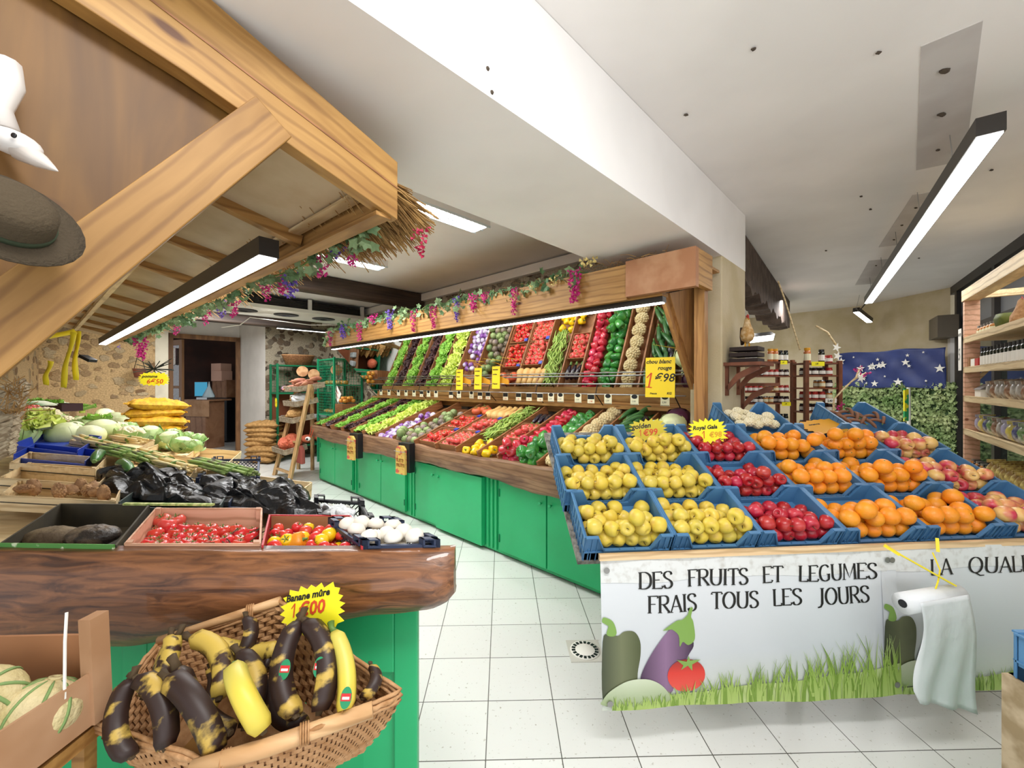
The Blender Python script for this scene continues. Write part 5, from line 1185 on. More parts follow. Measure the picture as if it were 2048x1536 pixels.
# third row and beyond
crate3('wooden_crate', (0, 955), (196, 968), (180, 933), .125, PALE, 'empty pale wooden crate in the third row at the left', .09)
crate3('wooden_crate', (20, 925), (190, 938), (168, 912), .14, PALEY, 'empty honey coloured crate behind the third row', .09)
crate3('plastic_crate', (28, 908), (170, 922), (150, 895), .15, ROYAL, 'royal blue crate in front of the lettuces, lower one', .06, 'card')
crate3('plastic_crate', (32, 885), (155, 900), (140, 865), .17, ROYAL, 'royal blue crate in front of the lettuces, upper one', .06, 'card')
c = crate3('wooden_crate', (362, 955), (596, 985), (600, 962), .12, PALE, 'pale wooden crate behind the black bags', .08)
c = crate3('wooden_crate', (205, 945), (372, 962), (330, 910), .12, PALE, 'wooden crate of asparagus bunches behind the black bags', .07)
AG = [Proto(spear_bunch(ASPG, 'green_asparagus_bunch', seed=1)), Proto(spear_bunch(ASPW, 'white_asparagus_bunch', 10, seed=2))]
for i, (px, py, k, rz) in enumerate(((200, 895, 1, 2.5), (175, 888, 1, 2.3), (250, 918, 0, 2.4), (232, 908, 0, 2.5), (285, 925, 0, 2.3), (300, 918, 1, 2.4), (325, 930, 1, 2.3), (255, 885, 1, 2.6), (345, 940, 1, 2.4), (415, 938, 0, 2.5), (440, 945, 0, 2.3), (465, 950, 0, 2.4))):
    AG[k].put(Matrix.Translation(hit(px, py, .14)) @ Euler((.1, .15, rz - 2.6 + 1.45)).to_matrix().to_4x4(), f'{("green", "white")[k]} asparagus bunch tied with a red band, ' + ('in the crate behind the black bags' if i < 9 else 'before the blue lattice crate'), f'{("green", "white")[k]} asparagus, ' + ('left crate' if i < 9 else 'right crate'))
for px, py, rz in ((196, 915, .7), (250, 935, .9)): PR['zuc'][0].put(Matrix.Translation(hit(px, py, .15)) @ Euler((0, 0, rz)).to_matrix().to_4x4() @ Matrix.Scale(1.3, 4), 'large dark cucumber lying by the asparagus', 'cucumbers by the asparagus')
c = crate3('lattice_crate', (395, 962), (515, 960), (470, 918), .12, NAVYC, 'blue lattice crate at the aisle side of the asparagus', .08, 'lattice')
crate3('wooden_crate', (285, 925), (440, 940), (395, 895), .12, PALE, 'pale crate behind the green asparagus near the aisle', .08)
crate3('wooden_crate', (140, 880), (268, 900), (255, 872), .15, PALEY, 'wooden crate edge under the cabbages', .06)
crate3('wooden_crate', (275, 905), (372, 912), (345, 885), .13, PALEY, 'small wooden crate at the foot of the green cabbages', .07)
items = [('cabg', 340, 880, 1.1), ('cabg', 365, 890, .95), ('cabg', 385, 893, .8), ('cabg', 395, 878, .8), ('cabg', 300, 868, 1.1), ('caul', 262, 870, .9), ('caul', 232, 862, .9), ('caul', 285, 850, .9), ('cabw', 205, 862, .9), ('cabw', 180, 870, .7), ('caul', 318, 860, .8), ('cabw', 130, 868, .8), ('cabg', 345, 868, .8), ('cabg', 375, 872, .7),
         ('lety', 66, 850, .9), ('lety', 84, 866, .9), ('caul', 90, 835, 1.1), ('caul', 40, 872, .8), ('lety', 55, 872, .7), ('cabg', 165, 848, 1.0), ('cabg', 150, 856, .8), ('letg', 190, 850, .8), ('cabg', 200, 842, .9), ('cabw', 232, 838, .8), ('cabw', 210, 828, .8), ('letg', 165, 826, .9), ('letg', 105, 815, .8), ('caul', 130, 845, .7), ('cabw', 245, 846, .6), ('cabg', 258, 856, .8), ('cabw', 22, 850, .9), ('letg', 84, 812, .8), ('letg', 130, 808, .7)]
tn = {'cabg': 'green cabbage', 'caul': 'cauliflower', 'cabw': 'white cabbage', 'lety': 'yellow-green lettuce', 'letg': 'green leafy lettuce'}
for i, (k, px, py, sc) in enumerate(items):
    PR[k][0].put(Matrix.Translation(hit(px, py, .16)) @ Euler((.2, 0, i * 1.7)).to_matrix().to_4x4() @ Matrix.Scale(sc * (.95 if k == 'cabg' else 1.15), 4), f'{tn[k]} in the far rows of the left stall', f'{tn[k]} far rows of the left stall')
for i in range(34):
    rr = random.Random(i); PR['radi'][0].put(Matrix.Translation(hit(118 + 34 * rr.random(), 838 + 16 * rr.random(), .17)), 'pink radish in the bunches behind the blue crates', 'pink radishes')
for i in range(9):
    PR['tomp'][0].put(Matrix.Translation(hit(48 + 3.5 * i + (i % 2) * 2, 815 + 4 * (i % 3), .19)), 'red tomato at the back left of the stall', 'tomatoes at the back left')
LK = Proto(longveg('leek', LEEKW, .5, .018, .02, 'leek', taper=.9))
for i in range(9): LK.put(Matrix.Translation(hit(70 + 9 * i, 808 + 2 * (i % 3), .2)) @ Euler((0, .1, .35 + .05 * i)).to_matrix().to_4x4(), 'leek lying along the back of the left stall', 'leeks')
small_crate('dark_box', Matrix.Translation(hit(118, 822, .14)) @ Euler((0, 0, -.2)).to_matrix().to_4x4(), .42, .2, .09, M('dark_maroon_box', '#3a1c22', .6), 'dark maroon box among the lettuces at the back of the stall')
NB = Proto(sack('yellow_net_sack', NETY, .46, .3, .135, 3, .018))
for i in range(4): NB.put(Matrix.Translation(hit(302, 868, .10) + Vector((.03 * (i % 2), .05, .085 * i - .02))) @ Euler((0, .08 * (i % 2), .55 + .12 * i)).to_matrix().to_4x4(), 'yellow net sack of potatoes, ' + ('bottom', 'second', 'third', 'top')[i] + ' of the pile near the glass door')
card('price_card', facing(at(308, 758, 4.6), 0, .35), .30, .16, YEL, 'yellow starburst price card hanging by the glass door', [('pomme', .045, -.11, .015, INK, .3), ('6€50', .07, -.07, -.05, INKR, .2)], True, seed=8, dep=.2)
# wicker roll at the left edge
wk = thing('wicker_bundle', 'weathered wicker hurdle rolled up at the left edge of the stall', 'wicker hurdle'); rr = random.Random(12)
for j in range(3):
    b = MB(); 
    for i in range(26):
        u = i / 26; p0 = at(4 + 38 * u * (1 - .15 * j), 930 - 150 * u - j * 3, (1.75 + .5 * u) * Q * 1.15)
        b.tube([p0 + Vector((.10 * math.cos(a) - .08, .07 * math.sin(a), .05 * math.sin(a + 1) + rr.uniform(-.008, .008))) for a in np.linspace(0, 2 * PI, 12)], .008, 5)
    b.build('woven_coil', M('grey_wicker', '#b9ab90', .8, col2='#8d7c62', ns=30), wk)
b = MB()
for i in range(70):
    p = at(rr.uniform(0, 46), rr.uniform(770, 860), 2.1 * Q * 1.1); b.tube([p, p + Vector((rr.gauss(0, .05), rr.gauss(0, .03), rr.uniform(.0, .09)))], .002, 4, False)
b.build('loose_twig', THATCH, wk)
# ---------------------------------------------------------------- canopy of the left stall
cv = thing('thatched_canopy', 'pine and thatch canopy over the left stall with gable rafter and brace', 'canopy', LF.copy())
def lx(x): return x * Q
def lz(z): return EYE + (z - EYE) * Q
XF = -9.6 / Q * 1.0
MB().box(-8.55, lx(-1.52), .98 * Q, 1.01 * Q, lz(2.307), lz(2.50)).build('fascia_board', PINE, cv)
MB().box(-8.55, lx(-1.52), .93 * Q, 1.00 * Q, lz(2.300), lz(2.318)).build('fascia_lip', PINE, cv)
# near rafter: profile in (y, z)
zr = lambda d, o: lz(2.30 + o + .30 * (1.02 - d))
rf = [(1.02, 2.30), (1.02, 2.545), (.34, 2.775), (-.60, 2.775), (-.60, 2.72), (.30, 2.51)]
ra = MB().prism([(d * Q, lz(z)) for d, z in rf], lx(-1.56), lx(-1.50), 'x'); ra.build('gable_rafter', wood('gable_pine', '#966c34', '#b3894a', (12, 1.4, 12), rot=(math.radians(17), 0, 0)), cv, bevel=.003)
gv = MB().prism([(1.018 * Q, lz(2.43)), (1.018 * Q, lz(2.436)), (.2 * Q, lz(2.675)), (.2 * Q, lz(2.669))], lx(-1.498), lx(-1.4975), 'x'); gv.build('board_joint', DIVW, cv)
MB().bar((lx(-1.50), .52 * Q, lz(2.47)), (lx(-1.50), -.45 * Q, lz(1.18)), .085, .115, (0, .8, .6)).build('brace', wood('brace_pine', '#8a622c', '#a67c42', (12, 1.2, 12), knots=True, lines=8, rot=(math.radians(-53), 0, 0)), cv, bevel=.003)
MB().prism([(d * Q, lz(z)) for d, z in ((.52, 2.47), (-.45, 1.20), (-.60, 1.20), (-.60, 2.76), (.3, 2.76))], lx(-1.60), lx(-1.57), 'x').build('gable_panel', PLY, cv)
zroof = lambda d: lz(2.41 + .30 * (1.0 - d))
rb = MB().prism([(.97 * Q, zroof(.97)), (-.60 * Q, zroof(-.15)), (-.60 * Q, zroof(-.15) + .015), (.97 * Q, zroof(.97) + .015)], -8.55, lx(-1.57), 'x'); rb.build('roof_board', CREAMB, cv)
for i in range(9):
    x = lx(-2.35) - i * .72; MB().bar((x, .97 * Q, zroof(.97) - .03), (x, -.45 * Q, zroof(-.3) - .03), .045, .05).build('rafter', PINEY, cv)
MB().bar((lx(-1.57), .50 * Q, zroof(.5) - .07), (-8.5, .50 * Q, zroof(.5) - .07), .035, .035).build('batten', PALE, cv)
MB().box(lx(-1.66), lx(-1.56), .36 * Q, .56 * Q, zroof(.5) - .05, zroof(.5) - .02).build('rafter_shoe', PINE, cv)
MB().bar((lx(-1.7), .93 * Q, zroof(.93) - .012), (-8.5, .93 * Q, zroof(.93) - .012), .05, .012).build('pale_strip', PALE, cv)
th = MB(); rr = random.Random(2)
for i in range(7600):
    x = lx(-1.56) - (7.0 * rr.random() ** 1.35 if i < 5200 else .03 + .55 * rr.random()); d = rr.uniform(.7, 1.07) if i < 5200 else rr.uniform(.9, 1.08); z = zroof(d) + .05 + rr.random() * .05
    if x > lx(-1.56) - .03: continue
    L = rr.uniform(.10, .26); dr = Vector((rr.gauss(0, .12), 1, rr.gauss(-.36 if i % 2 else -.75, .14))).normalized()
    p = Vector((x, d * Q, z)); q = p + dr * L; w_ = rr.uniform(.0014, .003)
    th.add([p + Vector((w_, 0, 0)), p - Vector((w_, 0, 0)), p + Vector((0, 0, 2 * w_)), q + Vector((w_, 0, 0)), q - Vector((w_, 0, 0)), q + Vector((0, 0, 2 * w_))], [(0, 1, 4, 3), (1, 2, 5, 4), (2, 0, 3, 5)])
tag(th.build('thatch_fringe', THATCH, cv), kind='stuff')
MB().prism([(.5 * Q, zroof(.5) + .02), (1.04 * Q, zroof(1.04) + .025), (1.06 * Q, zroof(1.04) + .08), (.5 * Q, zroof(.5) + .10)], -8.55, lx(-1.58), 'x').build('thatch_bed', THATCH, cv)
strip('strip_lamp', L3(-2.16, .75, 2.255), L3(-8.9, .75, 2.255), .075, .075, TUBEL, 'long lit strip lamp in a dark housing under the left canopy')
P = [LF @ Vector((lx(-1.75) - i * .30, 1.06 * Q, lz(2.33) + .02 * math.sin(i * 1.7))) for i in range(22)]
def clL(px, m, L, r=.03, dz=0):
    r_ = (px - 1024) / FOC; c_ = .646 * r_ + .764; Y = 1.06 * Q / c_; x = (.764 * r_ * Y - .646 * Y); return ((lx(-1.75) - x) / (.30 * 21), m, L, r, (.02, .02, dz))
garland('flower_garland', 'artificial vine garland with grape-like flower bunches under the thatch of the left canopy', P, 400, [
    clL(826, CRIM, .11, .025, -.03), clL(860, VIOL, .04, .025), clL(690, MAGE, .12, .025), clL(632, MAGE, .11), clL(570, VIOL, .13, .035), clL(556, MAGE, .11, .03), clL(523, MAGE, .13, .03), clL(458, MAGE, .15, .03), clL(434, VIOL, .12, .03), clL(404, MAGE, .16, .03), clL(345, MAGE, .16, .03), clL(275, MAGE, .3, .06), clL(700, CRIM, .05), clL(660, VIOL, .05)], 8, lr=.027, spread=.035, dn=.03)
# felt hat and white figurine by the gable
hat = thing('felt_hat', 'dark olive felt hat hanging against the plywood gable at the left edge', 'hat', TRS(at(12, 440, .72), (1.15, .45, .9), .74))
MB().lathe([(.001, .085), (.05, .09), (.075, .07), (.08, .02), (.082, 0)], 26, sc=(1, .85, 1)).build('crown', M('olive_felt', '#4a3e2c', .95, bump=.4, bs=120), hat, True)
MB().lathe([(.080, .0), (.10, -.004), (.135, .006), (.136, .012), (.10, .003), (.080, .006)], 26, sc=(1, .85, 1)).build('brim', M('olive_felt_brim', '#453a2a', .95, bump=.4, bs=120), hat, True)
MB().lathe([(.0815, .0), (.083, .0), (.083, .022), (.081, .022)], 26, sc=(1, .85, 1)).build('hat_band', M('green_band', '#2f3a24', .8), hat, True)
fg = thing('white_figurine', 'white bird figurine with round eye beside the felt hat', 'figurine', TRS(at(25, 285, .80), (0, .35, 0), .8))
MB().ball((0, 0, 0), .055, 16, 10, (1.25, .7, .55)).build('bird_head', M('white_ceramic', '#d9d4cf', .4), fg, True)
MB().lathe([(.045, 0), (.03, .05), (.012, .085), (.002, .10)], 14, sc=(.6, .6, 1)).build('beak', M('pale_ceramic', '#cfc6bd', .4), fg, True, TRS((.03, 0, -.01), (0, 1.75, 0)))
MB().lathe([(.006, 0), (.006, .003), (.002, .003)], 12).build('eye', BLACK, fg, True, TRS((.045, -.034, .012), (PI / 2, 0, 0)))
MB().tube([(-.04, 0, .02), (-.07, 0, .07), (-.06, .0, .13), (-.09, 0, .17)], [.035, .03, .03, .035], 12).build('bird_neck', M('white_ceramic_neck', '#dcd6d0', .4), fg, True)
# yellow tapes hanging
for i, (pts, lb) in enumerate((([(155, 662, 3.3), (150, 760, 3.3)], 'right'), ([(146, 664, 3.25), (125, 775, 3.25)], 'middle'), ([(150, 662, 3.28), (60, 682, 3.1)], 'top'), ([(100, 722, 3.3), (90, 770, 3.3)], 'left'))):
    a, c_ = at(*pts[0]), at(*pts[1]); b = MB()
    d = (c_ - a).normalized(); sd = d.cross(Vector((0, 1, 0))).normalized()
    b.grid(lambda u, v: tuple(a.lerp(c_, v) + sd * (u - .5) * .042 + Vector((0, .01 * math.sin(v * 7 + u), 0))), 2, 10)
    tag(b.build('yellow_tape', YELT, None, True, solid=.0015), f'bright yellow tape strip hanging from the left canopy, {lb} one', 'tape')
tag(MB().bar(at(166, 712, 4.4), at(186, 722, 4.4), .09, .03).build('spot_lamp_box', BLACK), 'small dark lamp box hanging on the stone wall under the tapes', 'box')
# ---------------------------------------------------------------- banana basket and melon box in front of the log
def bpt(px, py, Y): return at(px, py, Y)
BKc = [bpt(318, 1290, 1.17), bpt(560, 1208, 1.19), bpt(800, 1392, 1.02), bpt(640, 1462, .90), bpt(430, 1535, .86), bpt(190, 1452, .98)]
bk = thing('wicker_basket', 'wicker basket of ripe bananas leaning in front of the log', 'basket'); rr = random.Random(6)
cen = sum(BKc, Vector()) / 6; down = Vector((.0, .03, -.17))
def rim(u):
    x = (u % 1) * 6; i = int(x); f = x - i; return BKc[i].lerp(BKc[(i + 1) % 6], f)
def side(u, v):
    p = rim(u); q = cen + (p - cen) * .72 + down; return p.lerp(q, v) + (cen - p).normalized() * (-.012 * math.sin(PI * v))
NU, NVV = 96, 14
wv = MB()
for j in range(NVV):
    v0 = j / NVV; 
    for i in range(NU):
        if (i + j) % 2 == 0: continue
        a, b_ = side(i / NU, v0), side((i + 1.7) / NU, v0); c_, d__ = side((i + 1.7) / NU, v0 + 1 / NVV), side(i / NU, v0 + 1 / NVV)
        o_ = (cen - a).normalized() * .004
        m_ = (a + b_ + c_ + d__) / 4 + o_ * 1.5
        wv.add([a, b_, c_, d__, m_], [(0, 1, 4), (1, 2, 4), (2, 3, 4), (3, 0, 4)])
wv.build('woven_side', WICK, bk)
wo = MB()
for j in range(NVV):
    v0 = j / NVV
    for i in range(NU):
        if (i + j) % 2 == 0: continue
        a, b_ = side(i / NU, v0), side((i + 1.7) / NU, v0); c_, d__ = side((i + 1.7) / NU, v0 + 1 / NVV), side(i / NU, v0 + 1 / NVV)
        o_ = (cen - a).normalized() * -.006; m_ = (a + b_ + c_ + d__) / 4 + o_ * 1.9
        wo.add([a + o_, b_ + o_, c_ + o_, d__ + o_, m_], [(1, 0, 4), (2, 1, 4), (3, 2, 4), (0, 3, 4)])
wo.build('woven_outer_side', WICK, bk)
MB().grid(lambda u, v: tuple(side(u, v) - (cen - side(u, v)).normalized() * .003), 60, 6).build('woven_back_layer', WICKD, bk)
MB().add([side(k / 12, 1) for k in range(12)] + [cen + down], [(k, (k + 1) % 12, 12) for k in range(12)]).build('basket_floor', WICK, bk)
for k, (o1, r1) in enumerate(((0, .007), (.011, .005), (-.011, .005))):
    MB().tube([rim(u / 72) + Vector((0, 0, o1)) + Vector((rr.gauss(0, .0015), rr.gauss(0, .0015), rr.gauss(0, .0015))) for u in range(73)], r1, 6, False).build('rim_cane', WICK, bk, True)
MB().tube([BKc[3] + Vector((.10, .045, .012)), BKc[3].lerp(BKc[4], .5) + Vector((0, -.005, .008)), BKc[4] + Vector((-.04, -.01, .005))], [.017, .018, .018], 9).build('front_branch', BRANCH, bk, True)
MB().tube([BKc[0] + Vector((0, 0, .012)), BKc[1] + Vector((-.0, 0, .01))], .012, 8).build('back_branch', BRANCH, bk, True)
for p in (BKc[3].lerp(BKc[4], .15), BKc[3].lerp(BKc[4], .9), BKc[0].lerp(BKc[1], .75), BKc[2].lerp(BKc[3], .7)):
    b = MB()
    for k in range(4): b.lathe([(.021, -.002), (.0225, 0), (.021, .002)], 12); b.v[-36:] = [tuple(Vector(v) + Vector((0, 0, .005 * k - .008))) for v in b.v[-36:]]
    b.build('cane_binding', WICK, bk, True, Matrix.Translation(p + Vector((0, 0, .006))) @ Euler((0, PI / 2, .45)).to_matrix().to_4x4())
hm_ = (cen + down); MB().box(hm_.x - .16, hm_.x + .16, hm_.y - .10, hm_.y + .10, 0, hm_.z - .012)
stl = thing('low_stool', 'wooden stool under the banana basket', 'stool')
MB().box(hm_.x - .18, hm_.x + .18, hm_.y - .12, hm_.y + .12, hm_.z - .035, hm_.z - .01).build('seat', PINE, stl)
for x in (-.14, .14):
    for y in (-.08, .08): MB().box(hm_.x + x - .015, hm_.x + x + .015, hm_.y + y - .015, hm_.y + y + .015, 0, hm_.z - .035).build('leg', PINE, stl)
BN = {'b': Proto(banana(BANB, .215, .019, .5)), 's': Proto(banana(BANS, .205, .0185, .5)), 'y': Proto(banana(BANY, .19, .0185, .75, 'ripe_banana')), 'l': Proto(banana(BANY, .20, .017, .25, 'ripe_banana'))}
# (kind, stem pixel, tip pixel, depth at stem, depth at tip, roll, label)
bl = [('b', (262, 1352), (262, 1520), 1.00, .93, 0, 'black and yellow banana at the left edge of the basket'), ('b', (275, 1352), (335, 1500), 1.00, .93, .4, 'mostly black banana second from the left in the basket'),
      ('s', (345, 1268), (285, 1400), 1.12, 1.02, .3, 'spotted banana standing at the back left of the basket, left of a pair'), ('s', (355, 1268), (345, 1400), 1.12, 1.02, .2, 'spotted banana at the back left of the basket, right of a pair'), ('s', (385, 1272), (440, 1400), 1.12, 1.00, .2, 'yellow banana with brown spots behind the large black ones'),
      ('b', (335, 1352), (440, 1510), .99, .91, .8, 'large black banana with yellow patches at the front centre-left'), ('b', (350, 1335), (462, 1470), 1.01, .93, .8, 'large black banana leaning on the front centre-left one'),
      ('b', (480, 1300), (490, 1460), 1.08, .97, 0, 'narrow brown banana left of the plain yellow one'), ('y', (466, 1330), (530, 1470), 1.00, .90, 1.5, 'plain yellow banana with green neck in the middle of the basket'),
      ('b', (597, 1238), (590, 1440), 1.10, .95, 0, 'brown banana with a fruit sticker, left of the stickered pair'), ('b', (612, 1238), (640, 1430), 1.10, .96, .3, 'brown banana with a fruit sticker, right of the stickered pair'),
      ('l', (668, 1262), (690, 1425), 1.08, .96, 0, 'slim yellow banana at the right of the stickered pair'), ('s', (560, 1300), (420, 1290), 1.12, 1.10, 0, 'yellow banana lying crosswise at the back of the basket'), ('b', (495, 1232), (470, 1330), 1.18, 1.10, .3, 'dark banana tip at the back of the basket'), ('b', (425, 1335), (395, 1450), 1.07, .97, .4, 'dark banana at the bottom of the basket left of centre'), ('b', (545, 1350), (610, 1450), 1.08, .98, .6, 'dark banana at the bottom of the basket right of the yellow one'), ('b', (745, 1330), (725, 1400), 1.07, 1.0, .3, 'dark banana end at the right of the basket'), ('b', (445, 1330), (545, 1330), 1.12, 1.10, .5, 'dark banana lying crosswise beneath the yellow one')]
bo = {}
for i, (k, sp, tp_, Y0, Y1, roll, lb) in enumerate(bl):
    a, c_ = at(*sp, Y0 * .97), at(*tp_, Y1 * .97); L = (c_ - a).length; base = {'b': .215, 's': .205, 'y': .19, 'l': .2}[k]
    y = (c_ - a).normalized(); xx = Vector((1, 0, 0)) - y * y.x; xx.normalize(); 
    if i in (0, 2, 8, 13): pass
    x = Matrix.Rotation(roll, 3, y) @ (xx * (1 if i % 3 else -1) if k != 'y' else xx); z = x.cross(y)
    m = Matrix((x, y, z)).transposed().to_4x4(); m.translation = (a + c_) / 2
    s_ = L / base * .97; bo[i] = BN[k].put(m @ Matrix.Diagonal(Vector((s_ ** .5 * 1.36, s_, s_ ** .5 * 1.36, 1))), lb)
for i in (9, 10, 11):
    o = bo[i]; sp, tp_, Y0, Y1 = bl[i][1], bl[i][2], bl[i][3], bl[i][4]; f = .5 if i != 11 else .82
    p = at(sp[0] + (tp_[0] - sp[0]) * f + {9: -24, 10: 12, 11: 6}[i], sp[1] + (tp_[1] - sp[1]) * f, (Y0 + (Y1 - Y0) * f) * .97 - .0285)
    st = thing('fruit_sticker', ('red and green sticker on the left brown banana', 'red and green sticker on the right brown banana', 'red and green sticker on the slim yellow banana')[i - 9], 'sticker', facing(p, -.9 if False else -.5))
    MB().lathe([(.016, 0), (.016, .0006), (.001, .0006)], 18, sc=(.8, 1.3, 1)).build('green_oval', M('sticker_green', '#1f8a5a', .4), st, False, TRS((0, 0, 0), (PI / 2, 0, 0)))
    MB().box(-.011, .011, -.0012, -.0007, -.006, .008).build('red_band', M('sticker_red', '#c8282c', .4), st); MB().box(-.008, .008, -.0016, -.001, -.003, .002).build('white_print', PAPER, st)
card('price_card', facing(at(625, 1218, 1.10), -.25, -.1, -.22), .19, .125, YEL, 'yellow starburst card reading Banane mûre 1€00 stuck in the banana basket', [('Banane mûre', .024, -.075, .028, INK, .25), ('1€00', .046, -.06, -.012, INKR, .2), ('Import KG', .019, -.085, -.045, INK, .3)], True, seed=9, dep=.17)
# melon box
mb2 = thing('melon_crate', 'worn cardboard fruit box of melons at the lower left corner', 'crate', TRS(at(-42, 1432, .84), (0, -.05, -.05)))
MB().box(-.22, .10, -.10, .16, -.12, -.112).build('crate_floor', KRAFT, mb2)
MB().box(-.22, .10, .155, .162, -.12, .07).build('back_wall', KRAFT, mb2)
MB().box(.095, .102, -.10, .16, -.12, .0).build('side_wall', CARD, mb2); MB().box(.08, .11, .12, .162, -.12, .125).build('corner_tower', CARD, mb2)
MB().box(-.22, .10, -.104, -.098, -.12, -.06).build('front_wall', CARD, mb2)
MB().tube([(.09, .09, .16), (.095, .08, .10), (.10, .07, -.02)], .003, 6).build('string', PAPER, mb2)
def melon():
    t = thing('melon', 'melon', 'melon'); MB().ball((0, 0, 0), .062, 30, 16, (1, 1, .9)).build('rind', MELO, t, True)
    for k in range(9):
        a = 2 * PI * k / 9; MB().tube([(.0625 * math.sin(q) * math.cos(a), .0625 * math.sin(q) * math.sin(a), .0565 * math.cos(q)) for q in np.linspace(.25, 2.8, 12)], [.0012] + [.003] * 10 + [.0012], 5, True, .5).build('green_rib', MELG, t, True)
    MB().lathe([(.012, .054), (.012, .058), (.006, .059), (.006, .055)], 14).build('stem_ring', MELO, t, True); return t
ml = Proto(melon())
for (x, y, z, e, lb) in ((-.05, .03, -.005, (.5, .5, .3), 'netted melon on top at the lower left corner'), (-.03, -.03, -.055, (1.4, .2, .9), 'netted melon at the front of the melon box'), (-.16, .06, -.03, (.9, .6, 0), 'netted melon at the back left of the melon box'), (.035, .075, -.055, (.3, .3, 2), 'netted melon behind the string in the melon box')):
    ml.put(mb2.matrix_world @ TRS((x, y, z), e, 1.25 if z > -.02 else 1.2), lb)
zb = (mb2.matrix_world @ Vector((0, 0, -.12))).z; px_ = mb2.matrix_world.translation
stl2 = thing('crate_stand', 'plain wooden stand under the melon box', 'stand'); MB().box(px_.x - .22, px_.x + .1, px_.y - .1, px_.y + .16, zb - .045, zb - .012).build('stand_top', PINE, stl2)
for x in (-.2, .07):
    for y in (-.08, .14): MB().box(px_.x + x - .015, px_.x + x + .015, px_.y + y - .015, px_.y + y + .015, 0, zb - .045).build('leg', PINE, stl2)
# ---------------------------------------------------------------- ceiling fittings
def SM(s, D, z, rz=0): return Matrix.Translation(W(D, s, z)) @ Matrix.Rotation(ang + rz, 4, 'Z')
LOUV = M('louvre_metal', '#cfd8dc', .3, .6)
for s, w_ in ((-2.83, 'near the duct edge'), (-4.66, 'further back')):
    t = thing('recess_lamp', f'lit fluorescent louvre lamp on the recessed ceiling, {w_}', 'lamp', SM(s, 1.75, ZC))
    MB().box(-.10, .10, -.78, .78, -.07, 0).build('housing', WHITE, t)
    MB().box(-.085, .085, -.76, .76, -.073, -.070).build('tube_glow', TUBEL, t)
    b = MB()
    for y in np.linspace(-.75, .75, 34): b.box(-.085, .085, y - .004, y + .004, -.088, -.073)
    for x in (-.1, 0, .1): b.box(x - .004, x + .004, -.78, .78, -.088, -.07)
    b.build('louvre_grid', LOUV, t)
en = thing('fill_light_housing', 'added white fill light housing on the ceiling, out of view', 'lamp', TRS((.4, .3, ZC)))  # unseen housing, put in to go with the entrance fill light
MB().box(-.8, .8, -.12, .12, -.06, 0).build('housing', WHITE, en)
for x0, y0, nm in ((.8, -.5, 'over the entrance'), (4.8, 1.1, 'at the right')):  # unseen troughs made up for the two ceiling fills
    t = thing('fill_light_trough', f'added ceiling fill light trough {nm} out of view', 'lamp'); MB().box(x0 - 1.5, x0 + 1.5, y0 - .25, y0 + .25, 2.04, 2.10).build('trough', WHITE, t)
    for x in (x0 - 1.3, x0 + 1.3): MB().tube([(x, y0, 2.1), (x, y0, ZC)], .003, 5).build('suspension_wire', STEEL, t)
a_, b_ = at(1982, 243, 1.97), at(1737, 598, 6.1); a_.z = b_.z = 2.85
ceilw = [(a_.lerp(b_, f), Vector((a_.lerp(b_, f).x - .03, a_.lerp(b_, f).y, ZC))) for f in (.12, .3, .5, .7, .92)]
rl_ = strip('pendant_strip_lamp', a_, b_, .10, .09, TUBEL, 'long lit strip lamp hung on wires below the right hand ceiling', wire=ceilw)
a2, b2 = at(1712, 612, 6.9), at(1738, 634, 7.3); a2.z = b2.z = 2.86
a2, b2 = Vector((5.83, 6.95, 2.86)), Vector((6.30, 7.22, 2.72))
strip('pendant_strip_lamp', a2, b2, .09, .07, TUBEL, 'short lit strip lamp at the far end of the long pendant lamp', wire=[(a2, (5.85, 6.9, ZC))])
MB().tube([b_, (5.5, 6.5, 2.75), a2 + Vector((0, 0, .03))], .008, 6).build('lamp_cable', BLACKW, rl_)
def cq(pts, name='trim_patch', m=PATCH):
    v = []
    for px, py in pts: p = on_z(px, py, ZC); v.append((p.x, p.y))
    o = MB().prism(v, ZC - .003, ZC + .02, 'z').build(name, m); struct(o); return o
cq([(1842, 92), (1966, 40), (1930, 320), (1832, 340)]); cq([(1825, 390), (1866, 383), (1808, 488), (1757, 494)]); cq([(1738, 521), (1790, 517), (1762, 566), (1710, 570)])
for i, (px, py) in enumerate(((1890, 138), (1884, 226), (1876, 298), (1832, 414), (1804, 449), (1788, 478), (1752, 530), (1757, 102), (1507, 95), (1722, 391), (1741, 417), (1983, 338), (1838, 515), (1652, 500), (1372, 227))):
    p = on_z(px, py, ZC); o = MB().ball((p.x, p.y, ZC - .008), .014 if px in (1884, 1890) else .008, 7, 5, (1.6, 1, .8), .2, i).build('trim_screw_mark', DIRT); struct(o)
for px, py in ((1180, 292), (1185, 310)):
    struct(MB().ball(W(1.2, SF + .001, 2.75) if False else tuple(W(.96 + (px - 1180) * .004, SF, 2.60 + (310 - py) * .004 + .02)), .008, 6, 4).build('trim_rust_mark', DIRT))
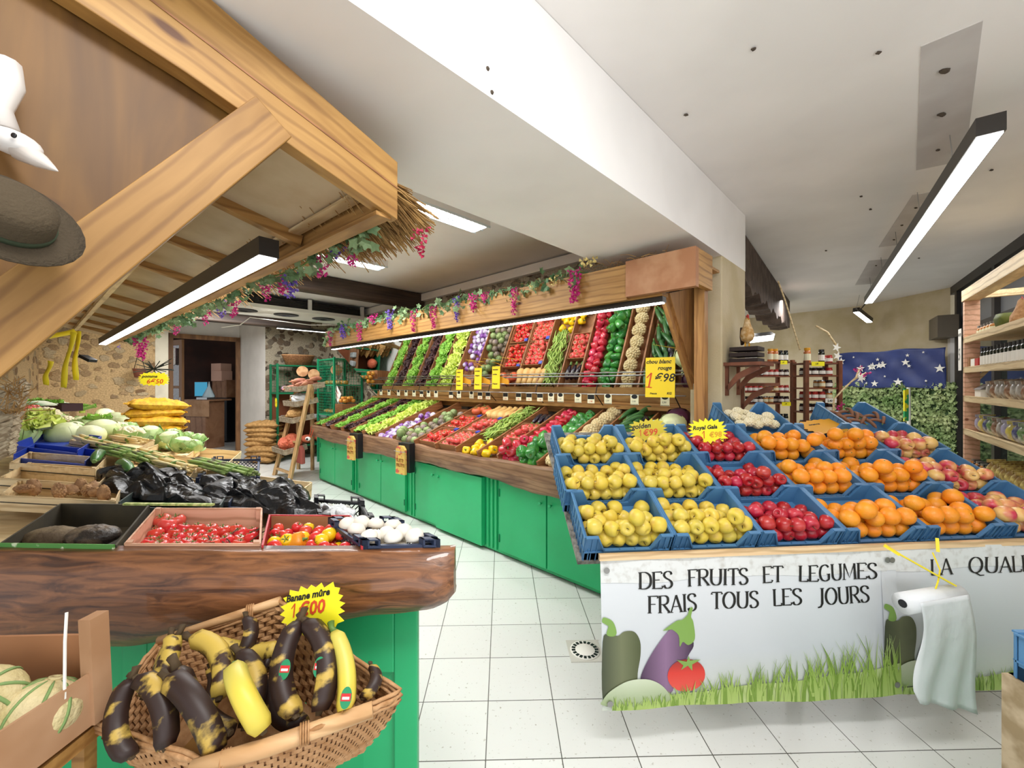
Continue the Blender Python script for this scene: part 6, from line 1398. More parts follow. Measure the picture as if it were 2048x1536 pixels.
# ---------------------------------------------------------------- beams, hanging cooling unit
def struct_box(name, x0, x1, y0, y1, z0, z1, m): return struct(MB().box(x0, x1, y0, y1, z0, z1).build(name, m, mtx=CF))
bb = MB().box(-5.97, -5.77, -1.0, DB - .002, 2.85, ZC - .002); struct(bb.build('old_beam', DARKW, mtx=CF, bevel=.03))
struct(MB().box(-9.1, -8.9, -1.0, 3.2, 2.72, 2.92).build('old_beam_2', DARKW, mtx=CF, bevel=.02))
ac = thing('cooling_unit', 'white hanging ceiling cooling unit with round fan grilles and dark coil', 'cooling unit', CF.copy())
MB().box(-8.55, -7.55, 1.4, 4.0 if DB > 4.0 else 3.80, 2.84, 2.90).build('drip_tray', PAPER, ac)
MB().box(-8.45, -7.62, 1.5, 3.72, 2.92, 3.04).build('coil_block', BLACK, ac)
for z in (2.93, 2.96, 2.99, 3.02): MB().box(-7.62, -7.60, 1.5, 3.72, z, z + .012).build('coil_rail', ALU, ac)
for y in (1.6, 2.7, 3.66): MB().box(-7.60, -7.56, y - .03, y + .03, 2.88, 3.08).build('mounting_bracket', WHITE, ac)
for y in (1.8, 2.45, 3.1):
    MB().lathe([(.20, 2.838), (.20, 2.83), (.16, 2.825), (.06, 2.82), (.06, 2.84)], 24).build('fan_grille', BLACK, ac, True, Matrix.Translation(Vector((-8.0, y, 0))))
strip('strip_lamp', CF @ Vector((-8.9, 2.55, 2.72)), CF @ Vector((-8.9, 3.85, 2.72)), .05, .05, TUBE, 'thin lit strip lamp beneath the cooling unit')
# ---------------------------------------------------------------- door, office
dw = thing('glass_door', 'open brown wooden glazed door with lace cloths, seen beside the yellow sacks', 'door')
p0 = W(1.20, -11.2); pE = at(366, 800, 9.2); pE.z = 0; p0.z = 0; pB = at(340, 800, 9.45); pB.z = 0
L = (pE - pB).length; Mx = frame(pB + Vector((0, 0, 0)), pE - pB, Vector((0, 1, 0)) - (pE - pB).normalized() * (pE - pB).normalized().y)
dw.matrix_world = Mx
for x0, x1, z0, z1 in ((0, .07, .02, 2.6), (L - .12, L, .02, 2.6), (.07, L - .12, 2.48, 2.6), (.07, L - .12, .02, .85), (.07, L - .12, 1.5, 1.56)): MB().box(x0, x1, -.025, .025, z0, z1).build('door_stile', DOORW, dw, bevel=.004)
MB().box(.07, L - .12, -.004, .004, .85, 2.48).build('glass_pane', GLASS, dw)
hd = MB(); hd.tube([(L - .06, -.03, 1.18), (L - .06, -.09, 1.18), (L + .10, -.10, 1.18)], .016, 7); hd.build('door_handle', STEEL, dw, True); MB().box(L - .085, L - .035, -.032, -.025, 1.0, 1.3).build('lock_plate', STEEL, dw)
lace = M('white_lace_cloth', '#e4ddd4', .8, col2='#b7a89c', ns=40, lo=.5, hi=.7)
for i, (z0, z1) in enumerate(((2.02, 2.42), (.70, 1.25))):
    b = MB(); b.grid(lambda u, v: (-.05 + u * (L * .75), -.05 - .02 * math.sin(u * 9), z1 - v * (z1 - z0) * (1 - .06 * abs(math.sin(u * 14)))), 24, 8); tag(b.build('lace_cloth', lace, None, True, dw.matrix_world.copy(), solid=.003), ('white lace cloth hanging high on the glass door', 'white lace cloth hanging low on the glass door')[i], 'cloth')
fr = thing('door_surround', 'brown wooden frame around the dark office doorway', 'door frame', CF.copy())
MB().box(-11.30, -11.22, 2.37, 2.45, 0, 2.66).build('right_jamb', DOORW, fr); MB().box(-11.30, -11.22, 1.16, 2.45, 2.58, 2.68).build('head', DOORW, fr); MB().box(-11.30, -11.24, 1.16, 1.24, 0, 2.6).build('left_jamb', DOORW, fr)
def pbox(name, px0, px1, py0, py1, Y, dep, m, lab, cat, rz=-.35, group=None):
    a, c = at(px0, py1, Y), at(px1, py0, Y); w_ = c.x - a.x
    return tag(MB().box(0, w_, 0, dep, 0, c.z - a.z).build(name, m, mtx=TRS(a, (0, 0, rz)), bevel=.006), lab, cat, group)
ds = thing('office_desk', 'brown desk covered with card just inside the office doorway', 'desk')
a = at(368, 892, 10.2); a.z = 0; ds.matrix_world = TRS(a, (0, 0, -.25))
MB().box(0, .80, 0, .6, 1.18, 1.22).build('desk_top', DESKW, ds); MB().box(.0, .80, -.01, .0, .80, 1.20).build('front_panel', CARD, ds); MB().box(.02, .66, .02, .05, .28, .80).build('modesty_panel', DESKW, ds)
for x in (.02, .60): MB().box(x, x + .08, .03, .5, 0, 1.18).build('leg', DESKW, ds)
M_desk = ds.matrix_world
sc_ = thing('monitor', 'computer monitor with a bright blue screen on the office desk', 'monitor', M_desk @ TRS((.10, .22, 1.22)))
MB().box(-.05, .38, 0, .03, .06, .44).build('casing', BLACK, sc_); MB().box(-.035, .365, -.004, 0, .075, .425).build('screen', emis('blue_screen', '#3b9fc4', .8), sc_); MB().box(.13, .20, 0, .10, 0, .08).build('stand', BLACK, sc_)
b = MB(); b.lathe([(.13, 0), (.15, .08), (.09, .2), (.03, .32), (.01, .44)], 12, 5, .15, .05, (1, .7, 1), 3); tag(b.build('carrier_bag', M('pale_blue_plastic', '#b9cdd6', .4, bump=.5, bs=25), None, True, M_desk @ TRS((.55, .2, 1.22))), 'pale bluish plastic carrier bag standing on the office desk', 'bag')
tag(MB().box(.42, .75, -.02, .2, 1.22, 1.27).build('paper_tray', STEEL, mtx=M_desk.copy()), 'grey tray of papers at the front of the office desk', 'tray')
pbox('cardboard_box', 422, 450, 727, 745, 11.3, .3, CARDP, 'pale cardboard box on top of the office pile', 'box'); pbox('cardboard_box', 422, 452, 742, 762, 11.2, .3, CARDP, 'pale cardboard box second in the office pile', 'box')
pbox('storage_chest', 424, 465, 760, 795, 11.3, .4, DESKW, 'dark brown chest under the cardboard boxes in the office', 'chest'); pbox('low_cabinet', 424, 466, 795, 880, 11.3, .4, BLACK, 'dark low cabinet under the brown chest in the office', 'cabinet')
tag(MB().box(-.25, .25, 0, .004, 2.2, 2.6).build('magenta_poster', M('magenta_poster_print', '#6a2a58', .6, col2='#8e4a7a', ns=8), mtx=SM(-13.5, 1.3, 0, PI / 2)), 'magenta poster on the office wall', 'poster')
# vines, hanging pot
hp = thing('hanging_pot', 'small rust hanging flower pot on the stone wall left of the glass door', 'flower pot', TRS(at(279, 745, 7.42)))
MB().lathe([(.07, -.09), (.10, .06), (.11, .07), (.09, .07)], 14).build('pot', M('rust_pot', '#7a4434', .7), hp, True)
MB().tube([(-.1, 0, .06), (0, 0, .42), (.1, 0, .06)], .006, 5).build('hanger', BLACKW, hp)
b = MB(); rr = random.Random(5)
for i in range(26): b.tube([at(308, 738, 6.2), at(308, 738, 6.2) + Vector((rr.uniform(-.28, .28), rr.uniform(-.05, .05), rr.uniform(-.10, .18)))], .006, 4)
tag(b.build('dark_foliage', M('dark_dry_foliage', '#34382c', .8)), 'dark dried foliage bunch above the yellow starburst card', 'foliage', kind='stuff')
# ---------------------------------------------------------------- potato sacks, rack, cage, ladder
HS = Proto(sack('potato_sack', HEMP, .60, .42, .18, 5, .024))
sb_ = on_z(515, 925, 0)
words = ('bottom', 'second', 'third', 'fourth', 'fifth', 'sixth', 'seventh', 'top')
for i in range(8): HS.put(TRS((sb_.x + .06 + .02 * ((i * 7) % 3) + (.05 if i < 3 else 0), sb_.y + .10 + (-.08 if i < 3 else 0), .095 * i), (.03 * (-1) ** i, .02, .12 * ((i * 5) % 4) - .2)), f'brown net sack of potatoes, {words[i]} from below in the pile by the white wall')
rk = thing('green_rack', 'dark green metal rack against the pebble wall', 'rack', CF.copy())
RX0, RX1, RY0, RY1 = -9.75, -9.30, 2.68, 3.80
for x in (RX0, RX1):
    for y in (RY0, RY1): MB().box(x - .02, x + .02, y - .02, y + .02, 0, 2.02).build('post', GREEND, rk)
for z in (.30, .85, 1.42, 2.0): MB().box(RX0, RX1, RY0, RY1, z - .03, z).build('shelf', GREEND if z != .85 else DESKW, rk)
MB().box(RX0 - .01, RX0, RY0, RY1, .3, 1.42).build('back_panel', M('rust_back', '#7a4326', .8), rk)
g_ = MB()
for i in range(18): g_.box(RX0, RX0 + .005, RY0 + i * .065, RY0 + i * .065 + .005, 1.42, 2.0)
for i in range(9): g_.box(RX0, RX0 + .005, RY0, RY1, 1.42 + i * .065, 1.425 + i * .065)
g_.build('wire_back', GREEND, rk)
def RKM(x, y, z, e=(0, 0, 0)): return CF @ TRS((x, y, z), e)
wb = thing('oval_basket', 'oval brown wicker basket on top of the green rack', 'basket', RKM(-9.5, 3.15, 2.0))
MB().lathe([(.20, 0), (.26, .20), (.27, .21), (.25, .21), (.19, .02)], 26, sc=(.7, 1.25, 1)).build('woven_bowl', WICKD, wb, True); MB().lathe([(.255, .20), (.275, .215), (.255, .23), (.24, .215)], 26, sc=(.7, 1.25, 1)).build('rim', WICK, wb, True)
DISC = M('pale_wood_disc', '#c99f72', .6, col2='#a8754a', ns=8)
for i, (px, py) in enumerate(((605, 743), (628, 749), (673, 740))):
    p = at(px, py, 8.0 - .02 * i); t = thing('wooden_board', f'round wooden board hanging on the rack, {("left", "middle", "right")[i]} one', 'board', TRS(p, (PI / 2, 0, .47)))
    MB().lathe([(.10, -.01), (.105, 0), (.10, .01)], 22).build('disc', DISC, t); MB().tube([(0, .105, 0), (0, .17, 0)], .004, 5).build('hook', BLACKW, t)
# bits on the rack
for i in range(4):
    tag(MB().ball((0, 0, 0), .09, 12, 8, (1, .8, .7), .12, i).build('garlic_net', M('magenta_net', '#b54a8a', .6, col2='#ddb9cf', ns=20) if i == 0 else bpy.data.materials['magenta_net'], None, True, RKM(-9.40, 2.85 + .13 * i, 1.50 - .0)), 'magenta and white net of garlic on the upper rack shelf', 'net', 'garlic nets on the rack')
for i in range(5): NR = tag(MB().box(-.09, .09, -.06, .06, 0, .09).build('egg_box', (M('grey_egg_box', '#9fa3a4', .9) if i == 0 else bpy.data.materials['grey_egg_box']), mtx=RKM(-9.42, 2.85 + .20 * i, .85, (0, 0, .2 * i)), bevel=.02), 'grey carton on the middle rack shelf behind the ladder', 'carton', 'grey cartons on the rack')
for i in range(3): tag(MB().ball((0, 0, 0), .16, 14, 8, (1, .8, .6), .08, i + 9).build('onion_net', NETR, None, True, RKM(-9.45, 3.0 + .3 * i, .40)), 'red onion net on the bottom rack shelf', 'net', 'red nets on the rack')
card('lace_label', RKM(-9.28, 2.95, 1.30, (0, 0, PI / 2 * 0)) @ Matrix.Rotation(.2, 4, 'Z'), .16, .14, PAPER, 'small white scalloped label under the magenta garlic nets', [('3,50', .05, -.06, -.02, INK, .1)], cat='label')
card('sun_card', RKM(RX1, 2.655, 1.22), .16, .2, YEL, 'small yellow starburst card on the left post of the rack', [('2€', .06, -.04, -.02, INKR, .1)], True, seed=11, dep=.3)
# green wire cage
cg = thing('wire_cage', 'bright green wire cage standing at the far end of the counter', 'cage', CF.copy())
gx0, gx1, gy0, gy1, gz = -8.75, -7.95, 3.28, 3.28, 2.12
GY1 = 3.83
def wire_panel(b, o, ux, L, H, z0, st=.055):
    for i in range(int(L / st) + 1): p = Vector(o) + Vector(ux) * (i * st); b.bar((p.x, p.y, z0), (p.x, p.y, z0 + H), .005, .005, (1, 0, 0))
    for j in range(int(H / st) + 1): p = Vector(o); q = p + Vector(ux) * L; b.bar((p.x, p.y, z0 + j * st), (q.x, q.y, z0 + j * st), .005, .005)
b = MB(); wire_panel(b, (-7.95, gy0, 0), (0, 1, 0), GY1 - gy0, 2.0, .1); b.build('wire_side', GREENM, cg)
b = MB(); wire_panel(b, (-8.75, gy0, 0), (1, 0, 0), .8, 2.0, .1); b.build('wire_front', GREENM, cg)
for x in (gx0, gx1):
    for y in (gy0, GY1): MB().box(x - .018, x + .018, y - .018, y + .018, 0, gz).build('post', GREENM, cg)
for z in (.4, 1.0, 1.58, 2.1): MB().box(gx0, gx1, gy0, GY1, z - .02, z).build('shelf', GREENM, cg)
for j, z in enumerate((1.0, 1.58)):
    for i in range(14):
        k = 'onio' if i % 2 else 'pota'
        PR[k][0].put(RKM(-8.65 + .10 * (i % 7), 3.4 + .16 * (i // 7), z + .05) @ Matrix.Scale(1.5, 4), f'{("yellow onion" if k == "onio" else "potato")} on the {("lower", "upper")[j]} shelf of the green cage', f'{k} cage {j}')
for i in range(9): PR['onio'][0].put(RKM(-7.8 + .08 * (i % 3), 3.35 + .08 * (i // 3), 1.28 + .05 * (i % 2)) @ Matrix.Scale(1.3, 4), 'yellow onion heaped beside the green cage at the end of the mirror', 'onions beside the cage')
tag(MB().box(-.16, .16, -.14, .14, 0, .30).build('onion_stand', DIVW, mtx=RKM(-7.75, 3.42, .92)), 'brown wooden stand box under the onions by the green cage', 'box')
tag(MB().box(-.14, .14, -.12, .12, 0, .92).build('tall_stand', DIVW, mtx=RKM(-7.75, 3.42, 0)), 'tall brown plinth at the far end of the counter by the green cage', 'plinth')
card('origin_sign', RKM(-7.92, 3.32, 1.42, (0, .7, 0)), .30, .22, PAPER, 'tilted white card with red printing ORIGE PRODUCTEUR on the green cage', [('ORIGE', .05, -.10, .01, INKR, 0), ('PRODUCTEUR', .034, -.12, -.05, INKR, 0)], cat='sign')
# ladder display
lf, lb_ = on_z(549, 950, 0), on_z(579, 963, 0)
tA, tB = at(593, 782, 7.35), at(621, 769, 6.95)
r1, r2 = on_z(597, 938, 0), on_z(625, 940, 0)
ld = thing('ladder_display', 'pale wooden A-frame ladder with tiers of baskets on the floor', 'ladder')
LADW = wood('pale_ladder_wood', '#c39a66', '#d8b483', (6, 6, 2), knots=False)
MB().bar(lb_ + Vector((0, 0, .0)), tB, .07, .05, (1, 0, 0)).build('front_leg', LADW, ld); MB().bar(lf, tA, .07, .05, (1, 0, 0)).build('front_leg', LADW, ld)
MB().bar(r2, tB + Vector((0, .05, -.05)), .06, .045, (1, 0, 0)).build('rear_leg', LADW, ld); MB().bar(r1, tA + Vector((0, .05, -.05)), .06, .045, (1, 0, 0)).build('rear_leg', LADW, ld)
for f in (.08, .40, .62, .80, .97): MB().bar(lf.lerp(tA, f), lb_.lerp(tB, f), .05, .03).build('rung', LADW, ld)
def tier(f, name, m, lab, wx=.56, wy=.36):
    c_ = lf.lerp(tA, f).lerp(lb_.lerp(tB, f), .5) + Vector((-.02, .10, .02)); d = (lb_ - lf); Mx = frame(c_, (d.x, d.y, 0), (-d.y, d.x, 0)) @ Euler((.18, 0, 0)).to_matrix().to_4x4()
    t = thing(name, lab, 'basket', Mx)
    MB().box(-wx / 2, wx / 2, -wy / 2, wy / 2, 0, .012).build('basket_floor', m, t)
    for sy in (-1, 1): MB().box(-wx / 2, wx / 2, sy * wy / 2 - .006, sy * wy / 2 + .006, 0, .09).build('long_side', m, t)
    for sx in (-1, 1): MB().box(sx * wx / 2 - .006, sx * wx / 2 + .006, -wy / 2, wy / 2, 0, .09).build('short_side', m, t)
    return Mx
GB = M('grey_basket', '#a89a84', .8, col2='#8a7a62', ns=25)
m1 = tier(.97, 'tier_basket', GB, 'grey basket of sweet potatoes on top of the ladder display', .68, .44)
rr = random.Random(3)
for i in range(20): PR['sweet'][0].put(m1 @ TRS((rr.uniform(-.25, .25), rr.uniform(-.15, .15), .05 + .05 * (i // 8)), (rr.uniform(-.2, .2), rr.uniform(-.3, .3), rr.uniform(-1.3, 1.3)), 1.25), 'reddish brown sweet potato in the top ladder basket', 'sweet potatoes in the ladder basket')
m2_ = tier(.80, 'tier_basket', GB, 'grey basket with plastic bags, second tier of the ladder display', .6); m3 = tier(.62, 'tier_basket', GB, 'brown paper lined basket, third tier of the ladder display', .6)
def lump(name, Mx, r, sc, m, lab, cat, seed, group=None): return tag(MB().ball((0, 0, 0), r, 18, 10, sc, .10, seed).build(name, m, None, False, Mx), lab, cat, group)
lump('plastic_bag', m2_ @ TRS((.05, 0, .10)), .2, (1.1, .7, .5), BAGW, 'white plastic bag in the second ladder basket', 'bag', 3); lump('paper_bag', m3 @ TRS((0, 0, .10)), .22, (1.1, .7, .5), HEMP, 'brown paper bag in the third ladder basket', 'bag', 4); lump('paper_bag', m2_ @ TRS((-.18, 0, .09)), .12, (1, .9, .6), HEMP, 'small brown bag in the second ladder basket', 'bag', 5)
m4 = tier(.28, 'tier_basket', GB, 'white edged basket of red nets, lowest tier of the ladder display', .6)
for i, (x, y) in enumerate(((-.18, 0), (.02, -.06), (.18, .04), (-.05, .08), (.08, .06))): lump('onion_net', m4 @ TRS((x, y, .12 + .06 * (i > 2))), .12, (1, .9, .8), NETR, 'reddish net of onions on the lowest ladder tier', 'net', i + 6, 'reddish nets on the ladder')
tag(MB().tube([at(443, 655, 6.5), at(480, 650, 6.6), at(500, 635, 6.7), at(540, 640, 6.9), at(620, 650, 7.0), at(690, 650, 7.1)], .007, 5).build('hanging_cable', PAPER), 'thin pale cable sagging below the cooling unit', 'cable')
# ---------------------------------------------------------------- pillar shelves, rooster
def PM(D, z, e=(0, 0, 0)): return CF @ TRS((SF, D, z), e)
def bshelf(D0, D1, z, lab):
    t = thing('bracket_shelf', lab, 'shelf', PM(0, 0)); b = MB().box(0, .26, D0, D1, z - .025, z); b.build('shelf_board', SHELFW, t)
    for y in (D0 + .04, D1 - .06):
        MB().box(0, .022, y, y + .03, z - .26, z - .025).build('upright', SHELFW, t)
        MB().prism([(.0, z - .20), (.02, z - .22), (.10, z - .13), (.24, z - .055), (.24, z - .025), (.19, z - .03), (.08, z - .09)], y, y + .025, 'y').build('bracket', SHELFW, t)
bshelf(3.46, 3.86, EYE + 43 * 3.2 / 820, 'small reddish wooden bracket shelf carrying the rooster and dark crate'); 
zs1 = EYE + 43 * 3.2 / 820
t = thing('bracket_shelf', 'second small bracket shelf further back on the pillar', 'shelf', PM(0, 0)); zs = EYE + 2 * 3.6 / 820
MB().box(0, .26, 3.90, 4.06, zs - .025, zs).build('shelf_board', SHELFW, t); MB().box(0, .022, 3.92, 3.95, zs - .26, zs - .025).build('upright', SHELFW, t); MB().prism([(.0, zs - .20), (.02, zs - .22), (.10, zs - .13), (.24, zs - .055), (.24, zs - .025), (.19, zs - .03), (.08, zs - .09)], 3.92, 3.945, 'y').build('bracket', SHELFW, t)
cr = thing('slatted_crate', 'little dark slatted crate on the pillar shelf under the rooster', 'crate', PM(3.62, zs1 + .001))
for z in (0, .045, .09):
    for y in (-.10, .10): MB().box(.03, .22, y - .004, y + .004, z, z + .03).build('slat', M('dark_slat', '#2b1d18', .7) if z == 0 and y < 0 else bpy.data.materials['dark_slat'], cr)
    for x in (.03, .22): MB().box(x - .004, x + .004, -.10, .10, z, z + .03).build('slat', bpy.data.materials['dark_slat'], cr)
MB().box(.03, .22, -.10, .10, 0, .006).build('crate_base', bpy.data.materials['dark_slat'], cr); MB().box(.03, .22, -.10, .10, .114, .12).build('crate_lid', bpy.data.materials['dark_slat'], cr)
rs_ = thing('rooster_figure', 'tan and cream rooster figure with red comb standing on the dark crate', 'figurine', PM(3.62, zs1 + .122, (0, 0, -.9)) @ TRS((.10, .09, 0)))
TAN = M('rooster_tan', '#b58a4e', .8, col2='#dcc39a', ns=30, lo=.4, hi=.65, bump=.3, bs=80)
MB().lathe([(.012, .03), (.045, .055), (.055, .09), (.048, .13), (.032, .165), (.024, .195), (.022, .215), (.01, .232)], 16, sc=(1.15, .85, 1)).build('body', TAN, rs_, True)
MB().prism([(-.04, .10), (-.10, .17), (-.11, .09), (-.09, .02), (-.045, .05)], -.012, .012, 'y').build('tail', M('rooster_dark', '#3a281c', .8), rs_, bevel=.006)
MB().prism([(-.01, .225), (-.015, .25), (.0, .24), (.006, .256), (.014, .24), (.022, .248), (.022, .222)], -.004, .004, 'y').build('comb', M('comb_red', '#b02a22', .6), rs_)
MB().lathe([(.007, 0), (.001, .02)], 6).build('beak', OCHRE, rs_, False, TRS((.02, 0, .215), (0, 1.57, 0))); MB().ball((.018, 0, .195), .008, 8, 5, (.6, .6, 1.5)).build('wattle', bpy.data.materials['comb_red'], rs_, True)
for y in (-.015, .015): MB().tube([(0, y, .04), (.0, y, 0)], .005, 5).build('leg', OCHRE, rs_)
# ---------------------------------------------------------------- rear room: beam, jar shelves
b = MB(); rr = random.Random(8)
p0, p1 = Vector((2.72 * 3.65 / 3.65, 0, 0)), None
ba, bb2 = on_z(1493, 466, ZC - .01), on_z(1588, 640, ZC - .01)
ba, bb2 = Vector((2.26, 4.0, ZC)), Vector((4.98, 7.35, ZC)); dn_ = (bb2 - ba).normalized(); nn_ = Vector((-dn_.y, dn_.x, 0))
def bm(u, v):
    p = ba.lerp(bb2, u); zz = ZC - .02; lo = 2.60 + .035 * math.sin(u * 40) + .02 * math.sin(u * 93)
    pr = [(0, zz), (0, (zz + lo) / 2), (.0, lo), (.13, lo - .02), (.26, lo), (.26, zz)][int(round(v * 5))]; return tuple(p + nn_ * pr[0] + Vector((0, 0, pr[1] - ZC)))
b.grid(bm, 90, 5); b.add([bm(0, i / 5) for i in range(6)], [tuple(range(6))]); b.add([bm(1, i / 5) for i in range(6)], [tuple(range(6))]); struct(b.build('rough_beam', M('rough_dark_wood', '#4a3c34', .9, col2='#5f4f44', ns=9, bump=.9, bs=14)))
struct(MB().box(-1.2, 2.2, -.02, .02, 2.02, 2.14).build('trim_rail', BLACKW, mtx=TRS((4.0, 7.95, 0), (0, 0, PI / 4))))
def jar(name, lidm, lm, cm, r=.032, h=.085):
    t = thing(name, name, 'jar'); MB().lathe([(r * .9, 0), (r, .006), (r, h * .72), (r * .8, h * .84)], 12).build('glass_body', cm, t, True); MB().lathe([(r * .84, h * .82), (r * .88, h * .84), (r * .88, h), (r * .1, h)], 12).build('lid', lidm, t)
    MB().lathe([(r * 1.02, h * .16), (r * 1.02, h * .6)], 12).build('label', lm, t); return t
JARS = [Proto(jar('preserve_jar', BLACK, PAPER, M('dark_preserve', '#3a1a18', .2))), Proto(jar('preserve_jar', bpy.data.materials['comb_red'], PAPER, M('red_preserve', '#a8322a', .2))), Proto(jar('preserve_jar', STEEL, CARDCREAM, M('amber_preserve', '#b87a3a', .2))), Proto(jar('bottle', BLACK, PAPER, M('dark_bottle', '#1c2218', .15), .03, .15)), Proto(jar('juice_bottle', OCHRE, CARDCREAM, M('orange_juice', '#c87a48', .25), .034, .17))]
jn = ('dark preserve jar with black lid', 'red preserve jar', 'amber preserve jar', 'dark bottle', 'tall orange juice bottle')
def jar_unit(name, lab, o, ax, L, dep, zs, rows, where, seed, toppers=()):
    ax = Vector(ax).normalized(); Mx = frame(o, ax, (-ax.y, ax.x, 0)); t = thing(name, lab, 'shelf unit', Mx); rr = random.Random(seed)
    for x in (0, L):
        for y in (0, dep): MB().box(x - .02, x + .02, y - .02, y + .02, 0, zs[0] + .02).build('post', SHELFW, t)
    for z in zs + (.5,): MB().box(-.02, L + .02, -.01, dep, z - .018, z).build('shelf', SHELFW, t)
    for zi, z in enumerate(zs):
        k = rows[zi]; n = int(L / .078)
        for i in range(n):
            kk = k[(i * len(k)) // n] if isinstance(k, (list, tuple)) else k
            if kk is None or rr.random() < .08: continue
            hh = (zs[zi - 1] - z if zi else 9); 
            for y in (.05, .14) if kk < 3 else (.06,):
                JARS[kk].put(Mx @ TRS((.05 + i * .078, y, z), (0, 0, rr.uniform(-.5, .5)), min(1, (hh - .025) / (.085 if kk < 3 else .17))), f'{jn[kk]} on the {("top", "second", "third", "fourth", "fifth", "sixth")[zi]} shelf of the {where} rack', f'{jn[kk]}s, {where} rack shelf {zi + 1}')
    return Mx
JW = jar_unit('jar_rack', 'reddish wooden jar rack right of the pillar, wide one', (2.95, 5.35, 0), (1, .15, 0), .80, .25, (1.90, 1.71, 1.50, 1.35, 1.05), [(3, 3, None, 4, 3), (2, 0, 1, 0), (1, 1, 2, 1), (0, 0, 2, 0), 3], 'wide', 1)
JN = jar_unit('jar_rack', 'reddish wooden jar rack in front of the blue banner, narrow one', (3.30, 4.60, 0), (1, -.05, 0), .36, .22, (1.84, 1.70, 1.56, 1.43, 1.29, 1.10), [(4, 4, 3, 1), (0, 0, 1), (0, 2, 0), (1, 1, 2), (0, 0), (2, 2)], 'narrow', 2)
for i, (JM, x_, z_, w_) in enumerate(((JW, .66, 1.885, .10), (JN, .12, 1.825, .14), (JW, .70, 1.335, .14))): card('shelf_ticket', JM @ TRS((x_, -.013, z_)), w_, .05, YEL, f'small yellow shelf ticket on the jar racks, {("upper left", "upper right", "lower")[i]} one', [('1€', .03, -.03, -.012, INK, .1)], cat='ticket')
card('shelf_ticket', JN @ TRS((.26, -.013, 1.415)), .12, .05, PAPER, 'white shelf ticket on the narrow jar rack', [('2,40', .03, -.04, -.012, INK, .1)], cat='ticket')
strip('wall_strip_lamp', at(1492, 678, 6.0), at(1545, 672, 6.0), .10, .10, TUBE, 'short white lit lamp behind the wide jar rack', up=(0, .85, .5))
vt = thing('dried_branch', 'bare pale branch with pink flowers and white stars curving over the narrow jar rack', 'branch')
MB().tube([at(1600, 700, 4.4), at(1588, 660, 4.4), at(1570, 600, 4.3), at(1556, 562, 4.3)], .008, 5).build('upright_twig', PALE, vt, True)
MB().tube([at(1632, 652, 4.4), at(1655, 665, 4.4), at(1672, 690, 4.4), at(1676, 705, 4.4), at(1668, 722, 4.4)], .010, 6).build('arched_twig', PALE, vt, True)
MB().tube([(3.30, 4.32, 0), at(1668, 798, 4.3), at(1690, 775, 4.3), at(1712, 755, 4.3), at(1718, 738, 4.3)], .009, 5).build('long_twig', PALE, vt, True); MB().tube([at(1705, 762, 4.3), at(1732, 745, 4.3)], .006, 5).build('side_twig', PALE, vt, True)
for px, py in ((1716, 735), (1731, 745), (1678, 808)):
    b = MB(); raceme(b, .05, .035, random.Random(px)); b.build('pink_flower', MAGE, vt, mtx=TRS(at(px, py, 4.28)))
for px, py in ((1673, 695), (1722, 757), (1675, 712)):
    b = MB(); b.prism([((.05 if k % 2 == 0 else .02) * math.cos(k * PI / 5), (.05 if k % 2 == 0 else .02) * math.sin(k * PI / 5)) for k in range(10)], -.002, .002, 'y'); b.build('white_star', PAPER, vt, mtx=TRS(at(px, py, 4.27)))
# blue starry banner and ivy screen on the right wall
bl0, bl1 = Vector((6.05, 7.6, 0)), Vector((6.52, 6.16, 0)); bd = (bl1 - bl0); BL = bd.length; BX = frame(bl0, bd, (-bd.y, bd.x, 0))
bs = thing('starry_banner', 'blue cloth banner with white stars hanging on the right wall', 'banner', BX)
MB().grid(lambda u, v: (u * BL, .015 * math.sin(u * 16 + v * 5) + .01 * math.sin(v * 9 - u * 22), 2.16 - v * .62 + .012 * math.sin(u * 12)), 50, 18).build('cloth', M('blue_star_cloth', '#28366e', .5, col2='#3c4c88', ns=2.5, lo=.45, hi=.75, bump=.4, bs=6), bs, True, solid=.004)
rr = random.Random(3)
for i in range(22):
    r = rr.choice((.02, .03, .06)) if i > 5 else .07; x, z = rr.uniform(.05, BL - .05), rr.uniform(1.6, 2.1)
    MB().prism([((r if k % 2 == 0 else r * .4) * math.cos(k * PI / 5 + .3), (r if k % 2 == 0 else r * .4) * math.sin(k * PI / 5 + .3)) for k in range(10)], -.034, -.030, 'y').build('printed_star', PAPER, bs, mtx=TRS((x, 0, z)))
iv = thing('ivy_screen', 'artificial green hedge screen below the blue banner', 'hedge screen', BX @ TRS((-.1, .06, 0)))
MB().box(0, BL + .2, 0, .03, .0, 1.62).build('backing', M('hedge_backing', '#3a5230', .9), iv)
b = MB(); rr = random.Random(4)
for i in range(4200):
    leaf(b, TRS((rr.uniform(0, BL + .2), -.01 - rr.random() * .05, rr.uniform(.0, 1.62)), (rr.uniform(.9, 2.2), rr.uniform(-.7, .7), rr.uniform(-PI, PI)), .032), 1)
tag(b.build('leaves', IVYD, iv), kind='stuff')
b = MB()
b.tube([at(1817, 775, 6.0), at(1818, 860, 6.0)], .022, 8); tag(b.build('white_pole', PAPER), 'thin white pole standing before the hedge screen', 'pole')
tag(MB().box(-.03, .03, -.01, .01, -.45, .02).build('green_pennant', M('green_yellow_pennant', '#2f9a5c', .5, col2='#e6d82e', ns=7, lo=.48, hi=.52), mtx=TRS(at(1812, 780, 5.95))), 'green and yellow pennant hanging on the white pole', 'pennant')
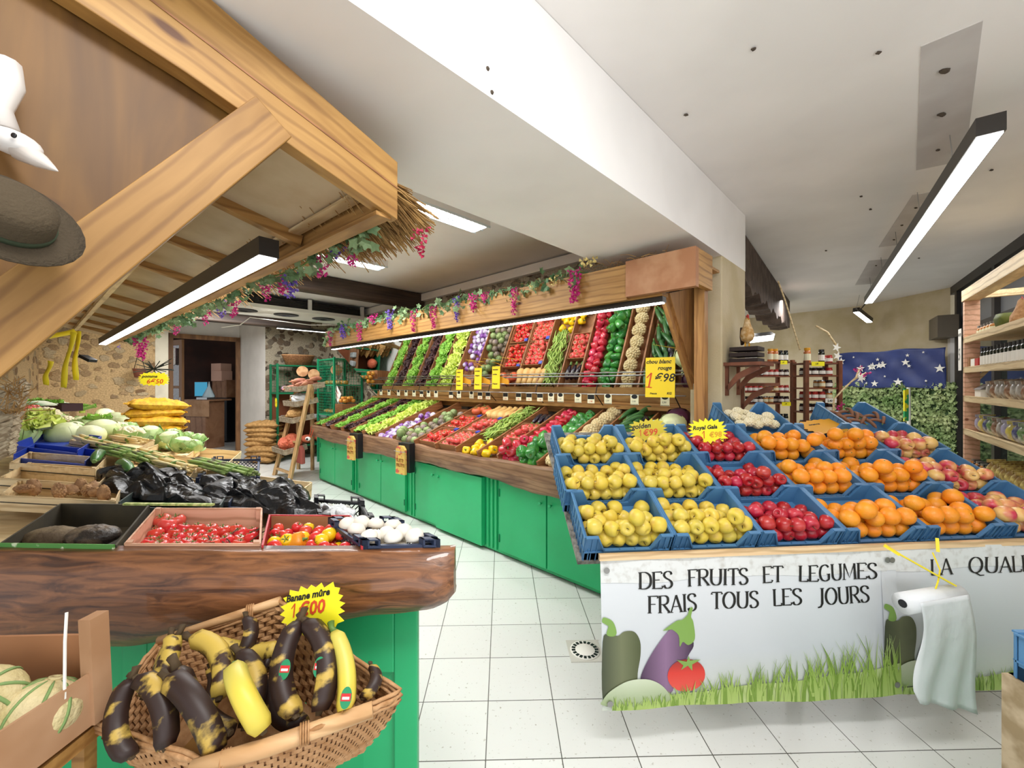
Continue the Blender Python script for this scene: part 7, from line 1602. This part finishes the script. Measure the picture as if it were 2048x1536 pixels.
# window wall beside the shelves
WX = frame(RC, RD, RN * -1); # x towards the camera, y outward
FRD = M('dark_window_frame', '#2e2a26', .5); GREYW = M('grey_transom_panel', '#6d6f72', .4)
wn = thing('window_1', None, None, WX); wn['kind'] = 'structure'
for x0, x1, z0, z1 in ((.0, 4.6, 2.98, 3.1), (.25, .36, 0, 3.0), (1.9, 2.0, 0, 3.0), (3.4, 3.5, 0, 3.0), (.25, 4.6, 2.28, 2.40), (.25, 4.6, .0, .12)): MB().box(x0, x1, 0, .08, z0, z1).build('window_frame', FRD, wn)
MB().box(.0, .16, -.03, .05, 0, 2.5).build('white_post', WHITE, wn)
MB().box(-.1, .5, -.22, .0, 2.30, 2.62).build('shutter_box', M('bronze_shutter_box', '#5c5346', .5), wn)
MB().box(.36, 4.6, .05, .06, 2.40, 2.98).build('upper_panel', GREYW, wn)
MB().box(.36, 4.6, .05, .055, .12, 2.28).build('window_glass', M('dark_glass', '#1d2420', .05, coat=.5), wn)
# right shelf unit
UO = Vector((4.29, 3.90, 0)); UX = Vector((-.607, -.795, 0)); UF = frame(UO, UX, (.795, -.607, 0))   # y = away from the aisle?
UY = UF.to_3x3() @ Vector((0, 1, 0))
sgn = 1 if UY.dot(Vector((.795, -.607, 0))) > 0 else -1
su = thing('shelf_unit', 'pale pine shelf unit with packets at the right edge', 'shelf unit', UF)
USH = (2.02, 1.74, 1.47, 1.16, .81); UL = 1.62; UD = .42
for x in (.0, UL):
    MB().box(x, x + .05, -.0, .10, 0, 2.47).build('front_post', PEACHW, su); MB().box(x, x + .04, UD - .04, UD, 0, 2.47).build('rear_post', PEACHW, su)
MB().box(-.0, UL, -.01, .10, 2.38, 2.48).build('top_beam', PALE, su); MB().box(0, .05, 0, UD, 2.40, 2.46).build('top_side', PALE, su)
MB().bar((.03, .02, 1.55), (.03, .30, 1.95), .03, .03).build('brace', PALE, su)
for z in USH: MB().box(0, UL, .02, UD, z - .02, z).build('shelf', PALE, su); MB().box(0, UL, .0, .02, z - .035, z + .02).build('shelf_lip', PALE, su)
MB().box(0, UL, UD, UD + .012, .4, 1.74).build('back_panel', M('maroon_back_panel', '#4a2430', .7, col2='#3a2a22', ns=3), su)
MB().prism([(.35, 1.02), (.55, 1.40), (.60, 1.02)], UD - .012, UD - .004, 'y').build('yellow_back_card', M('acid_yellow_card', '#d6cf22', .6), su); MB().prism([(.55, 1.5), (.6, 1.66), (.75, 1.70), (.8, 1.5)], UD - .012, UD - .004, 'y').build('green_back_card', M('teal_card', '#1f8f76', .6), su)
MB().box(0, UL, .05, UD, 0, .55).build('base_panel', GREEN, su)
def UM(x, y, z, e=(0, 0, 0), sc=1): return UF @ TRS((x, y, z), e, sc)
card('price_notice', UF @ TRS((-.06, -.01, 1.93), (0, 0, 0)), .11, .40, PAPER, 'tall white notice hanging on the left post of the shelf unit', [('NOTE', .035, -.045, .13, INK, 0), ('5', .16, -.05, -.10, STEEL if False else M('grey_print', '#8c8a84', .6), 0)], cat='notice')
PKC = [M('packet_' + n, c, .35, col2=c2, ns=14, lo=.42, hi=.6, coat=.3) for n, c, c2 in (('lilac', '#a8a2c8', '#dcdce8'), ('yellow', '#d8c848', '#e8e0b0'), ('navy', '#2a3478', '#d8d8e0'), ('green', '#5a8a3a', '#e0e4d8'), ('brown', '#8a5a3a', '#dcd0c0'), ('silver', '#c4c2bc', '#8a7c70'))]
def packet(m, i):
    t = thing('food_packet', 'packet', 'packet')
    MB().ball((0, 0, .075), .075, 18, 10, (.62, .85, 1), .05, i).build('pouch', m, t, True); MB().box(-.006, .006, -.05, .05, .14, .165).build('sealed_top', m, t); return t
PK = [Proto(packet(m, i)) for i, m in enumerate(PKC)]
pn = ('lilac', 'yellow', 'navy and white', 'green and white', 'brown and white', 'silver')
for i in range(12): PK[i % 6].put(UM(.12 + i * .118, .12, 1.16, (.1, 0, .05 * (i % 3))), f'{pn[i % 6]} food packet standing on the fourth shelf of the right unit', f'{pn[i % 6]} packets fourth shelf')
for i in range(10): PK[(5, 4, 5)[i % 3]].put(UM(.42 + i * .115, .13, 1.47, (.2, .1, .1)), f'{pn[(5, 4, 5)[i % 3]]} cellophane packet on the third shelf of the right unit', f'{pn[(5, 4, 5)[i % 3]]} packets third shelf')
hs = thing('house_box', 'small house shaped box with white walls on the third shelf', 'box', UM(.22, .10, 1.47))
MB().box(-.09, .09, -.05, .06, 0, .08).build('walls', PAPER, hs); MB().prism([(-.06, .08), (.07, .08), (.005, .13)], -.10, .10, 'x').build('roof', M('grey_roof', '#7c7672', .6), hs)
for i in range(15):
    JARS[3].put(UM(.36 + i * .085, .07, 1.74, (0, 0, i), 1.15), 'dark bottle in the front row of the second shelf of the right unit', 'dark bottles second shelf')
tag(MB().box(.10, .22, .03, .08, 1.74, 1.83).build('white_carton', PAPER, mtx=UF.copy()), 'small white carton on the second shelf of the right unit', 'carton'); tag(MB().box(.23, .33, .03, .08, 1.74, 1.83).build('red_carton', bpy.data.materials['comb_red'], mtx=UF.copy()), 'small red carton on the second shelf of the right unit', 'carton')
tag(MB().box(.0, .09, .02, .12, 1.74, 1.85).build('kraft_box', CARD, mtx=UF.copy()), 'brown kraft box at the left end of the second shelf', 'box')
for i in range(5): JARS[2].put(UM(.14 + i * .09, .10, 2.02, (0, 0, i), 1.3), 'amber jar on the top shelf of the right unit', 'amber jars top shelf')
tag(MB().lathe([(.08, 0), (.10, .10), (.085, .14)], 16, 8, .06).build('green_pot', M('olive_pot', '#6a7428', .6, col2='#4d5720', ns=12), None, True, UM(.72, .14, 2.02)), 'olive green ribbed pot on the top shelf', 'pot')
hn = thing('hen_basket', 'straw hen figure on the top shelf at the right edge', 'figurine', UM(.98, .12, 2.02, (0, 0, 0), .75)); MB().lathe([(.05, 0), (.09, .05), (.085, .12), (.05, .19), (.035, .24), (.03, .27), (.01, .29)], 16, sc=(1.2, .9, 1)).build('body', WICK, hn, True); MB().prism([(-.02, .28), (0, .31), (.03, .28)], -.004, .004, 'y').build('comb', bpy.data.materials['comb_red'], hn)
for i in range(16): JARS[(2, 0)[i % 2]].put(UM(.08 + (i % 8) * .07, .07 + .09 * (i // 8), .81, (0, 0, i), 1.1), f'{jn[(2, 0)[i % 2]]} on the bottom shelf of the right unit', f'{jn[(2, 0)[i % 2]]}s bottom shelf')
PS = Proto(packet(M('dried_mushroom_bag', '#d8c474', .4, col2='#9a7a44', ns=26, lo=.42, hi=.58), 9)); PS.o.name = 'pasta_bag'
for i in range(18): PS.put(UM(.62 + (i % 9) * .105, .09 + .12 * (i // 9), .81, (.1, 0, .2 * (i % 3)), 1.05), 'clear bag of pale dried produce on the bottom shelf of the right unit', 'clear bags bottom shelf')
tag(MB().box(.02, .20, -.02, -.01, .55, .84).build('yellow_note', M('yellow_note_paper', '#d9dc3c', .6), mtx=UF.copy()), 'yellow note hanging at the lower left of the shelf unit', 'note')
# stray prototypes never placed are removed
for ps in list(PR.values()) + [JARS, PK, [PS, EC, ml, HS, NB, LK]]:
    for p in ps:
        if not p.used:
            for c_ in list(p.o.children): bpy.data.objects.remove(c_)
            bpy.data.objects.remove(p.o)
